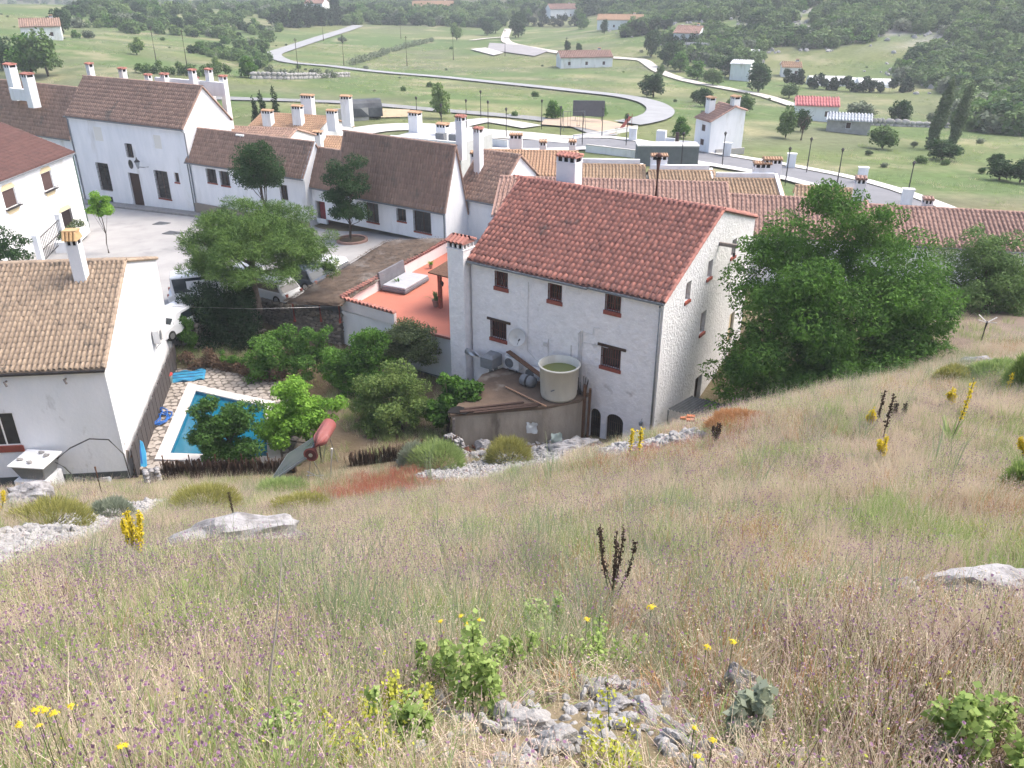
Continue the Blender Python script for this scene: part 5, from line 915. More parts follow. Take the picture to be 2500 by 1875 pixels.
# dark conifers, climbers and hedges
for i, (px, w_, h_, lb) in enumerate([(478, 1.0, 3.9, 'leftmost'), (520, 1.2, 4.5, 'second from left'), (560, 1.2, 4.3, 'third from left'), (600, 1.0, 4.6, 'rightmost')]):
    p = atY(px, 820, 48.2); p[2] = 2.1; t = thing('dark_conifer', f'{lb} of the dense dark conifers clipped together behind the hedge', 'conifer', tuple(p), 0, 'dark conifers by the square'); g = np.random.default_rng(i); cl = [(*(np.array([g.uniform(-1, 1), g.uniform(-.8, .8), 0]) * w_ * (1.05 - .5 * z / h_)), z, .55, .7) for z in np.linspace(.3, h_ - .3, 26)]; cl = [(c[0], c[1], c[3], .55, .7) for c in cl]
    v, f = leaves(cl, 9000, .20, .3, .0, i, 1.0, -1.5, .5); ob('crown', mesh_np('foliage', v, f, False, G_CON), t); MB().tube([(0, 0, -.2), (0, 0, h_ * .8)], [.14, .04], 6).build('trunk', BARK, t)
def hedge(name, label, path, w_, h_, n, size, lm, seed=0, cat='hedge', jag=.25, asp=.5, group=None):
    P = [np.array(p, float) for p in path]; t = thing(name, label, cat, tuple(P[0]), 0, group); g = np.random.default_rng(seed); cl = []
    for a, b_ in zip(P, P[1:]):
        L = np.linalg.norm(b_ - a); k = max(3, int(L / (w_ * .4) * max(1, h_ / w_) * 1.3))
        for _ in range(k): u = g.random(); q = a + (b_ - a) * u - P[0]; hh = h_ * g.uniform(1 - jag, 1 + jag); z = g.uniform(.15, .9) * hh; cl.append((q[0] + g.normal(0, w_ * .2), q[1] + g.normal(0, w_ * .2), q[2] + z, w_ * .42, w_ * .42))
    v, f = leaves(cl, n, size, asp, .3, seed, .5, 0, .4); ob('foliage', mesh_np('foliage', v, f, False, lm), t)
    m = MB(); [m.tube([(q[0], q[1], q[2] - .2 if False else q[2] * 0 + (c_[2])), (q[0], q[1], c_[2] + h_ * .6)], .03, 4) for c_ in [(p - P[0]) for p in P] for q in [c_]]; m.build('stems', BARK, t); return t
BRH = leafmat('dry_hedge_leaf', (0.202, 0.132, 0.0853), (0.109, 0.0697, 0.0465), .15)
hedge('dry_hedge', 'brown half dry hedge behind the swimming pool', [(-20.0, 45.9, 2.1), (-16.5, 45.2, 2.1), (-13.2, 43.3, 2.1)], .8, 1.15, 13000, .14, BRH, 3); hedge('hedge_top', 'green creeper growing over the top of the brown hedge', [(-17.8, 45.6, 3.1), (-13.9, 43.8, 3.0)], .5, .3, 1800, .15, G_MID, 4, 'creeper')
hedge('climbing_plant', 'green climber on the far corner of the bright white gable', [(-20.0, 46.6, 2.2), (-19.7, 46.9, 2.2)], 1.0, 3.8, 3800, .18, G_MID, 5, 'climber')
T_ = [((-12.7, 44.2), [(680, 850, 44.4, 1.6, .8), (760, 880, 44, 1.3, .7), (650, 900, 44, 1.1, .6), (780, 820, 44.5, .8, .5)], 9000, .17, G_MID, 'loose feathery green tree in the middle of the garden', 7, .35),
      ((-9.2, 43.3), [(880, 880, 43.5, 1.7, 1.2), (850, 930, 43, 1.2, .8), (900, 830, 43.5, .9, .7)], 11000, .17, G_ELM, 'dense dark green tree in front of the terrace wall', 12, .35),
      ((-6.4, 44.6), [(990, 830, 44.6, 1.5, 1.3), (1030, 860, 44.6, .9, .9), (950, 850, 44.6, .9, .8)], 12000, .13, G_OLIVE, 'round olive green bushy tree against the white terrace wall', 14, .35),
      ((-5.8, 38.9), [(960, 970, 39, 1.6, 1.5), (900, 1010, 38.8, 1.1, .9), (1010, 1000, 38.8, 1.0, .9), (975, 920, 39.2, .9, .7)], 13000, .14, leafmat('light_tip_leaf', (0.232, 0.31, 0.093), (0.0775, 0.155, 0.0388)), 'round fruit tree with pale leaf tips left of the outbuilding', 12, .35),
      ((-9.6, 36.2), [(725, 1010, 36.4, 1.5, 1.2), (680, 1050, 36, 1.0, .8), (780, 1000, 36.4, 1.0, .7), (720, 960, 36.5, .9, .6)], 9500, .17, G_BRIGHT, 'bright yellow green tree beside the pool border', 8, .38),
      ((-3.6, 38.6), [(1095, 950, 38.8, .9, .8), (1145, 955, 38.9, .75, .5), (1060, 1000, 38.6, .8, .6)], 3200, .26, G_ELM, 'large leaved fig bush at the corner of the outbuilding', 9, .35),
      ((-12.9, 34.4), [(550, 1060, 34.5, 1.5, 1.3), (500, 1090, 34.3, 1.1, .8), (590, 1010, 34.7, 1.0, .7), (500, 1000, 34.5, .7, .6), (600, 1100, 34.3, .9, .8)], 10500, .15, leafmat('glossy_leaf', (0.109, 0.225, 0.0465), (0.0388, 0.093, 0.0232)), 'dark green lemon tree overhanging the swimming pool', 12, .35)]
for i, (b_, lob, n_l, sz, lm, lab, per, cr) in enumerate(T_): ptree('garden_tree', lab, (*b_, 1.9), [(a_, b2, c_, d_ * (.92 if i == 6 else 1.15), e_ * (.95 if i == 6 else 1.15)) for a_, b2, c_, d_, e_ in lob], int(n_l * 1.7), sz, lm, .10, per * 1.5, cr * 1.1, 20 + i, shell=.45)
# street trees
p = atZ(860, 588, 3.6); ptree('street_tree', 'dark round street tree with a bare trunk in front of the low white house', (p[0], p[1], 3.5), [(850, 440, 67.6, 1.75, 1.9), (855, 510, 67.6, 1.6, 1.2), (830, 480, 67.5, 1.2, 1)], 15000, .17, G_DARK, .12, 10, .5, 41, shell=.5)
t = thing('tree_planter', 'round brick planter at the foot of the dark street tree', 'planter', (p[0], p[1], 3.3)); MB().lathe([(1.3, 0), (1.3, .5), (1.1, .5), (1.1, .3)], 18, caps=(True, False)).build('brick_ring', TILE_PINK, t); MB().lathe([(0, .35), (1.1, .33)], 18, caps=(False, False)).build('soil', mat('soil', (.12, .09, .06)), t)
p = atY(640, 500, 69); ptree('street_tree', 'dark round street tree standing above the stone pine crown', (p[0], p[1], 3.0), [(632, 400, 69, 2.0, 1.6), (610, 430, 69, 1.6, 1.2), (660, 430, 69, 1.6, 1.2), (630, 365, 69, 1.2, .9)], 17000, .17, G_DARK, .12, 10, .5, 42, shell=.5)
p = atZ(262, 600, 3.9); ptree('young_street_tree', 'small bright clipped tree on a thin stem by the white gate', (p[0], p[1], 3.7), [(242, 490, p[1], .95, 1.05), (240, 520, p[1], .7, .5)], 4200, .17, G_BRIGHT, .05, 14, .4, 43, shell=.5)
ptree('shrub', 'dark shrub at the left edge in front of the maroon roofed house', (*atY(10, 660, 55)[:2], 3.2), [(15, 600, 55, 1.5, 1.3), (-40, 620, 55, 1.6, 1.3)], 6000, .18, G_DARK, .08, 10, .4, 44, cat='shrub')
# gate, planter box and path of the maroon-roofed house
ga = atZ(102, 640, 3.9); gb = atZ(157, 590, 3.7); t = thing('white_gateway', 'white gate posts with a black iron gate by the maroon roofed house', 'gate', (ga[0], ga[1], 3.3)); d = gb - ga
for k in (0, 1): q = d * k; MB().box(q[0] - .2, q[0] + .2, q[1] - .2, q[1] + .2, 0, 2.7).build('gate_post', WHITE, t)
m = MB(); a_ = Vector((0, 0, 0)); e_ = Vector((d[0], d[1], 0)); L = e_.length
for i in range(16): q = e_ * ((i + .5) / 16); m.beam(q + Vector((0, 0, .5)), q + Vector((0, 0, 2.3)), .03, .03)
for z in (.55, 1.3, 2.25): m.beam(Vector((0, 0, z)), e_ + Vector((0, 0, z)), .05, .06)
m.build('iron_gate', IRON, t)
pa, pb = atZ(165, 600, 3.8), atZ(218, 555, 3.6); t = thing('planter_box', 'low white planter box with red edge and shrubs by the gate', 'planter', (pa[0], pa[1], 3.2)); d = pb - pa; n2 = np.array([-d[1], d[0], 0]); n2 = n2 / np.linalg.norm(n2) * 1.0
m = MB().hexa([(0, 0, 0), tuple(d * [1, 1, 0]), tuple(d * [1, 1, 0] + n2), tuple(n2)], [(0, 0, .9), tuple(d * [1, 1, 0] + [0, 0, .9]), tuple(d * [1, 1, 0] + n2 + [0, 0, .9]), tuple(n2 + [0, 0, .9])]); m.build('box', WHITE, t); v, f = leaves([(*(d * u * [1, 1, 0] + n2 * .5), 1.1, .6, .5)[:3] + (.6, .5) for u in (.2, .5, .8)], 1200, .2, .5, .4, 3); v = v + [0, 0, 1.0]; ob('shrubs', mesh_np('shrubs', v, f, False, G_OLIVE), t)
# big elm on the right and its lighter neighbour
ex0 = (16.4, 39.5); ptree('large_elm', 'huge dense green elm hiding the right side of the big house', (*ex0, gz(*ex0)), [(2050, 780, 39, 3.6, 2.6), (1930, 700, 40, 2.6, 2.2), (2010, 560, 41, 2.2, 2.2), (2180, 640, 40, 2.2, 1.8), (2200, 760, 38.5, 2.4, 2.0), (2080, 890, 37, 3.0, 1.8), (1900, 860, 38.5, 2.4, 1.9), (1810, 930, 38.5, 1.7, 1.3), (1770, 985, 37.5, 1.3, 1.0), (2230, 880, 37, 1.9, 1.6), (1870, 620, 41, 1.5, 1.5), (2110, 560, 41, 1.5, 1.5), (1980, 960, 36, 2.0, 1.2), (2140, 960, 36, 1.7, 1.1), (2020, 490, 41.5, 1.2, 1.0)], 130000, .20, G_ELM, .36, 5, .62, 51, nl=26, shell=.62, qlo=.6, asp=.42, droop=.5)
ex1 = (27.5, 46); ptree('slender_elm', 'lighter airy elm right of the huge one with long twigs', (*ex1, gz(*ex1)), [(2400, 660, 46, 2.6, 1.6), (2340, 720, 45.5, 1.9, 1.2), (2440, 720, 46, 2.1, 1.2), (2380, 590, 46.5, 1.5, 1.6), (2450, 600, 46.5, 1.1, 1.2), (2500, 690, 46.5, 1.6, 1.2), (2290, 640, 46, 1.2, 1.5)], 24000, .19, leafmat('airy_leaf', (0.171, 0.271, 0.0853), (0.0775, 0.147, 0.0465)), .2, 7, .5, 52, nl=26, shell=.4, asp=.42, droop=.4)
p = atZ(2395, 832, 8); p = hit(2395, 832, 20, 60); t = thing('clothes_line', 'black post with white rotary clothes line arms on bare ground', 'clothes line', tuple(p)); MB().tube([(0, 0, -.1), (.05, 0, 1.0)], .06, 8).build('post', IRON, t); m = MB(); [m.beam((.05, 0, .95), (.05 + .55 * math.cos(a), .55 * math.sin(a), 1.15), .04, .03) for a in (.3, 1.9, 3.4, 5.0)]; m.build('arms', PIPEW, t)
# ------------------------------------------------------------------ valley: roads, lots, lamps, farms, trees, wood
def smooth(P, step):
    P = np.array(P, float); out = []
    for i in range(len(P) - 1):
        p0, p1, p2, p3 = P[max(i - 1, 0)], P[i], P[i + 1], P[min(i + 2, len(P) - 1)]; k = max(2, int(np.linalg.norm(p2 - p1) / step))
        for j in range(k): t = j / k; out.append(.5 * (2 * p1 + (p2 - p0) * t + (2 * p0 - 5 * p1 + 4 * p2 - p3) * t * t + (3 * p1 - p0 - 3 * p2 + p3) * t ** 3))
    return np.array(out + [P[-1]])
def strip(name, ctr, o0, o1, m, dz, dz2=None):
    c = smooth(ctr, 3.0); d = np.gradient(c, axis=0); n = unit(np.stack([-d[:, 1], d[:, 0]], 1)); K = 4; us = np.linspace(0, 1, K + 1); V = []
    for u in us: q = c + n * (o0 + (o1 - o0) * u); V.append(np.stack([q[:, 0], q[:, 1], Hs(q[:, 0], q[:, 1]) + dz], 1))
    N_ = len(c); V = np.concatenate(V); Fq = [(k * N_ + i, k * N_ + i + 1, (k + 1) * N_ + i + 1, (k + 1) * N_ + i) for k in range(K) for i in range(N_ - 1)]
    return struct(ob(name, mesh_np(name, V, Fq, False, m)))
ASPH = mat('asphalt', (.20, .205, .22), (.165, .17, .185), .4, .9); PALE = mat('pale_concrete', (.52, .51, .49), (.45, .44, .42), .5, .9); TRACK = mat('white_track', (.58, .55, .50), (.48, .45, .40), .3, .95); KERB = mat('white_kerb', (.62, .61, .6), (.55, .54, .53), .5, .9)
def pxy(L, y0=62): return [tuple(hit(x, y, y0, 900)[:2]) for x, y in L]
r1 = pxy([(2260, 535), (2160, 492), (2050, 455), (1900, 420), (1700, 386), (1560, 363), (1480, 352), (1400, 352), (1300, 356), (1180, 352), (1090, 345)])
strip('road', r1, -3.0, 3.0, ASPH, .14); strip('pavement', r1, 3.0, 4.7, KERB, .24); strip('pavement', r1, -4.7, -3.0, KERB, .24)
r2 = pxy([(875, 63), (790, 92), (704, 120), (668, 134), (690, 149), (727, 157), (802, 163), (875, 172), (942, 179), (1075, 190), (1200, 203), (1320, 215), (1421, 226), (1516, 237), (1580, 251), (1610, 268), (1605, 286), (1570, 299), (1530, 306)], 100)
strip('country_road', r2, -2.4, 2.4, mat('country_asphalt', (.30, .31, .325), (.25, .26, .27), .3, .9), .3)
strip('lane', pxy([(480, 240), (600, 245), (760, 249), (875, 254), (1059, 270), (1233, 286), (1340, 296), (1420, 312), (1480, 335)], 90), -1.9, 1.9, mat('lane_asphalt', (.25, .255, .26), (.21, .215, .22), .3, .9), .2)
strip('farm_track', pxy([(1240, 72), (1233, 95), (1250, 109), (1342, 127), (1437, 139), (1542, 147), (1573, 152), (1611, 177), (1675, 199), (1770, 218), (1860, 236), (1942, 262)], 120), -1.7, 1.7, TRACK, .3)
strip('farm_track', pxy([(1233, 92), (1190, 95), (1150, 100)], 120), -1.4, 1.4, TRACK, .3)
strip('street', pxy([(860, 330), (930, 318), (1010, 312), (1090, 318), (1180, 326), (1280, 334), (1400, 346)], 80), -2.6, 2.6, PALE, .18); strip('street', pxy([(1090, 318), (1160, 300), (1210, 298), (1300, 315)], 80), -2.0, 2.0, PALE, .2)
def lot(name, px, m, dz=.12, y0=70): sheet(name, pxy(px, y0), Hs, m, dz, 3.0)
lot('bare_lot', [(1010, 322), (1200, 332), (1350, 342), (1470, 352), (1440, 357), (1300, 352), (1100, 338), (1000, 332)], mat('ochre_earth', (.44, .33, .17), (.36, .27, .14), .5, .95)); lot('gravel_lot', [(1195, 107), (1270, 112), (1340, 127), (1305, 140), (1190, 124)], mat('grey_gravel', (.30, .29, .30), (.25, .245, .25), .4, .95), .35, 120)
lot('white_slab', [(1148, 123), (1185, 119), (1230, 132), (1205, 138)], PALE, .4, 120); lot('play_area', [(1330, 296), (1400, 290), (1480, 298), (1555, 315), (1490, 332), (1420, 318), (1320, 310)], mat('pink_sand', (.36, .28, .23), (.42, .34, .24), .6, .95), .25); lot('earth_yard', [(905, 268), (1000, 272), (1010, 290), (920, 292)], mat('sand_earth', (.42, .34, .22), (.36, .29, .19), .4, .95), .2)
lot('dirt_patch', [(2130, 835), (2230, 790), (2380, 765), (2540, 760), (2560, 850), (2420, 868), (2280, 862)], mat('bare_earth', (.20, .155, .12), (.155, .12, .095), .8, .95, .02, 5), .05, 30)
def rot_to(a, b): return math.atan2(b[1] - a[1], b[0] - a[0])
# street lamps
def lamp(label, p, h):
    t = thing('street_lamp', label, 'street lamp', tuple(p), 0, 'street lamps of the new street'); MB().tube([(0, 0, -.2), (0, 0, .5), (0, 0, h)], [.09, .07, .045], 6).build('post', IRON, t); m = MB(); m.lathe([(.05, h), (.16, h + .35), (.2, h + .38), (.05, h + .55)], 6); m.build('lantern', IRON, t)
LM = [(1019, 309, 'by the dark covered trailer'), (1079, 329, 'in front of the pale thin tree'), (1139, 316, 'beside the tall white chimney'), (1174, 291, 'on the lane verge above the ochre lot'), (1192, 322, 'left of the ochre lot wall'), (1236, 342, 'at the near edge of the ochre lot'), (1322, 318, 'left of the play area mound'), (1368, 335, 'below the round green bush of the play area'), (1421, 358, 'nearest the play area board'), (1469, 339, 'right of the play area board'), (1528, 361, 'beside the first white utility box'), (1662, 411, 'right of the grey container'), (1762, 411, 'below the lone white house'), (1916, 455, 'beside the wide orange capped chimney'), (1968, 426, 'on the far kerb of the curving road'), (2042, 458, 'above the huge elm by the road'), (2211, 497, 'at the end of the road bend')]
for px, py, lb in LM: lamp('black street lamp ' + lb, hit(px, py, 60, 300), 3.6)
PL = [(840, 161, 'in the field inside the road loop'), (994, 162, 'between the road and the rough meadow'), (979, 95, 'beside the far hedge'), (1107, 147, 'in the middle of the rough meadow'), (1233, 138, 'beside the white slab'), (790, 100, 'at the bend of the country road'), (730, 190, 'by the stone wall left of the lane'), (383, 158, 'in the green field behind the tall building'), (458, 170, 'in the green field right of the tall building'), (1382, 165, 'in front of the long white farmhouse'), (1258, 92, 'by the white track bend')]
for px, py, lb in PL: pole('thin wooden power pole ' + lb, hit(px, py, 100, 800), 8, BARK, 'power_pole', 'power pole', 'power poles in the valley', .13)
for i, (px, py) in enumerate([(1544, 348), (1773, 384), (1929, 413), (2102, 449), (2210, 505)]):
    p = hit(px, py, 60, 300); t = thing('utility_box', f'white utility box on the verge, {["first", "second", "third", "fourth", "last"][i]} from the lone white house side' if i else 'white utility box left of the lone white house', 'utility box', tuple(p), rad(-15), 'utility boxes along the road'); MB().box(-.5, .5, -.3, .3, -.2, 1.7).build('box', WHITE, t); MB().box(-.56, .56, -.36, .36, 1.7, 1.8).build('cap', WHITE, t)
# houses of the valley
def fhouse(label, px, py, W, D, he, hr, rz, tm=TILE_ORG, wm=None, wins=2, ch=True, name='farmhouse', p=None, sp=.5):
    p = hit(px, py, 80, 900) if p is None else p; fh = [(W * (i + .5) / wins - .4, W * (i + .5) / wins + .4, 1.0, 2.0, dict(leaf=SHUT, frame=WHITE, cross=False)) for i in range(wins)]
    c_, s_ = math.cos(rz), math.sin(rz); h = house(name, label, (p[0] - c_ * W / 2, p[1] - s_ * W / 2, p[2] - .3), rz, W, he + .3, D / 2, hr + .3, tm=tm, wm=wm or WHITE, fh=fh, rh=[(D * .3, D * .3 + .9, 1, 2, dict(leaf=SHUT, frame=WHITE, cross=False))] if wins else (), sp=sp, rl=1.0, seg=3, gut=False, ov=.3, caps=False)
    if ch: chimney(h, W * .8, D * .6, he, hr + 1.1, .8, .8, TILE_ORG)
    return h
fhouse('small white farmhouse with grey brown roof at the top left corner', 105, 97, 9, 8, 3, 4.6, rad(25), TILE_OLD); fhouse('white house with pink roof among dark cypresses at the top', 768, 42, 9, 9, 6, 8, rad(-10), TILE_PINK); fhouse('orange roofed house half hidden in the far trees', 1058, 34, 22, 12, 3, 6, rad(5), TILE_ORG); fhouse('pink roofed house behind the dark cypresses above the fields', 1377, 44, 14, 9, 4, 6, rad(15), TILE_PINK)
fhouse('wide white house with many roofs in the trees at the field edge', 1512, 72, 18, 9, 3.5, 5.2, rad(-10), TILE_ORG, wins=4); fhouse('white gabled house under the wooded hill', 1672, 117, 8, 9, 4.2, 6, rad(-25), TILE_PINK); fhouse('long low white farmhouse beside the white track', 1432, 166, 15, 7, 2.8, 4.2, rad(8), TILE_PINK, wins=3); fhouse('grey block shed below the white gabled house', 1692, 138, 9, 6, 3.2, 3.5, rad(-12), ZINC, CONC, wins=0, ch=False, name='shed'); fhouse('small white shed among the allotment trees', 1804, 198, 5, 5, 4, 4.6, rad(-25), WHITE, wins=0, ch=False, name='shed')
fhouse('white barn with a bright pink roof on the right', 1990, 296, 7.2, 5, 2.6, 3.6, rad(-14), mat('pink_sheet_roof', (.62, .22, .22), (.55, .2, .2), .5, .7), wins=2, ch=False, name='barn'); fhouse('grey open shed with a pale sheet roof right of the pink barn', 2068, 326, 6.6, 4.2, 2.0, 2.7, rad(-20), mat('pale_sheet_roof', (.5, .53, .56), (.44, .47, .5), .5, .6), CONC, wins=1, ch=False, name='shed'); fhouse('small cottage with a white chimney behind the dark hedge', 1930, 190, 5, 4, 2.6, 3.6, rad(-10), TILE_ORG)
for px, py, L, r_, lb in ((2015, 208, 9, 2.2, 'leftmost white plastic greenhouse behind the long hedge'), (2088, 211, 5, 2.0, 'middle white plastic greenhouse behind the long hedge'), (2130, 213, 8, 2.0, 'rightmost white plastic greenhouse behind the long hedge'), (1795, 136, 14, 1.8, 'long white plastic tunnel under the wooded hill'), (1745, 150, 9, 1.8, 'white plastic tunnel slanting behind the allotment trees')):
    p = hit(px, py, 120, 500); t = thing('greenhouse_tunnel', lb, 'greenhouse', tuple(p), rad(-6 if px != 1745 else 35), 'plastic greenhouses'); m = MB(); n = 8; V = [(x, -r_ * math.cos(math.pi * k / n), r_ * math.sin(math.pi * k / n)) for x in (-L / 2, L / 2) for k in range(n + 1)]; m.add(V, [(k, k + 1, n + 2 + k, n + 1 + k) for k in range(n)] + [tuple(range(n + 1)), tuple(range(2 * n + 1, n, -1))]); m.build('plastic_skin', mat('white_plastic_film', (.74, .76, .76), rough=.5), t); m = MB(); [m.tube([(x, -r_ * 1.01 * math.cos(math.pi * k / n), r_ * 1.01 * math.sin(math.pi * k / n)) for k in range(n + 1)], .04, 4) for x in np.linspace(-L / 2, L / 2, 5)]; m.build('hoops', ZINC, t)
# lone white house by the road, garden wall and gate, container
s = spec((1700, 286), (1737, 297), 6.4, 1.3); ry, hr = gable(s, (1795, 262)); SM = dict(frame=WOODB, depth=.12, leaf=SHUT, cross=False)
hw = house('white_house', 'lone white two storey house with a pinkish roof beside the road', s['loc'], s['rz'], s['W'], 5.1, ry, hr, 1.5 * ry, 6.2, TILE_PINK, WHITE, [hp(s, 1713, 304, 1722, 320, SM), hp(s, 1709, 339, 1718, 354, SM)], sp=.35, seg=3, gut=False); chimney(hw, 1.0, ry * .4, 5, hr + 1.0, .9, .9, TILE_ORG); chimney(hw, s['W'] - .6, ry * 1.1, 6, hr + 1.3, .9, .9, TILE_ORG)
b0 = s['b']; MB().box(s['W'], s['W'] + .25, 1, 1.6 * ry, -1, 1.6).build('plinth', CONC, hw); a_, b_ = hit(1612, 362, 80, 200), hit(1700, 372, 80, 200); t = thing('garden_wall', 'low white garden wall with a brown gate left of the lone white house', 'wall', tuple(a_), rot_to(a_, b_)); L = np.hypot(*(b_ - a_)[:2]); MB().box(0, L * .38, 0, .25, -.5, 1.3).build('wall', WHITE, t); MB().box(L * .5, L, 0, .25, -.5, 1.1).build('wall', WHITE, t); MB().box(L * .40, L * .48, 0, .2, -.3, 2.1).build('gate', SHUT, t); MB().box(-.6, .6, -.3, .5, -.3, 2.2).build('gate_pier', WHITE, t)
p = hit(1625, 404, 70, 200); t = thing('shipping_container', 'dark grey container with a pale roof beside the road', 'container', tuple(p), rad(-2)); MB().box(-3.6, 3.6, -1.2, 1.2, -.2, 2.3).build('box', mat('container_grey', (.15, .17, .18), (.12, .14, .15), 2, .7), t); MB().box(-3.65, 3.65, -1.25, 1.25, 2.3, 2.45).build('roof', KERB, t); m = MB(); [m.box(-3.5 + i * .3, -3.4 + i * .3, -1.23, -1.2, 0, 2.2) for i in range(24)]; m.build('ribs', mat('container_grey'  , (.15, .17, .18)), t)
p = hit(1436, 300, 90, 250); t = thing('notice_board', 'large dark board on posts at the play area', 'board', tuple(p), rad(-4)); m = MB(); [m.tube([(x, 0, -.2), (x, 0, 2.0)], .07, 6) for x in (-2, 2)]; m.build('posts', ZINC, t); MB().box(-2.4, 2.4, -.06, .06, .9, 3.2).build('panel', mat('board_grey', (.10, .105, .12), (.08, .085, .1), 3, .6), t)
p = hit(1530, 318, 90, 250); t = thing('slide', 'small dark red slide at the edge of the play area', 'slide', tuple(p), rad(40)); MB().beam((-1.4, 0, .1), (.6, 0, 1.8), .6, .08).build('chute', REDPAINT, t); m = MB(); [m.tube([(.6, y, 0), (.6, y, 2.2)], .05, 5) for y in (-.35, .35)]; m.build('ladder', REDPAINT, t)
p = hit(1400, 318, 90, 250); t = thing('swing_frame', 'grey metal swing frame in the play area', 'swing', tuple(p), rad(10)); m = MB(); [m.tube([(x, y, 0), (x, 0, 2.6)], .05, 5) for x in (-1.6, 1.6) for y in (-.8, .8)]; m.tube([(-1.6, 0, 2.6), (1.6, 0, 2.6)], .05, 5); m.build('frame', ZINC, t); m = MB(); [m.tube([(x, 0, 2.6), (x, 0, .6)], .02, 4) for x in (-.9, -.5, .5, .9)]; m.box(-.95, -.45, -.12, .12, .55, .6); m.box(.45, .95, -.12, .12, .55, .6); m.build('seats', IRON, t)
p = hit(895, 290, 80, 250); t = thing('covered_trailer', 'trailer under a dark and silver cover beside the earth yard', 'trailer', tuple(p), rad(20)); m = MB(); n = 8; V = [(x, -1.7 * math.cos(math.pi * k / n), .5 + 2.4 * math.sin(math.pi * k / n) ** .7) for x in (-2.2, 2.2) for k in range(n + 1)]; m.add(V, [(k, k + 1, n + 2 + k, n + 1 + k) for k in range(n)] + [tuple(range(n + 1)), tuple(range(2 * n + 1, n, -1))]); m.build('cover', mat('black_tarp', (.03, .035, .04), (.10, .11, .12), .5, .4), t); MB().box(-2, 2, -1, 1, .2, .5).build('chassis', IRON, t)
MB_ = tag(MB().box(-2.6, 2.6, -.2, .2, 0, 1.8).xf(Matrix.Translation(hit(858, 296, 80, 250)) @ Matrix.Rotation(rad(14), 4, 'Z')).build('block_wall', CONC, None), 'grey block wall left of the covered trailer', 'wall')
# low white street walls
for i, (pl, h_, lb) in enumerate([([(1000, 340), (1120, 350), (1240, 365)], 1.0, 'low white wall along the street left of the orange roof'), ([(1400, 345), (1480, 334), (1555, 318)], .6, 'low pale wall at the corner of the play area'), ([(1430, 374), (1500, 380), (1575, 392)], .9, 'low white wall behind the sandy roofs')]):
    P = pxy(pl, 70); O = (*P[0], H(*P[0])); t = thing('street_wall', lb, 'wall', O); m = MB(); m2 = MB()
    for a, b in zip(P, P[1:]): A = Vector((a[0] - O[0], a[1] - O[1], H(*a) - O[2])); B = Vector((b[0] - O[0], b[1] - O[1], H(*b) - O[2])); m.beam(A + Vector((0, 0, h_ / 2 - .2)), B + Vector((0, 0, h_ / 2 - .2)), .25, h_ + .4); m2.beam(A + Vector((0, 0, h_ + .03)), B + Vector((0, 0, h_ + .03)), .33, .07)
    m.build('wall', WHITE, t); m2.build('coping', PALE, t)
# ---- far trees: one mesh set per kind, copied
def unit_tree(nm, lm, n, size, R_, k, cr, seed, bot=-.5, squash=1.):
    cl = clumps((0, 0, .88), (R_[0], R_[1], R_[2] * 1.25), int(k * 1.3), cr, seed, .3, -.85, .85); v, f = leaves(cl, n, size, .6, .5, seed, .3, 0, .35); crown = mesh_np('crown_' + nm, v, f, False, lm); m = MB(); limbs(m, (0, 0, -.1), (0, 0, 1.0), cl, .07, seed, 5); me = bpy.data.meshes.new('trunk_' + nm); me.from_pydata(m.v, [], m.f); me.materials.append(BARK); return crown, me
KIND = {'oak': unit_tree('oak', G_FAR, 2600, .17, (.72, .72, .5), 26, .36, 1), 'pale': unit_tree('pale', G_FAR2, 2200, .17, (.55, .55, .6), 22, .33, 2), 'grey': unit_tree('grey', G_GREY, 2400, .16, (.7, .7, .45), 24, .36, 3), 'dark': unit_tree('dark', G_DARK, 2600, .17, (.62, .62, .6), 26, .36, 4), 'bright': unit_tree('bright', G_MID, 2400, .17, (.6, .6, .55), 22, .36, 5)}
def ftree(label, px, py, hpx, kind='oak', wr=1.0, group='scattered valley trees', y0=60):
    p = hit(px, py, y0, 900); hm = hpx * np.hypot(p[1], p[0]) * 1.06 / F; cr_, tr = KIND[kind]; t = thing('valley_tree', label, 'tree', tuple(p), rnd.uniform(0, 6), group); s = hm / 1.8
    for nm, me in (('crown', cr_), ('trunk', tr)): o = ob(nm, me, t); o.scale = (s * wr, s * wr, s)
    return t
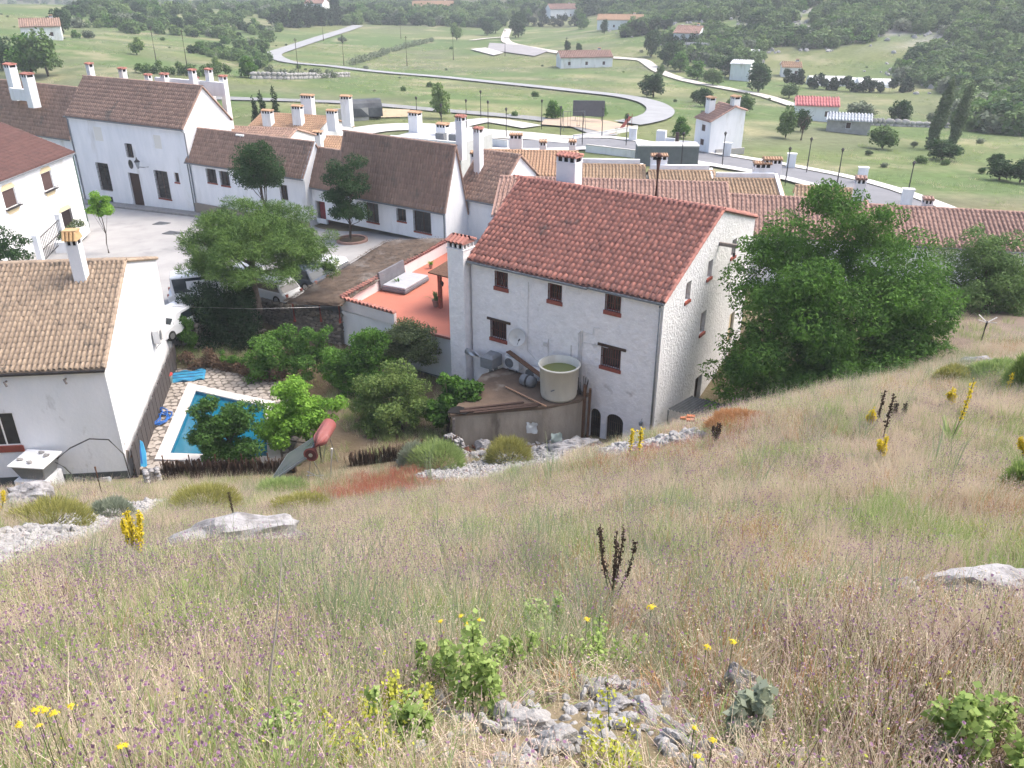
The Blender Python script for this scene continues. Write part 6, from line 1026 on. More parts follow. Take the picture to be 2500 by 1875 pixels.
for a in [(1593, 239, 50, 'dark', 1.25, 'wide dark oak standing alone by the curving road'), (1350, 292, 44, 'bright', 1.1, 'round green bush tree at the play area mound'), (1470, 285, 34, 'bright', .8, 'small round tree right of the dark board'), (1660, 338, 48, 'bright', 1.0, 'leafy green tree left of the lone white house'), (1532, 300, 22, 'pale', .8, 'thin young tree above the red slide'), (1075, 290, 78, 'pale', .75, 'tall thin pale tree beside the lane'),
          (1720, 262, 40, 'dark', 1.1, 'dark bushy tree behind the lone white house chimney'), (1700, 250, 26, 'dark', 1.3, 'low dark shrub behind the lone white house'), (1815, 280, 44, 'oak', 1.0, 'leaning tree right of the lone white house'), (1785, 270, 28, 'oak', 1.2, 'low round shrub behind the white gable'), (1850, 227, 62, 'dark', 1.0, 'big dark round tree beside the farm track'), (1925, 241, 32, 'oak', 1.2, 'small round tree right of the big dark one'), (1918, 338, 66, 'oak', .75, 'upright tree on the slope below the pink barn'), (1955, 322, 46, 'dark', .8, 'shorter tree touching the upright slope tree'), (2097, 303, 54, 'grey', 1.2, 'wide grey green tree above the pale roofed shed'), (2196, 306, 50, 'dark', 1.0, 'round dark tree standing alone in the right field'), (2155, 364, 48, 'oak', 1.3, 'large dome shaped bush below the shed'), (2300, 392, 40, 'dark', 1.9, 'low dark bush at the foot of the poplars'), (2230, 362, 16, 'grey', 1.0, 'tiny shrub in front of the poplars'), (2270, 300, 24, 'grey', .9, 'small grey shrub left of the poplars'),
          (75, 186, 80, 'bright', .9, 'green tree in the field left of the tall chimneys'), (117, 188, 85, 'oak', .85, 'taller green tree in the field beside the chimneys'), (8, 172, 60, 'dark', 1.0, 'dark tree at the left edge of the field'), (155, 82, 45, 'dark', 1.0, 'dark tree right of the small top left farmhouse'), (335, 134, 34, 'pale', 1.1, 'pale bush tree on the stony field slope'), (607, 190, 46, 'bright', 1.1, 'round tree beside the lane behind the tall building'), (530, 185, 36, 'pale', .9, 'pale little tree at the field edge behind the chimneys'), (766, 190, 22, 'grey', 1.1, 'grey bush by the stone wall of the lane'), (837, 106, 16, 'grey', 1.4, 'low grey bush inside the road loop'), (1115, 100, 38, 'pale', .8, 'pale upright tree in the rough meadow'), (1190, 86, 34, 'dark', 1.0, 'dark round tree above the rough meadow'), (1210, 82, 26, 'oak', 1.2, 'round bushy tree left of the white track'), (1265, 92, 52, 'dark', .9, 'tall dark conifer like tree by the white track bend'),
          (1385, 130, 26, 'dark', .7, 'small conical tree on the far side of the white track'), (1413, 132, 22, 'dark', .8, 'second small dark tree on the white track verge'), (1450, 146, 20, 'oak', 1.0, 'bushy tree left of the long farmhouse'), (1485, 148, 18, 'oak', 1.1, 'bushy tree right of the long farmhouse'), (1475, 84, 30, 'dark', .6, 'dark narrow tree in front of the wide white house'), (1420, 72, 34, 'bright', 1.0, 'bright green tree left of the wide white house'), (1590, 140, 56, 'dark', .8, 'tall dark tree at the track junction'), (1630, 165, 52, 'dark', .9, 'dark tree in the clump by the junction'), (1612, 188, 26, 'oak', .7, 'single small tree beside the bending track'), (1700, 195, 42, 'bright', 1.2, 'wide green tree above the bending track'), (1740, 210, 36, 'oak', 1.3, 'round green tree at the allotment corner'), (1780, 190, 44, 'dark', 1.2, 'dark tree behind the white allotment shed'), (1660, 175, 44, 'bright', 1.2, 'green tree in the middle of the junction clump'), (2395, 425, 12, 'dark', 1.6, 'little dark bush on the right slope'), (2440, 442, 40, 'dark', 1.5, 'dark green bushes at the right edge of the slope'), (2490, 450, 46, 'dark', 1.3, 'big dark bush at the right border of the photo'), (2430, 412, 30, 'dark', 1.2, 'upper dark bush at the right border'), (2120, 380, 10, 'dark', 2.0, 'low black shrub on the open slope')]:
    ftree(a[5], a[0], a[1], a[2], a[3], a[4])
p = hit(1955, 343, 60, 400); t = thing('bare_tree', 'leafless tree beside the upright tree on the slope', 'tree', tuple(p)); m = MB(); g = random.Random(4); m.tube([(0, 0, -.2), (.1, 0, 1.2), (.0, .1, 2.0)], [.18, .13, .1], 6); [m.tube([(.05, 0, 1.0 + .1 * i), (g.uniform(-1, 1), g.uniform(-1, 1), 2.2 + g.random()), (g.uniform(-2, 2), g.uniform(-2, 2), 3.2 + g.random())], [.07, .04, .015], 4) for i in range(9)]; m.build('trunk', BARK, t)
for i, (px, py, hpx, lean, lb) in enumerate([(2268, 366, 145, .13, 'left of two tall leaning poplars in the green field'), (2322, 360, 132, .10, 'right of two tall leaning poplars in the green field')]):
    p = hit(px, py, 60, 400); hm = hpx * np.hypot(p[1], p[0]) / F; t = thing('poplar', lb, 'tree', tuple(p), 0, 'poplars'); cl = [(lean * z + rnd.uniform(-.3, .3), rnd.uniform(-.4, .4), z, .6 * math.sin(math.pi * min(1, (z / hm) * .9 + .12)) + .3, 1.1) for z in np.linspace(1, hm - .6, 24)]; v, f = leaves(cl, 6500, .38, .5, .2, i, .3, -.6, .3); ob('crown', mesh_np('foliage', v, f, False, leafmat('poplar_leaf', (0.158, 0.214, 0.102), (0.0744, 0.112, 0.0521), .2)), t); MB().tube([(0, 0, -.3), (lean * hm * .9, 0, hm * .9)], [.25, .05], 6).build('trunk', BARK, t)
for i, (px, py, hpx) in enumerate([(641, 276, 46), (673, 276, 54), (622, 276, 32)]):
    p = hit(px, py + 30, 80, 300); p = atY(px, py, 112.); hm = hpx * 118 / F; t = thing('cypress', ['left of the two pointed cypresses behind the orange roof', 'right and taller of the two pointed cypresses behind the orange roof', 'short dark cypress bush left of the pointed ones'][i], 'tree', (p[0], p[1], H(p[0], p[1])), 0, 'cypresses behind the village'); hh = p[2] - H(p[0], p[1]) + hm; cl = [(rnd.uniform(-.15, .15), rnd.uniform(-.15, .15), z, .55 * (1 - z / hh) ** .6 + .18, .7) for z in np.linspace(.4, hh - .3, 18)]; v, f = leaves(cl, 3000, .28, .4, 0, i, .6, -1.5, .3); ob('crown', mesh_np('foliage', v, f, False, G_CON), t); MB().tube([(0, 0, -.3), (0, 0, hh * .8)], [.16, .04], 6).build('trunk', BARK, t)
def hpath(L, y0=80): return [hit(x, y, y0, 900) for x, y in L]
hedge('field_hedge', 'long dark conifer hedge in front of the white greenhouses', hpath([(1915, 208), (1990, 217), (2080, 224), (2170, 227), (2225, 224)]), 2.2, 3.2, 9000, .6, G_CON, 6); hedge('field_hedge', 'bushy hedge crossing the meadow between road loop and rough field', hpath([(853, 161), (900, 148), (950, 130), (1000, 116), (1059, 101)]), 2.0, 1.6, 5000, .5, G_GREY, 7); hedge('field_hedge', 'dark hedge bank along the back of the village field', hpath([(330, 178), (400, 182), (480, 186), (560, 186)]), 1.8, 2.0, 5000, .45, G_FAR, 8); hedge('field_hedge', 'dark hedge line below the wide white house on the field edge', hpath([(1260, 62), (1340, 66), (1430, 62)]), 3, 4, 5000, .8, G_CON, 9); hedge('field_hedge', 'scrubby hedge along the lower side of the country road', hpath([(650, 182), (700, 188), (760, 192), (820, 190)]), 1.6, 1.6, 3000, .4, G_GREY, 10); hedge('field_hedge', 'dark clipped hedge along the field left of the junction', hpath([(1520, 92), (1560, 88), (1640, 76)]), 3, 4, 5000, .8, G_CON, 12); hedge('cypress_screen', 'dark cypress screen in front of the pink roofed top house', hpath([(670, 66), (730, 68), (800, 62), (860, 55)]), 5, 9, 9000, 1.0, G_CON, 11)
for k, (L, lb) in enumerate([([(620, 193), (700, 194), (770, 192), (850, 187)], 'dry stone wall beside the lane behind the village'), ([(2110, 305), (2200, 310), (2310, 313)], 'dry stone wall across the right hand fields')]):
    P = hpath(L); P = [(p[0], p[1], p[2] - .2) for p in P]; rubble('dry_stone_wall', lb, P, 1.1, .7, .9, PALEST, seed=k)
# ---- wood on the hills and scrub: one mass, instanced
def gn_scatter(name, pts, rot, scl, idx, sources, label, cat, kind='stuff'):
    me = bpy.data.meshes.new(name); me.vertices.add(len(pts)); me.vertices.foreach_set('co', np.asarray(pts, np.float32).ravel()); 
    for nm, ty, dat, key in (('rot', 'FLOAT_VECTOR', rot, 'vector'), ('scl', 'FLOAT_VECTOR', scl, 'vector'), ('idx', 'INT', idx, 'value')): at = me.attributes.new(nm, ty, 'POINT'); at.data.foreach_set(key, np.asarray(dat, np.int32 if ty == 'INT' else np.float32).ravel())
    o = ob(name, me); ng = bpy.data.node_groups.new(name, 'GeometryNodeTree'); ng.interface.new_socket('Geometry', in_out='INPUT', socket_type='NodeSocketGeometry'); ng.interface.new_socket('Geometry', in_out='OUTPUT', socket_type='NodeSocketGeometry'); N = ng.nodes; L = ng.links; gi = N.new('NodeGroupInput'); go = N.new('NodeGroupOutput'); jn = N.new('GeometryNodeJoinGeometry')
    def attr(nm, ty): a = N.new('GeometryNodeInputNamedAttribute'); a.data_type = ty; a.inputs[0].default_value = nm; return a.outputs[0]
    for k, s in enumerate(sources):
        so_ = bpy.data.objects.new(name + '_source', s); oi = N.new('GeometryNodeObjectInfo'); oi.inputs[0].default_value = so_; ip = N.new('GeometryNodeInstanceOnPoints'); cm = N.new('FunctionNodeCompare'); cm.data_type = 'INT'; cm.operation = 'EQUAL'
        L.new(attr('idx', 'INT'), cm.inputs[2]); cm.inputs[3].default_value = k; L.new(cm.outputs[0], ip.inputs['Selection']); L.new(gi.outputs[0], ip.inputs['Points']); L.new(oi.outputs['Geometry'], ip.inputs['Instance']); e2r = N.new('FunctionNodeEulerToRotation'); L.new(attr('rot', 'FLOAT_VECTOR'), e2r.inputs[0]); L.new(e2r.outputs[0], ip.inputs['Rotation']); L.new(attr('scl', 'FLOAT_VECTOR'), ip.inputs['Scale']); L.new(ip.outputs[0], jn.inputs[0])
    L.new(jn.outputs[0], go.inputs[0]); md = o.modifiers.new('scatter', 'NODES'); md.node_group = ng; o['kind'] = kind
    if label: o['label'] = label; o['category'] = cat
    return o
g = np.random.default_rng(77); PX = []
def region(px, n, y0, smin, smax, dens=None):
    P = np.array(pxy(px, y0)); lo, hi = P.min(0), P.max(0); q = g.uniform(lo, hi, (n * 4, 2)); from_ = P; ins = np.zeros(len(q), bool); j = len(P) - 1
    for i in range(len(P)):
        c = ((P[i, 1] > q[:, 1]) != (P[j, 1] > q[:, 1])) & (q[:, 0] < (P[j, 0] - P[i, 0]) * (q[:, 1] - P[i, 1]) / (P[j, 1] - P[i, 1] + 1e-9) + P[i, 0]); ins ^= c; j = i
    q = q[ins]; k = fbm(q[:, 0] / 30, q[:, 1] / 30, 6); q = q[k > (dens if dens else .0)][:n]; PX.append(np.column_stack([q, g.uniform(smin, smax, len(q))]))
region([(1560, 120), (1750, 165), (1900, 150), (2050, 190), (2250, 205), (2330, 235), (2540, 260), (2560, 4), (2000, 4), (1500, 4), (1480, 50)], 2900, 120, 1.4, 3.2, .345)
region([(2330, 270), (2540, 250), (2540, 330), (2400, 328), (2340, 310)], 60, 90, 2.5, 3.8); region([(170, 95), (300, 98), (420, 95), (560, 110), (640, 150), (660, 120), (700, 80), (660, 20), (400, 10), (150, 40)], 900, 120, 1.5, 3.2, .36)
region([(680, 70), (870, 60), (1000, 62), (1230, 70), (1250, 40), (1500, 35), (1500, 2), (640, 2)], 1500, 250, 2.0, 4.0, .33); region([(450, 130), (560, 150), (640, 175), (660, 150), (600, 130), (500, 115)], 70, 120, .8, 1.8, .4)
far_q = np.column_stack([g.uniform(-900, 900, 7000), g.uniform(560, 1500, 7000)]); k = fbm(far_q[:, 0] / 60, far_q[:, 1] / 60, 8); far_q = far_q[k > .36]; PX.append(np.column_stack([far_q, g.uniform(2.2, 4.5, len(far_q))]))
hill_q = np.column_stack([g.uniform(60, 620, 5200), g.uniform(330, 700, 5200)]); hill_q = hill_q[(hill_q[:, 0] > .25 * hill_q[:, 1]) & (fbm(hill_q[:, 0] / 22, hill_q[:, 1] / 22, 9) > .35)]; PX.append(np.column_stack([hill_q, g.uniform(1.8, 3.8, len(hill_q))]))
Q = np.concatenate(PX); n = len(Q); Z = Hs(Q[:, 0], Q[:, 1]); keys = ['oak', 'pale', 'grey', 'dark', 'bright']; joined = []
for kk in keys:
    cr_, tr = KIND[kk]; v1 = np.array([v.co for v in cr_.vertices]); f1 = np.array([p.vertices[:] for p in cr_.polygons]); sel = g.random(len(f1)) < .45; v1c = v1.reshape(-1, 4, 3)[sel]; ce = v1c.mean(1, keepdims=True); v1c = ce + (v1c - ce) * 1.5; joined.append(mesh_np('wood_' + kk, v1c.reshape(-1, 3), np.arange(len(v1c) * 4).reshape(-1, 4), False, cr_.materials[0]))
gn_scatter('wood', np.column_stack([Q[:, :2], Z - Q[:, 2] * .35]), np.column_stack([np.zeros(n), np.zeros(n), g.uniform(0, 6.28, n)]), np.column_stack([Q[:, 2] * g.uniform(.9, 1.4, n), Q[:, 2] * g.uniform(.9, 1.4, n), Q[:, 2]]), g.choice(5, n, p=[.42, .16, .1, .24, .08]), joined, None, None)
rk = np.concatenate([PX[0][:, :2] + g.normal(0, 4, (len(PX[0]), 2)), PX[-1][:, :2][::4]]); rk = rk[g.random(len(rk)) < .9]; Zr = Hs(rk[:, 0], rk[:, 1]); n = len(rk)
gn_scatter('hillside_rocks', np.column_stack([rk, Zr]), g.uniform(0, 6, (n, 3)), np.repeat(g.uniform(.3, 1.1, (n, 1)), 3, 1), g.choice(2, n), [rock_mesh('hill_rock', 5, PALEST, 1), rock_mesh('hill_rock', 6, PALEST, 1)], None, None)
# ------------------------------------------------------------------ hillside meadow
def gm(name, a, b, tr=.35): return mat(name, a, b, 1.2, .8, isl=.85, trans=tr, spec=.15)
STRAW = gm('straw', (.74, .66, .50), (.54, .46, .33)); PINKS = gm('pinkish_dry_grass', (.70, .57, .51), (.50, .37, .33)); GRASS = gm('meadow_green', (.40, .49, .20), (.23, .33, .11)); BLUEG = gm('blue_green_stem', (.36, .43, .27), (.22, .29, .16)); RUST = gm('rusty_grass', (.52, .22, .15), (.36, .15, .10)); ORNG = gm('orange_dry_grass', (.55, .32, .16), (.40, .22, .11)); GOLD = gm('golden_broom', (.42, .40, .13), (.26, .27, .09))
PURP = gm('purple_petal', (.36, .23, .36), (.30, .17, .26)); YEL = gm('yellow_petal', (.80, .66, .06), (.66, .55, .06)); YELG = gm('yellow_green_head', (.52, .52, .08), (.36, .40, .08)); LIME = gm('lime_leaf', (.36, .46, .16), (.20, .30, .08)); GREYL = gm('silver_leaf', (.36, .40, .31), (.22, .26, .18)); BROWN = gm('brown_stalk', (.085, .06, .045), (.045, .033, .028), .05); BRUSHM = gm('brown_brush', (.15, .10, .075), (.08, .055, .045), .1)
def blades(n, h, w_, spread, seed, lean=.35, head=0., hm=None):
    g = np.random.default_rng(seed); a = g.uniform(0, 6.28, n); r = spread * np.sqrt(g.random(n)); b = np.stack([r * np.cos(a), r * np.sin(a), np.full(n, -.03)], 1); L = h * g.uniform(.5, 1.2, n); az = a + g.normal(0, .8, n); ln = np.abs(g.normal(0, lean, n)); d = np.stack([np.cos(az) * np.sin(ln), np.sin(az) * np.sin(ln), np.cos(ln)], 1); th = g.uniform(0, 6.28, n); s = np.stack([np.cos(th), np.sin(th), np.zeros(n)], 1) * (w_ * g.uniform(.6, 1.3, n))[:, None] * .5
    m = b + d * (L * .55)[:, None]; d2 = unit(d + np.stack([np.cos(az), np.sin(az), -np.ones(n) * .4], 1) * .35 * g.random((n, 1))); t = m + d2 * (L * .5)[:, None]
    V = np.stack([b - s, b + s, m + s * .8, m - s * .8, t + s * .25, t - s * .25], 1).reshape(-1, 3); i = np.arange(n)[:, None] * 6; F_ = np.concatenate([i + [0, 1, 2, 3], i + [3, 2, 4, 5]]); return V, F_, t
def heads(P, size, seed, flat=1.0, k=2, asp=1.):
    g = np.random.default_rng(seed); V = []
    for _ in range(k):
        n = len(P); nr = unit(g.normal(size=(n, 3)) + [0, 0, flat]); a = unit(np.cross(nr, g.normal(size=(n, 3)))); b = np.cross(nr, a); s = size * g.uniform(.6, 1.3, (n, 1)); V.append(np.stack([P - a * s, P + b * s * asp, P + a * s, P - b * s * asp], 1).reshape(-1, 3))
    V = np.concatenate(V); return V, np.arange(len(V)).reshape(-1, 4)
def tuft(nm, parts):
    Vs, Fs, ms, k = [], [], [], 0
    for (v, f, m) in parts: Vs.append(v); Fs.append(f + k); ms.append((len(f), m)); k += len(v)
    me = mesh_np(nm, np.concatenate(Vs), np.concatenate(Fs)); mi = []
    for q, (n, m) in enumerate(ms): me.materials.append(m); mi += [q] * n
    me.polygons.foreach_set('material_index', np.array(mi, np.int32)); return me
def T_grass(nm, m1, n, h, w_, sp_, seed, hm=None, hs=.012, lean=.35, hk=2, flat=.3, frac=1.):
    v, f, t = blades(n, h, w_, sp_, seed, lean); P = [(v, f, m1)]
    if hm is not None: q = t[: max(1, int(len(t) * frac))]; hv, hf = heads(q, hs, seed + 1, flat, hk, 1. if hm in (PURP, YELG) else .4); P.append((hv, hf, hm))
    return tuft(nm, P)
SRC = {'straw': [T_grass('tuft', STRAW, 44, .34, .0045, .16, 1, STRAW, .007), T_grass('tuft', STRAW, 40, .26, .005, .18, 2, PINKS, .007, .5)],
       'pink': [T_grass('tuft', STRAW, 34, .30, .0045, .17, 3, PINKS, .008, .4), T_grass('tuft', PINKS, 30, .26, .005, .17, 4, PINKS, .007, .45)],
       'green': [T_grass('tuft', GRASS, 46, .30, .006, .15, 5), T_grass('tuft', GRASS, 40, .22, .007, .18, 6, None, 0, .6)],
       'blue': [T_grass('tuft', BLUEG, 26, .55, .005, .13, 7, None, 0, .22), T_grass('tuft', BLUEG, 30, .34, .006, .16, 17, None, 0, .4)],
       'purple': [T_grass('tuft', STRAW, 30, .34, .0045, .17, 8, PURP, .0085, .35, 3, .4, 1.), T_grass('tuft', GRASS, 28, .32, .0045, .16, 9, PURP, .008, .35, 3, .4, 1.)],
       'rust': [T_grass('tuft', RUST, 50, .24, .006, .20, 10, RUST, .010), T_grass('tuft', RUST, 40, .20, .006, .20, 11)],
       'orange': [T_grass('tuft', ORNG, 46, .26, .005, .18, 12, STRAW, .010)],
       'yellow': [T_grass('tuft', GRASS, 22, .20, .006, .16, 13, YELG, .008, .4, 2, 2., .5), T_grass('tuft', GOLD, 34, .18, .006, .18, 14, YELG, .007, .5, 2, 1., .5)],
       'brown': [T_grass('tuft', BRUSHM, 40, .22, .0045, .18, 15, None, 0, .6), T_grass('tuft', BRUSHM, 30, .30, .004, .15, 16, PINKS, .009, .4)]}
g = np.random.default_rng(101)
KO = []
HERBS = [('tall pale green leafy plant at the bottom centre left of the stones', 1170, 1740, 200, 130, LIME, 900, .035, 1, 14), ('pale green leafy plant below it at the bottom edge', 1010, 1830, 150, 80, LIME, 700, .035, 2, 12), ('pale green herb patch above the stony patch', 1470, 1640, 220, 60, LIME, 800, .028, 3, 16), ('pale green leafy plant in the bottom right corner', 2360, 1850, 230, 80, LIME, 900, .038, 4, 14), ('small pale plant in the bottom right scrub', 2430, 1800, 60, 50, LIME, 160, .035, 5, 4), ('silvery thistle at the bottom right of the stones', 1820, 1835, 150, 110, GREYL, 420, .05, 6, 8), ('dark green herb at the bottom left beside the bare stem', 705, 1840, 160, 70, GRASS, 700, .03, 7, 12), ('yellow green herb mat at the bottom left of centre', 850, 1860, 200, 50, YELG, 900, .02, 8, 20), ('yellow green herb mat at the bottom of the stony patch', 1500, 1868, 240, 36, YELG, 700, .02, 9, 20), ('bright green clump above the stony patch', 1330, 1560, 130, 70, GRASS, 600, .03, 10, 10), ('pale green leafy plant left of the tall one', 1090, 1700, 130, 90, LIME, 600, .035, 11, 10), ('pale green leafy plant in the grass above the tall one', 1230, 1660, 150, 70, LIME, 600, .03, 12, 10), ('low lime herb patch at the bottom left of the tall plant', 960, 1770, 160, 60, YELG, 700, .022, 13, 16)]
def inpoly(P, x, y):
    ins = np.zeros(len(x), bool); j = len(P) - 1
    for i in range(len(P)): ins ^= ((P[i, 1] > y) != (P[j, 1] > y)) & (x < (P[j, 0] - P[i, 0]) * (y - P[i, 1]) / (P[j, 1] - P[i, 1] + 1e-9) + P[i, 0]); j = i
    return ins
SCREE = [np.array([hit(*p, 3, 60)[:2] for p in L]) for L in ([(-80, 1345), (0, 1298), (150, 1272), (330, 1232), (405, 1222), (335, 1268), (200, 1315), (100, 1355), (0, 1405), (-80, 1440)], [(1010, 1162), (1100, 1140), (1200, 1122), (1330, 1108), (1400, 1100), (1370, 1130), (1260, 1150), (1180, 1172), (1110, 1180)], [(1430, 1112), (1560, 1085), (1700, 1056), (1725, 1066), (1600, 1095), (1480, 1120)])]
# loose limestone scree
pts = []
for P, dn, s_ in zip(SCREE, (3600, 3600, 1100), (.055, .06, .07)):
    lo, hi = P.min(0), P.max(0); q = g.uniform(lo, hi, (dn * 12, 2)); q = q[inpoly(P, q[:, 0], q[:, 1])][:dn]; pts += [(*p, abs(g.normal(s_, s_ * .5)) + .03) for p in q]
for _ in range(300): q = np.array([.4, 2.95]) + g.normal(0, 1, 2) * [.5, .4]; pts.append((*q, abs(g.normal(.022, .012)) + .008))
for _ in range(500): pts.append((g.uniform(-14, 14), g.uniform(4, 30), g.uniform(.03, .1)))
for _ in range(420): q = np.array([1.5, 35.6]) + g.normal(0, 1, 2) * [2.8, .6]; pts.append((*q, abs(g.normal(.10, .05)) + .04))
pts = np.array(pts); n = len(pts); Zr = Hs(pts[:, 0], pts[:, 1]); sc = pts[:, 2:3] * g.uniform(.7, 1.3, (n, 3)); gn_scatter('limestone_scree', np.column_stack([pts[:, :2], Zr + pts[:, 2] * .2]), g.uniform(0, 6, (n, 3)), sc, g.choice(4, n), [rock_mesh('scree_stone', 30 + i, PALEST, 1) for i in range(4)], None, None)
# single rocks
def rock(label, px, py, wpx, fl=.6, asp=.8, seed=1, sink=.25, m=None, rz=0., y0=1.5, sub=3, name='rock'):
    p = hit(px, py, y0, 60); w_ = wpx / F * np.linalg.norm(p - [0, 0, ZC]) / 2; o = tag(ob(name, rock_mesh(name, seed, m or STONE, sub, .35)), label, 'rock'); o.location = (p[0], p[1], p[2] + w_ * fl * (.5 - sink)); o.scale = (w_ * 1.15, w_ * asp * 1.1, w_ * fl * 1.3); o.rotation_euler = (-.25, 0, rz); KO.append((p[0], p[1], w_)); return o
LST = mat('pale_boulder', (.34, .335, .34), (.24, .236, .24), 3, .92, .05, 9, c3=(.17, .165, .165), s3=3.0, t3=.51)
for i, a in enumerate([('long flat limestone boulder in the meadow on the left', 590, 1350, 260, .5, .7, 1, -.05, LST, .25), ('pointed limestone block at the right end of the long boulder', 690, 1325, 80, .8, .8, 2, .2, LST, 0), ('large grey stone at the bottom centre', 1285, 1795, 112, .6, .8, 3, .2, STONE, .1), ('reddish grey stone below the large bottom stone', 1355, 1835, 90, .8, .8, 4, .2, PALEST, .4), ('upright grey stone at the bottom left of the stony patch', 1285, 1865, 50, 1., .8, 5, .2, STONE, 0), ('flat pale stone in the middle of the stony patch', 1500, 1735, 85, .6, .9, 6, .2, LST, .5), ('round grey stone at the top of the stony patch', 1495, 1685, 48, .7, .9, 7, .15, STONE, 0), ('pale stone right of the round one at the top of the stony patch', 1555, 1682, 55, .6, .8, 8, .2, LST, .3), ('small tilted grey stone left of the flat pale one', 1455, 1700, 50, .7, .9, 9, .2, STONE, .7), ('dark brown stone at the left of the stony patch', 1345, 1725, 36, .9, .8, 10, .1, STONEW, 0), ('blocky grey stone at the bottom right of the stony patch', 1635, 1830, 70, 1., .8, 11, .2, LST, 0), ('small pale stone between the bottom stones', 1450, 1815, 40, .7, .9, 12, .2, PALEST, .2), ('small grey stone under the flat pale stone', 1490, 1775, 36, .7, .9, 13, .2, STONE, .2), ('white ragged stone standing among dry grass', 1800, 1690, 60, 1.8, .6, 14, .2, LST, 0), ('pale rock ledge end in the meadow on the right', 2215, 1460, 70, .9, .9, 15, .2, LST, 0), ('long pale rock ledge running to the right edge', 2385, 1445, 230, .35, .5, 16, .15, LST, .12), ('grey stone below the rock ledge', 2265, 1530, 46, .7, .8, 17, .2, STONE, 0), ('grey stone at the right border below the ledge', 2495, 1495, 60, .8, .8, 18, .2, LST, 0), ('grey stone in the bottom right scrub', 2310, 1835, 40, .9, .8, 19, .2, STONE, 0), ('grey stone at the bottom edge right of centre', 1955, 1860, 44, .9, .8, 20, .2, STONE, 0), ('small stone cluster top in the right meadow', 2280, 1285, 40, .7, .8, 21, .2, LST, 0), ('flat little stone in the right meadow', 2300, 1318, 40, .5, .8, 22, .2, LST, 0), ('boulder at the edge of the bare ground on the right', 2392, 897, 78, .5, .7, 23, .2, LST, 0), ('grey boulder below the white cistern on the left', 75, 1220, 90, .7, .8, 24, .2, LST, .2), ('rough dark boulder right of the cistern boulder', 105, 1195, 60, .9, .9, 25, .2, STONE, 0), ('pale slab at the foot of the arched doors', 1400, 1098, 120, .45, .7, 26, .15, LST, .2), ('tall white stone by the broken garden wall', 1180, 1100, 36, 1.5, .8, 27, .2, LST, 0), ('white stone beside the rusty rubble in front of the outbuilding', 1360, 1080, 30, 1.1, .8, 28, .1, LST, 0), ('pale stone in the rubble near the tank wall', 1325, 1108, 40, .8, .8, 29, .2, LST, 0)]):
    rock(*a[:7], sink=a[7], m=a[8], rz=a[9], y0=1.5 if a[2] > 1160 else 18)
def samp(n, ya, yb): y = np.sqrt(g.uniform(ya * ya, yb * yb, n)); x = g.uniform(-1, 1, n) * (.78 * y + 1.6); return np.stack([x, y], 1)
Q = np.concatenate([samp(5200, .9, 5), samp(9500, 5, 11), samp(12500, 11, 21), samp(15000, 21, 36), np.stack([g.uniform(16, 40, 3500), g.uniform(22, 37, 3500)], 1), np.stack([g.uniform(-12, 12, 1800), g.uniform(-3, 1.2, 1800)], 1)] + [np.stack([sg * (.78 * yy + 1.6 + 7 * g.random(len(yy))), yy], 1) for sg in (-1, 1) for yy in [np.concatenate([g.uniform(.5, 12, 3000), g.uniform(12, 30, 2200)])]])
def px_of(x, y, z): zc = z - ZC; w_ = y * CO - zc * SI; return 1250 + F * x / w_, 937.5 - F * (y * SI + zc * CO) / w_
Zq = Hs(Q[:, 0], Q[:, 1]); U, V_ = px_of(Q[:, 0], Q[:, 1], Zq)
def band(path, x, y, half):   # distance to a plan polyline
    d = np.full(len(x), 1e9)
    for a, b in zip(path, path[1:]): a, b = np.array(a[:2]), np.array(b[:2]); e = b - a; t = np.clip(((x - a[0]) * e[0] + (y - a[1]) * e[1]) / (e @ e), 0, 1); d = np.minimum(d, np.hypot(x - a[0] - e[0] * t, y - a[1] - e[1] * t))
    return d < half
edge = np.clip(34.2 - .12 * (Q[:, 0] + 5), 30, 36.3); keep = (Q[:, 1] < np.where(Q[:, 0] < -4, 32.6, np.where(Q[:, 0] < 8, 34.6, 37.0))) & ~((Q[:, 0] < -16) & (Q[:, 1] > 29.5))
keep &= ~(inpoly(SCREE[0], *Q.T) & (g.random(len(Q)) < .93)) & ~(inpoly(SCREE[1], *Q.T) & (g.random(len(Q)) < .95)) & ~(inpoly(SCREE[2], *Q.T) & (g.random(len(Q)) < .9))
short = np.ones(len(Q))
for P, off in zip(SCREE, (1.3, 2.2, 1.5)):
    for k in (.25, .5, .75, 1.0): rr = 1 + off * k / np.maximum(Q[:, 1], 1); short[inpoly(P, Q[:, 0] * rr, Q[:, 1] * rr)] = .38
for kx, ky, kw in KO:
    dd = np.hypot(Q[:, 0] - kx, (Q[:, 1] - ky) / 1.0); keep &= dd > kw * .95; fr = (np.abs(Q[:, 0] - kx) < kw * 1.2) & (Q[:, 1] < ky) & (Q[:, 1] > ky - kw * 1.2 - .22 - .05 * ky); short[fr] = np.minimum(short[fr], .42)
for h_ in HERBS:
    p_ = hit(h_[1], h_[2], 1.2, 20); kr = h_[3] * np.linalg.norm(p_ - [0, 0, ZC]) / F / 2; fr = (np.abs(Q[:, 0] - p_[0]) < kr) & (Q[:, 1] < p_[1] + kr * .6) & (Q[:, 1] > p_[1] - kr - .2); short[fr] = np.minimum(short[fr], .45)
keep &= ~((fbm(Q[:, 0] / .45, Q[:, 1] / .5, 51) < .40) & (g.random(len(Q)) < .6) & (Q[:, 1] < 16))
stony = np.exp(-(((Q[:, 0] - .35) / .55) ** 2 + ((Q[:, 1] - 2.9) / .5) ** 2)); keep &= g.random(len(Q)) > stony * 1.3
short[np.hypot((Q[:, 0] - .45) / 1.0, (Q[:, 1] - 2.7) / .9) < 1] *= .55
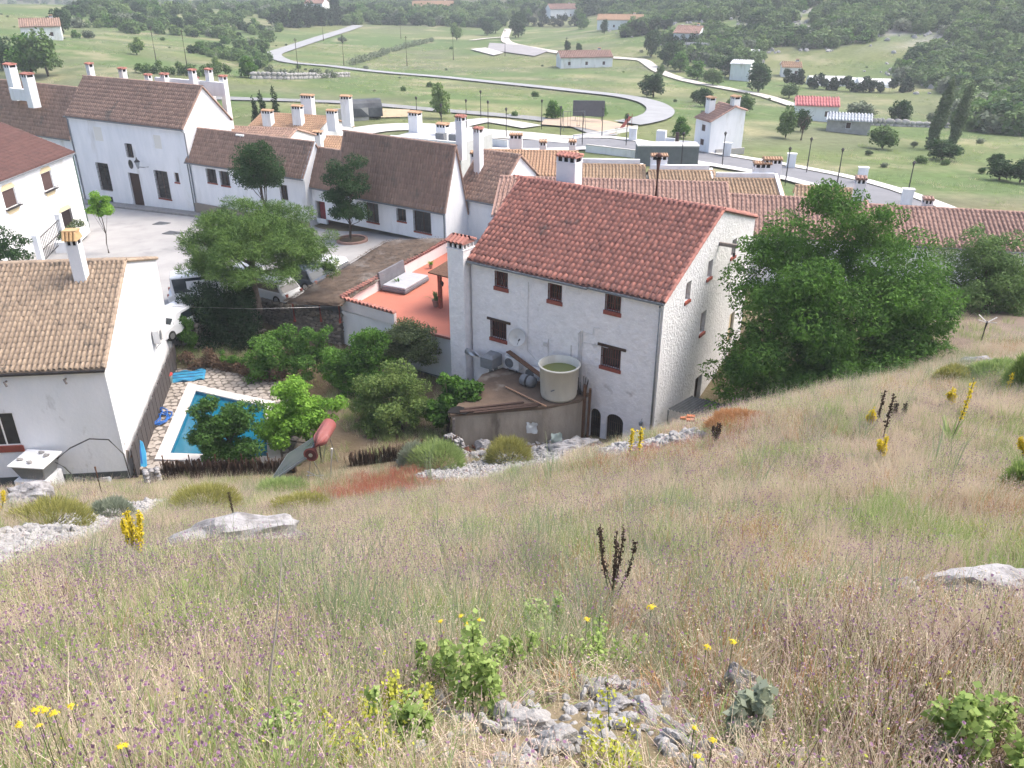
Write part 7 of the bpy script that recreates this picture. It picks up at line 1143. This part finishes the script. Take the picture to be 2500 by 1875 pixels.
Q = Q[keep]; Zq = Zq[keep]; short = short[keep]; n = len(Q); x, y = Q.T
na = fbm(x / 1.3 + 3, y / 1.6, 21); nb_ = fbm(x / 2.2 + 9, y / 2.6, 22); nc_ = fbm(x / .9, y / 1.0, 23); lat = x / (y + 1)
wt = {'straw': np.full(n, 1.0), 'pink': 1.1 + 0 * x, 'green': np.clip((na - .47) * 14, .16, 2.0), 'blue': np.clip((nb_ - .52) * 10, .04, 1.0), 'purple': np.clip((nc_ - .36) * 7, .1, 1.5) * np.clip(1.1 - lat * 1.1, .35, 1.4) * np.clip((30 - y) / 8, 0, 1) * .95, 'rust': sum(w0 * np.exp(-(((x - c_[0]) / a_) ** 2 + ((y - c_[1]) / b_) ** 2)) for c_, a_, b_, w0 in ((hit(1000, 1185, 5, 34), 1.8, 2.2, 60), (hit(900, 1205, 5, 34), 1.2, 1.6, 50), (hit(1590, 1105, 5, 36), 1.6, 2.2, 2.5))), 'orange': np.clip(lat * 1.2 + .25, .1, .8) * np.clip((nb_ - .35) * 4, 0, 1.5), 'yellow': np.clip((4.2 - y), 0, 1.) * .35 + np.clip((na - .56) * 8, 0, .45), 'brown': np.clip(lat - .15, 0, 1) * np.clip(4.5 - y, 0, 1) * 5 + .12}
keys = list(wt); Wm = np.stack([wt[k] for k in keys], 1); Wm /= Wm.sum(1, keepdims=True); pick = (Wm.cumsum(1) > g.random((n, 1))).argmax(1)
names = {'straw': 'dry_grass', 'pink': 'dry_flower_grass', 'green': 'green_grass', 'blue': 'rush_grass', 'purple': 'purple_flowers', 'rust': 'rusty_grass', 'orange': 'orange_grass', 'yellow': 'yellow_herbs', 'brown': 'brown_scrub'}
for q, kk in enumerate(keys):
    s = pick == q; k = int(s.sum())
    if not k: continue
    sc = g.uniform(.7, 1.25, k) * np.clip(.8 + y[s] * .018, .8, 1.35); gn_scatter(names[kk], np.column_stack([Q[s], Zq[s]]), np.column_stack([g.normal(-.12, .1, k), g.normal(0, .1, k), g.uniform(0, 6.28, k)]), np.column_stack([sc, sc, sc * g.uniform(.75, 1.2, k) * short[s]]), g.choice(len(SRC[kk]), k), SRC[kk], None, None)
# shrubs and cushions on the slope
def cushion(label, px, py, wpx, hpx, m, n=5000, seed=1, name='cushion_bush', h=.1, y0=3, w_=.012, cat='bush'):
    p = hit(px, py, y0, 60); k = np.linalg.norm(p - [0, 0, ZC]) / F; R_ = wpx * k / 2; Hh = hpx * k * .9; t = thing(name, label, cat, tuple(p)); gq = np.random.default_rng(seed); d = unit(gq.normal(size=(n, 3))); d[:, 2] = np.abs(d[:, 2]); lump = 1 + .12 * np.sin(d[:, 0] * 5 + seed) * np.cos(d[:, 1] * 6); q = d * np.array([R_, R_ * .8, Hh]) * (gq.uniform(.55, 1, (n, 1)) ** .5) * lump[:, None]; a = unit(d + gq.normal(0, .35, (n, 3)) + [0, 0, .5]) * (Hh * .22 + .03) * gq.uniform(.5, 1.2, (n, 1)); b = unit(np.cross(a, gq.normal(size=(n, 3)))) * w_
    v = np.stack([q - b, q + b, q + a + b * .3, q + a - b * .3], 1).reshape(-1, 3); ob('twigs', mesh_np('twigs', v, np.arange(4 * n).reshape(-1, 4), False, m), t); m2 = MB(); [m2.tube([(0, 0, -.05), (math.cos(a_) * R_ * .5, math.sin(a_) * R_ * .4, Hh * .6)], [.02, .008], 4) for a_ in np.linspace(0, 6, 9)]; m2.build('stems', BARK, t); return t
for i, a in enumerate([('round golden green cushion bush in front of the outbuilding', 1243, 1130, 108, 70, GOLD), ('golden cushion bush at the foot of the dry hedge bank on the left', 500, 1245, 165, 55, GOLD), ('low yellow green cushion left of the rusty patch', 735, 1255, 160, 40, GOLD), ('blue grey round shrub above the left scree', 275, 1262, 95, 42, GREYL), ('yellowish grass clump above the left scree', 120, 1290, 190, 55, GOLD), ('green shrub at the garden edge left of the golden cushion', 1070, 1140, 130, 70, GRASS), ('grey green shrub beside the solar heater wall', 1015, 1135, 70, 60, GREYL), ('dark green shrub under the solar heater', 690, 1215, 130, 45, GRASS), ('pale green shrub by the right boulder', 2440, 925, 120, 40, GRASS), ('bright green bush at the right border', 2490, 960, 60, 90, LIME), ('yellowish cushion beside the right boulder', 2330, 935, 90, 36, GOLD), ('green thistle bush at the right border', 2490, 1215, 80, 80, LIME), ('dry orange grass mound on the lip below the elm', 1810, 1045, 160, 34, ORNG)]):
    cushion(*a, n=4500, seed=i + 1, w_=.010 if a[2] > 1150 else .012)
# flower spikes and dead stalks
def spikes(name, label, px, py, hpx, n, m, seed=1, rad_=.03, spread=.25, yel=True, cat='flower', lean=.15):
    p = hit(px, py, 1.5, 50); k = np.linalg.norm(p - [0, 0, ZC]) / F; Hh = hpx * k * 1.1; t = thing(name, label, cat, tuple(p)); gq = np.random.default_rng(seed); ms = MB(); V = []
    for i in range(n):
        a = i * 2.4 + gq.uniform(-.4, .4); hh = Hh * gq.uniform(.65, 1.0) if i else Hh; ln = (gq.uniform(.55, 1) * spread if i else 0) if n > 1 else spread * .3; s0 = Hh * (.0 if i == 0 else gq.uniform(.1, .4)); tip = Vector((math.cos(a) * ln * hh, math.sin(a) * ln * hh, hh)); b0 = Vector((0, 0, s0)); mid = b0.lerp(tip, .45) + Vector((math.cos(a), math.sin(a), 0)) * ln * .25 * hh; ms.tube([b0 - Vector((0, 0, .05)), mid, tip], [rad_ * .35, rad_ * .28, rad_ * .12], 5)
        for _ in range(int(120 if yel else 110)):
            u = gq.uniform(.35 if yel else .25, 1); c = mid.lerp(tip, (u - .45) / .55) if u > .45 else b0.lerp(mid, u / .45); V.append(np.array(c) + gq.normal(0, rad_ * (.5 if yel else .4), 3))
    ms.build('stem', BROWN if not yel else G_OLIVE, t); hv, hf = heads(np.array(V), rad_ * (.42 if yel else .4), seed, .2, 2); ob('flowers' if yel else 'seed_capsules', mesh_np('heads', hv, hf, False, m), t)
    if yel: v, f, _ = blades(26, Hh * .3, .05, .12, seed, .7); ob('leaves', mesh_np('leaves', v, f, False, GRASS), t)
    return t
for a in [('mullein', 'many branched yellow mullein in the meadow on the left', 345, 1385, 135, 11, YEL, 1, .035, .2), ('mullein', 'tall single yellow mullein on the right slope', 2322, 1075, 130, 1, YEL, 2, .05, .3), ('mullein', 'left of two yellow mulleins in front of the drainpipe', 1536, 1122, 75, 1, YEL, 3, .06, .1), ('mullein', 'right of two yellow mulleins in front of the drainpipe', 1558, 1118, 72, 1, YEL, 4, .06, .1), ('mullein', 'branched yellow mullein in the middle of the right slope', 2150, 1130, 60, 5, YEL, 5, .04, .4), ('mullein', 'small yellow mullein near the elm shade', 2120, 1055, 50, 4, YEL, 6, .05, .3), ('mullein', 'pair of yellow mullein spikes below the right boulder', 2315, 1000, 45, 3, YEL, 7, .05, .25), ('mullein', 'yellow mullein at the right border', 2490, 1140, 80, 3, YEL, 8, .05, .2), ('mullein', 'yellow mullein at the left border above the scree', 8, 1270, 60, 5, YEL, 9, .05, .35), ('mullein', 'slim yellow mullein beside the right border shrub', 2455, 965, 45, 1, YEL, 10, .05, .1)]: spikes(*a)
for a in [('dead_mullein', 'black branched dead mullein stalk in the middle of the meadow', 1492, 1500, 215, 6, BROWN, 1, .022, .22), ('dead_mullein', 'dark dead stalk standing above the long boulder', 578, 1300, 100, 2, BROWN, 2, .03, .1), ('dead_mullein', 'tallest dark dead stalk on the right slope', 2153, 1080, 110, 1, BROWN, 3, .05, .05), ('dead_mullein', 'leaning dark dead stalk left of the tallest on the right slope', 2138, 1045, 80, 1, BROWN, 4, .05, .1), ('dead_mullein', 'short dark seed head on the right slope', 2180, 1020, 32, 1, BROWN, 5, .06, .1), ('dead_mullein', 'second short dark seed head on the right slope', 2202, 1025, 34, 1, BROWN, 6, .06, .1), ('dead_mullein', 'dead dark bush stalk on the grass lip below the lean-to', 1745, 1095, 60, 6, BROWN, 7, .04, .2)]: spikes(*a, False, 'dead plant')
p = hit(648, 1868, 1.4, 20); q = atY(690, 1330, p[1] + .25) - p; tag(MB().tube([(0, 0, -.05), (q[0] * .35, q[1] * .4, q[2] * .4), (q[0] * .8, q[1] * .7, q[2] * .75), tuple(q)], [.006, .005, .0035, .002], 6).xf(Matrix.Translation(p)).build('dry_plant_stalk', mat('grey_stem', (.38, .35, .31), (.3, .27, .24), 8, .8), None), 'tall bare grey stem rising from the bottom edge left of centre', 'stem')
for a in [(2098, 1085, 95, 'right of the dead stalks'), (1845, 1210, 130, 'in the meadow below the elm'), (2310, 1180, 140, 'right of the yellow mullein cluster'), (2285, 1140, 120, 'beside the yellow cluster on the right'), (880, 1400, 110, 'in the centre left meadow'), (920, 1390, 120, 'next to the centre left one'), (1065, 1320, 150, 'in the centre meadow'), (35, 1720, 190, 'at the left border'), (1050, 1180, 120, 'in front of the golden cushion'), (1345, 1190, 130, 'on the scree edge')]:
    p = hit(a[0], a[1], 1.5, 45); k = np.linalg.norm(p - [0, 0, ZC]) / F; v, f, _ = blades(14, a[2] * k, .006 + .0006 * p[1], .14, a[0], .2); o = tag(ob('rush_clump', mesh_np('rush_clump', v, f, False, BLUEG)), 'clump of tall blue green rush stems ' + a[3], 'grass clump', 'tall rush clumps'); o.location = tuple(p)
gw_ = np.concatenate([np.column_stack([g.uniform(-12, -2, 1500), g.uniform(34.5, 48.5, 1500)]), np.column_stack([g.uniform(-21, -12, 700), g.uniform(45.5, 51, 700)]), np.column_stack([g.uniform(9, 34, 1500), g.uniform(36, 54, 1500)])]); gw_ = gw_[(fbm(gw_[:, 0] / 2, gw_[:, 1] / 2, 31) > .42) & ~((gw_[:, 0] > -3.4) & (gw_[:, 0] < 9))]; k = len(gw_); sc = g.uniform(.8, 1.9, k)
gn_scatter('garden_weeds', np.column_stack([gw_, Hs(gw_[:, 0], gw_[:, 1])]), np.column_stack([np.zeros(k), np.zeros(k), g.uniform(0, 6.28, k)]), np.column_stack([sc, sc, sc]), g.choice(3, k), [SRC['green'][0], SRC['green'][1], SRC['straw'][0]], None, None)
# leafy herbs and yellow flower heads close to the camera
def herb(label, px, py, wpx, hpx, m, n, ls, seed, st=12, name='leafy_herb'):
    p = hit(px, py, 1.2, 20); k = np.linalg.norm(p - [0, 0, ZC]) / F; R_ = wpx * k / 2; Hh = hpx * k * 1.35; gq = np.random.default_rng(seed); t = thing(name, label, 'plant', tuple(p)); ms = MB(); cl = []
    for _ in range(st): q = gq.normal(0, .5, 2) * R_; h_ = Hh * gq.uniform(.5, 1.1); ms.tube([(q[0] * .6, q[1] * .6, -.02), (q[0], q[1], h_)], [.004, .003], 5); cl += [(q[0], q[1], h_ * z, R_ * .24, Hh * .14) for z in (.35, .6, .8, 1.0)]
    ms.build('stem', G_OLIVE, t); v, f = leaves(cl, n, ls, .8, .9, seed, .4, 0, .2); ob('leaves', mesh_np('leaves', v, f, False, m), t)
for a in HERBS: herb(*a)
def yh(label, px, py, s, stem, seed):
    d = ray(px, py); ys = np.arange(1., 12, .02); zz = ZC + d[2] / d[1] * ys - Hs(d[0] / d[1] * ys, ys); i_ = int(np.argmax(zz < .42)); q = atY(px, py, ys[i_]); p = np.array([q[0], q[1], H(q[0], q[1])]); k = np.linalg.norm(p - [0, 0, ZC]) / F; c = q - p; t = thing('yellow_flower', label, 'flower', tuple(p), 0, 'yellow flower heads'); MB().tube([(0, 0, -.02), tuple(c)], .002, 4).build('stem', G_OLIVE, t); gq = np.random.default_rng(seed); P = c + gq.normal(0, 1, (60, 3)) * np.array([s, s, s * .25]) * k * .19; hv, hf = heads(P, s * k * .09, seed, 2., 1); ob('flower_head', mesh_np('flower_head', hv, hf, False, YEL), t)
for i, (px, py, s, lb) in enumerate([(88, 1732, 26, 'leftmost of the upper row at the bottom left'), (108, 1732, 22, 'second of the upper row at the bottom left'), (131, 1740, 22, 'third of the upper row at the bottom left'), (172, 1722, 20, 'rightmost of the bottom left group'), (45, 1768, 22, 'lowest of the bottom left group'), (95, 1770, 16, 'dull one below the bottom left row'), (292, 1822, 20, 'left of the pair at the bottom left'), (306, 1817, 18, 'right of the pair at the bottom left'), (1125, 1502, 16, 'highest in the centre group'), (1140, 1523, 20, 'largest in the centre group'), (1075, 1515, 16, 'left one of the centre group'), (1170, 1512, 14, 'right one of the centre group'), (1590, 1480, 24, 'right of the black dead stalk'), (1432, 1510, 18, 'below left of the black dead stalk'), (1740, 1805, 22, 'upper of two near the silvery thistle'), (1702, 1844, 22, 'lower of two near the silvery thistle'), (1725, 1578, 20, 'above the white ragged stone'), (1790, 1565, 22, 'right of the one above the white ragged stone'), (1695, 1775, 18, 'small one left of the thistle')]): yh('yellow flower head, ' + lb, px, py, s, 45, i)
# brush fence and broken wall at the garden edge, corner heap of white stones, posts
P = [hit(300, 1165, 20, 34), hit(560, 1150, 24, 34)]
t = thing('brush_fence', 'dark brown brushwood fence along the near edge of the garden', 'fence', (-13.4, 33.6, 2.2)); gq = np.random.default_rng(9); V = []
for a, b, hh in (((-16.2, 33.3), (-10.2, 33.6), 1.25), ((-7.6, 34.0), (-2.6, 35.6), 1.35)):
    for _ in range(1500): u = gq.random(); q = np.array(a) + (np.array(b) - a) * u + gq.normal(0, .06, 2); h_ = hh * gq.uniform(.3, 1.0); l = gq.normal(0, .12); w_ = gq.uniform(.008, .02); q = q - [-13.4, 33.6]; V.append([(q[0] - w_, q[1], -.6), (q[0] + w_, q[1], -.6), (q[0] + l + w_ * .5, q[1] + gq.normal(0, .08), h_), (q[0] + l - w_ * .5, q[1] + gq.normal(0, .08), h_)])
V = np.array(V).reshape(-1, 3); stuff(ob('brush', mesh_np('brush', V, np.arange(len(V)).reshape(-1, 4), False, BRUSHM), t))
for u in np.linspace(0, 1, 6): q = np.array([-16.2, 33.3]) * (1 - u) + np.array([-10.2, 33.6]) * u - [-13.4, 33.6]; MB().tube([(q[0], q[1], -.5), (q[0], q[1], 1.5)], .03, 5).build('stake', WOODB, t)
rubble('stone_heap', 'crumbling column of white stones at the corner of the pool garden', [(-16.75, 33.0, 2.0), (-16.2, 32.0, 2.6)], 1.1, .5, .22, LST, seed=9); rubble('broken_wall', 'broken whitewashed wall stub at the corner of the outbuilding', [(-3.2, 36.2, 2.0), (-2.6, 35.3, 2.2)], 1.1, .35, .25, LST, seed=10)
for i, (px, py, h_, lb) in enumerate([(785, 1130, 1.7, 'dark post behind the solar heater'), (805, 1170, 1.6, 'pale leaning post right of the solar heater'), (1110, 1130, 1.5, 'thin rusty post in front of the broken wall'), (250, 1210, 1.2, 'thin post by the drain pipe')]):
    q = hit(px, py, 20, 36); tag(MB().tube([(q[0], q[1], q[2] - .3), (q[0] + (.25 if i == 1 else .0), q[1], q[2] + h_)], .05 if i < 2 else .03, 6).build('fence_post', [IRON, PIPEW, WOODB, WOODB][i], None), lb, 'post')
q0, q1 = np.array([-17.2, 45.2, 6.0]), atY(830, 757, 49); hose('thin pale cable crossing above the garden', [tuple(atY(420, 748, 46)), tuple(atY(620, 754, 47.5)), tuple(atY(833, 748, 49))], .012, PIPEW, 'overhead_cable', 'cable')
dq = np.column_stack([g.uniform(-2.5, 6.5, 260), g.uniform(35.2, 37.6, 260)]); k = len(dq); sc = g.uniform(.05, .2, (k, 3)) * [1.6, 1, .7]
gn_scatter('rubble_debris', np.column_stack([dq, Hs(dq[:, 0], dq[:, 1]) + .03]), g.uniform(0, 6, (k, 3)) * [.15, .15, 1], sc, g.choice(3, k), [rock_mesh('debris', 61, STONEW, 1), rock_mesh('debris', 62, mat('rusty_rubble', (.20, .085, .055), (.13, .06, .045), 5, .9), 1), rock_mesh('debris', 63, LST, 1)], None, None)
for i, (x0, y0, x1, y1, lb) in enumerate([(-1.6, 36.1, .3, 35.9, 'longest'), (.6, 36.6, 1.9, 36.0, 'middle'), (2.4, 36.9, 3.2, 36.2, 'shortest')]): tag(MB().beam((x0, y0, H(x0, y0) + .15), (x1, y1, H(x1, y1) + .12), .14, .04).build('loose_board', WOODB, None), f'{lb} of three loose brown boards in the rubble before the outbuilding', 'board', 'loose boards in the rubble')
# rubbish in front of the outbuilding
for i, (px, py, c, lb) in enumerate([(1300, 1045, 'white', 'crumpled white cloth hanging by the outbuilding corner'), (1360, 1070, 'pale', 'pale green sheet scrap in the rubble by the outbuilding')]):
    q = atY(px, py, 37.0 if i == 0 else 36.6); gq = np.random.default_rng(i); NX = 6; V = [(a * .11 + gq.normal(0, .02), gq.normal(0, .05), b * .12 + gq.normal(0, .03)) for b in range(NX) for a in range(NX)]; o = tag(ob('cloth_scrap', mesh_np('cloth_scrap', V, [(b * NX + a, b * NX + a + 1, (b + 1) * NX + a + 1, (b + 1) * NX + a) for b in range(NX - 1) for a in range(NX - 1)], True, mat('scrap_' + c, (.6, .63, .64) if i == 0 else (.5, .58, .52)))), lb, 'scrap'); o.location = (q[0] - .3, q[1], q[2] - .3)
# rough tussocks and scrub over the valley fields
fq = np.column_stack([g.uniform(-190, 230, 26000), g.uniform(82, 330, 26000)]); fq = fq[(np.abs(fq[:, 0]) < fq[:, 1] * .8) & (fbm(fq[:, 0] / 14, fq[:, 1] / 9, 41) > .5)]
for rp, hw in ((r1, 5.5), (r2, 3.2)): fq = fq[~band(rp, fq[:, 0], fq[:, 1], hw)]
fq = fq[~((fq[:, 1] < 128) & (fq[:, 0] > -48) & (fq[:, 0] < 12))]; k = len(fq); sc = g.uniform(.9, 2.6, k)
gn_scatter('field_tussocks', np.column_stack([fq, Hs(fq[:, 0], fq[:, 1])]), np.column_stack([np.zeros(k), np.zeros(k), g.uniform(0, 6.28, k)]), np.column_stack([sc * 1.5, sc * 1.5, sc * .8]), g.choice(4, k, p=[.4, .25, .25, .1]), [SRC['green'][1], SRC['blue'][1], SRC['straw'][1], SRC['green'][0]], None, None)
fs = fq[(fbm(fq[:, 0] / 9, fq[:, 1] / 7, 43) > .58)][::16]; k = len(fs); sc = g.uniform(.25, .8, k)
gn_scatter('field_scrub', np.column_stack([fs, Hs(fs[:, 0], fs[:, 1]) - sc * .35]), np.column_stack([np.zeros(k), np.zeros(k), g.uniform(0, 6.28, k)]), np.column_stack([sc * 1.2, sc * 1.2, sc]), g.choice(2, k), [joined[2], joined[0]], None, None)
# ------------------------------------------------------------------ haze
hz = MB().box(-2500, 2500, -60, 3100, -75, 76).build('haze', mat('haze_tmp', (1, 1, 1)), None); hm = bpy.data.materials.new('haze'); hm.use_nodes = True; hn = hm.node_tree.nodes; hm.node_tree.links.clear(); pv = hn.new('ShaderNodeVolumePrincipled'); pv.inputs['Color'].default_value = (.86, .93, 1.0, 1); pv.inputs['Density'].default_value = HAZE; pv.inputs['Anisotropy'].default_value = .2
hm.node_tree.links.new(pv.outputs[0], hn['Material Output'].inputs['Volume']); hz.data.materials.clear(); hz.data.materials.append(hm); hz['kind'] = 'stuff'
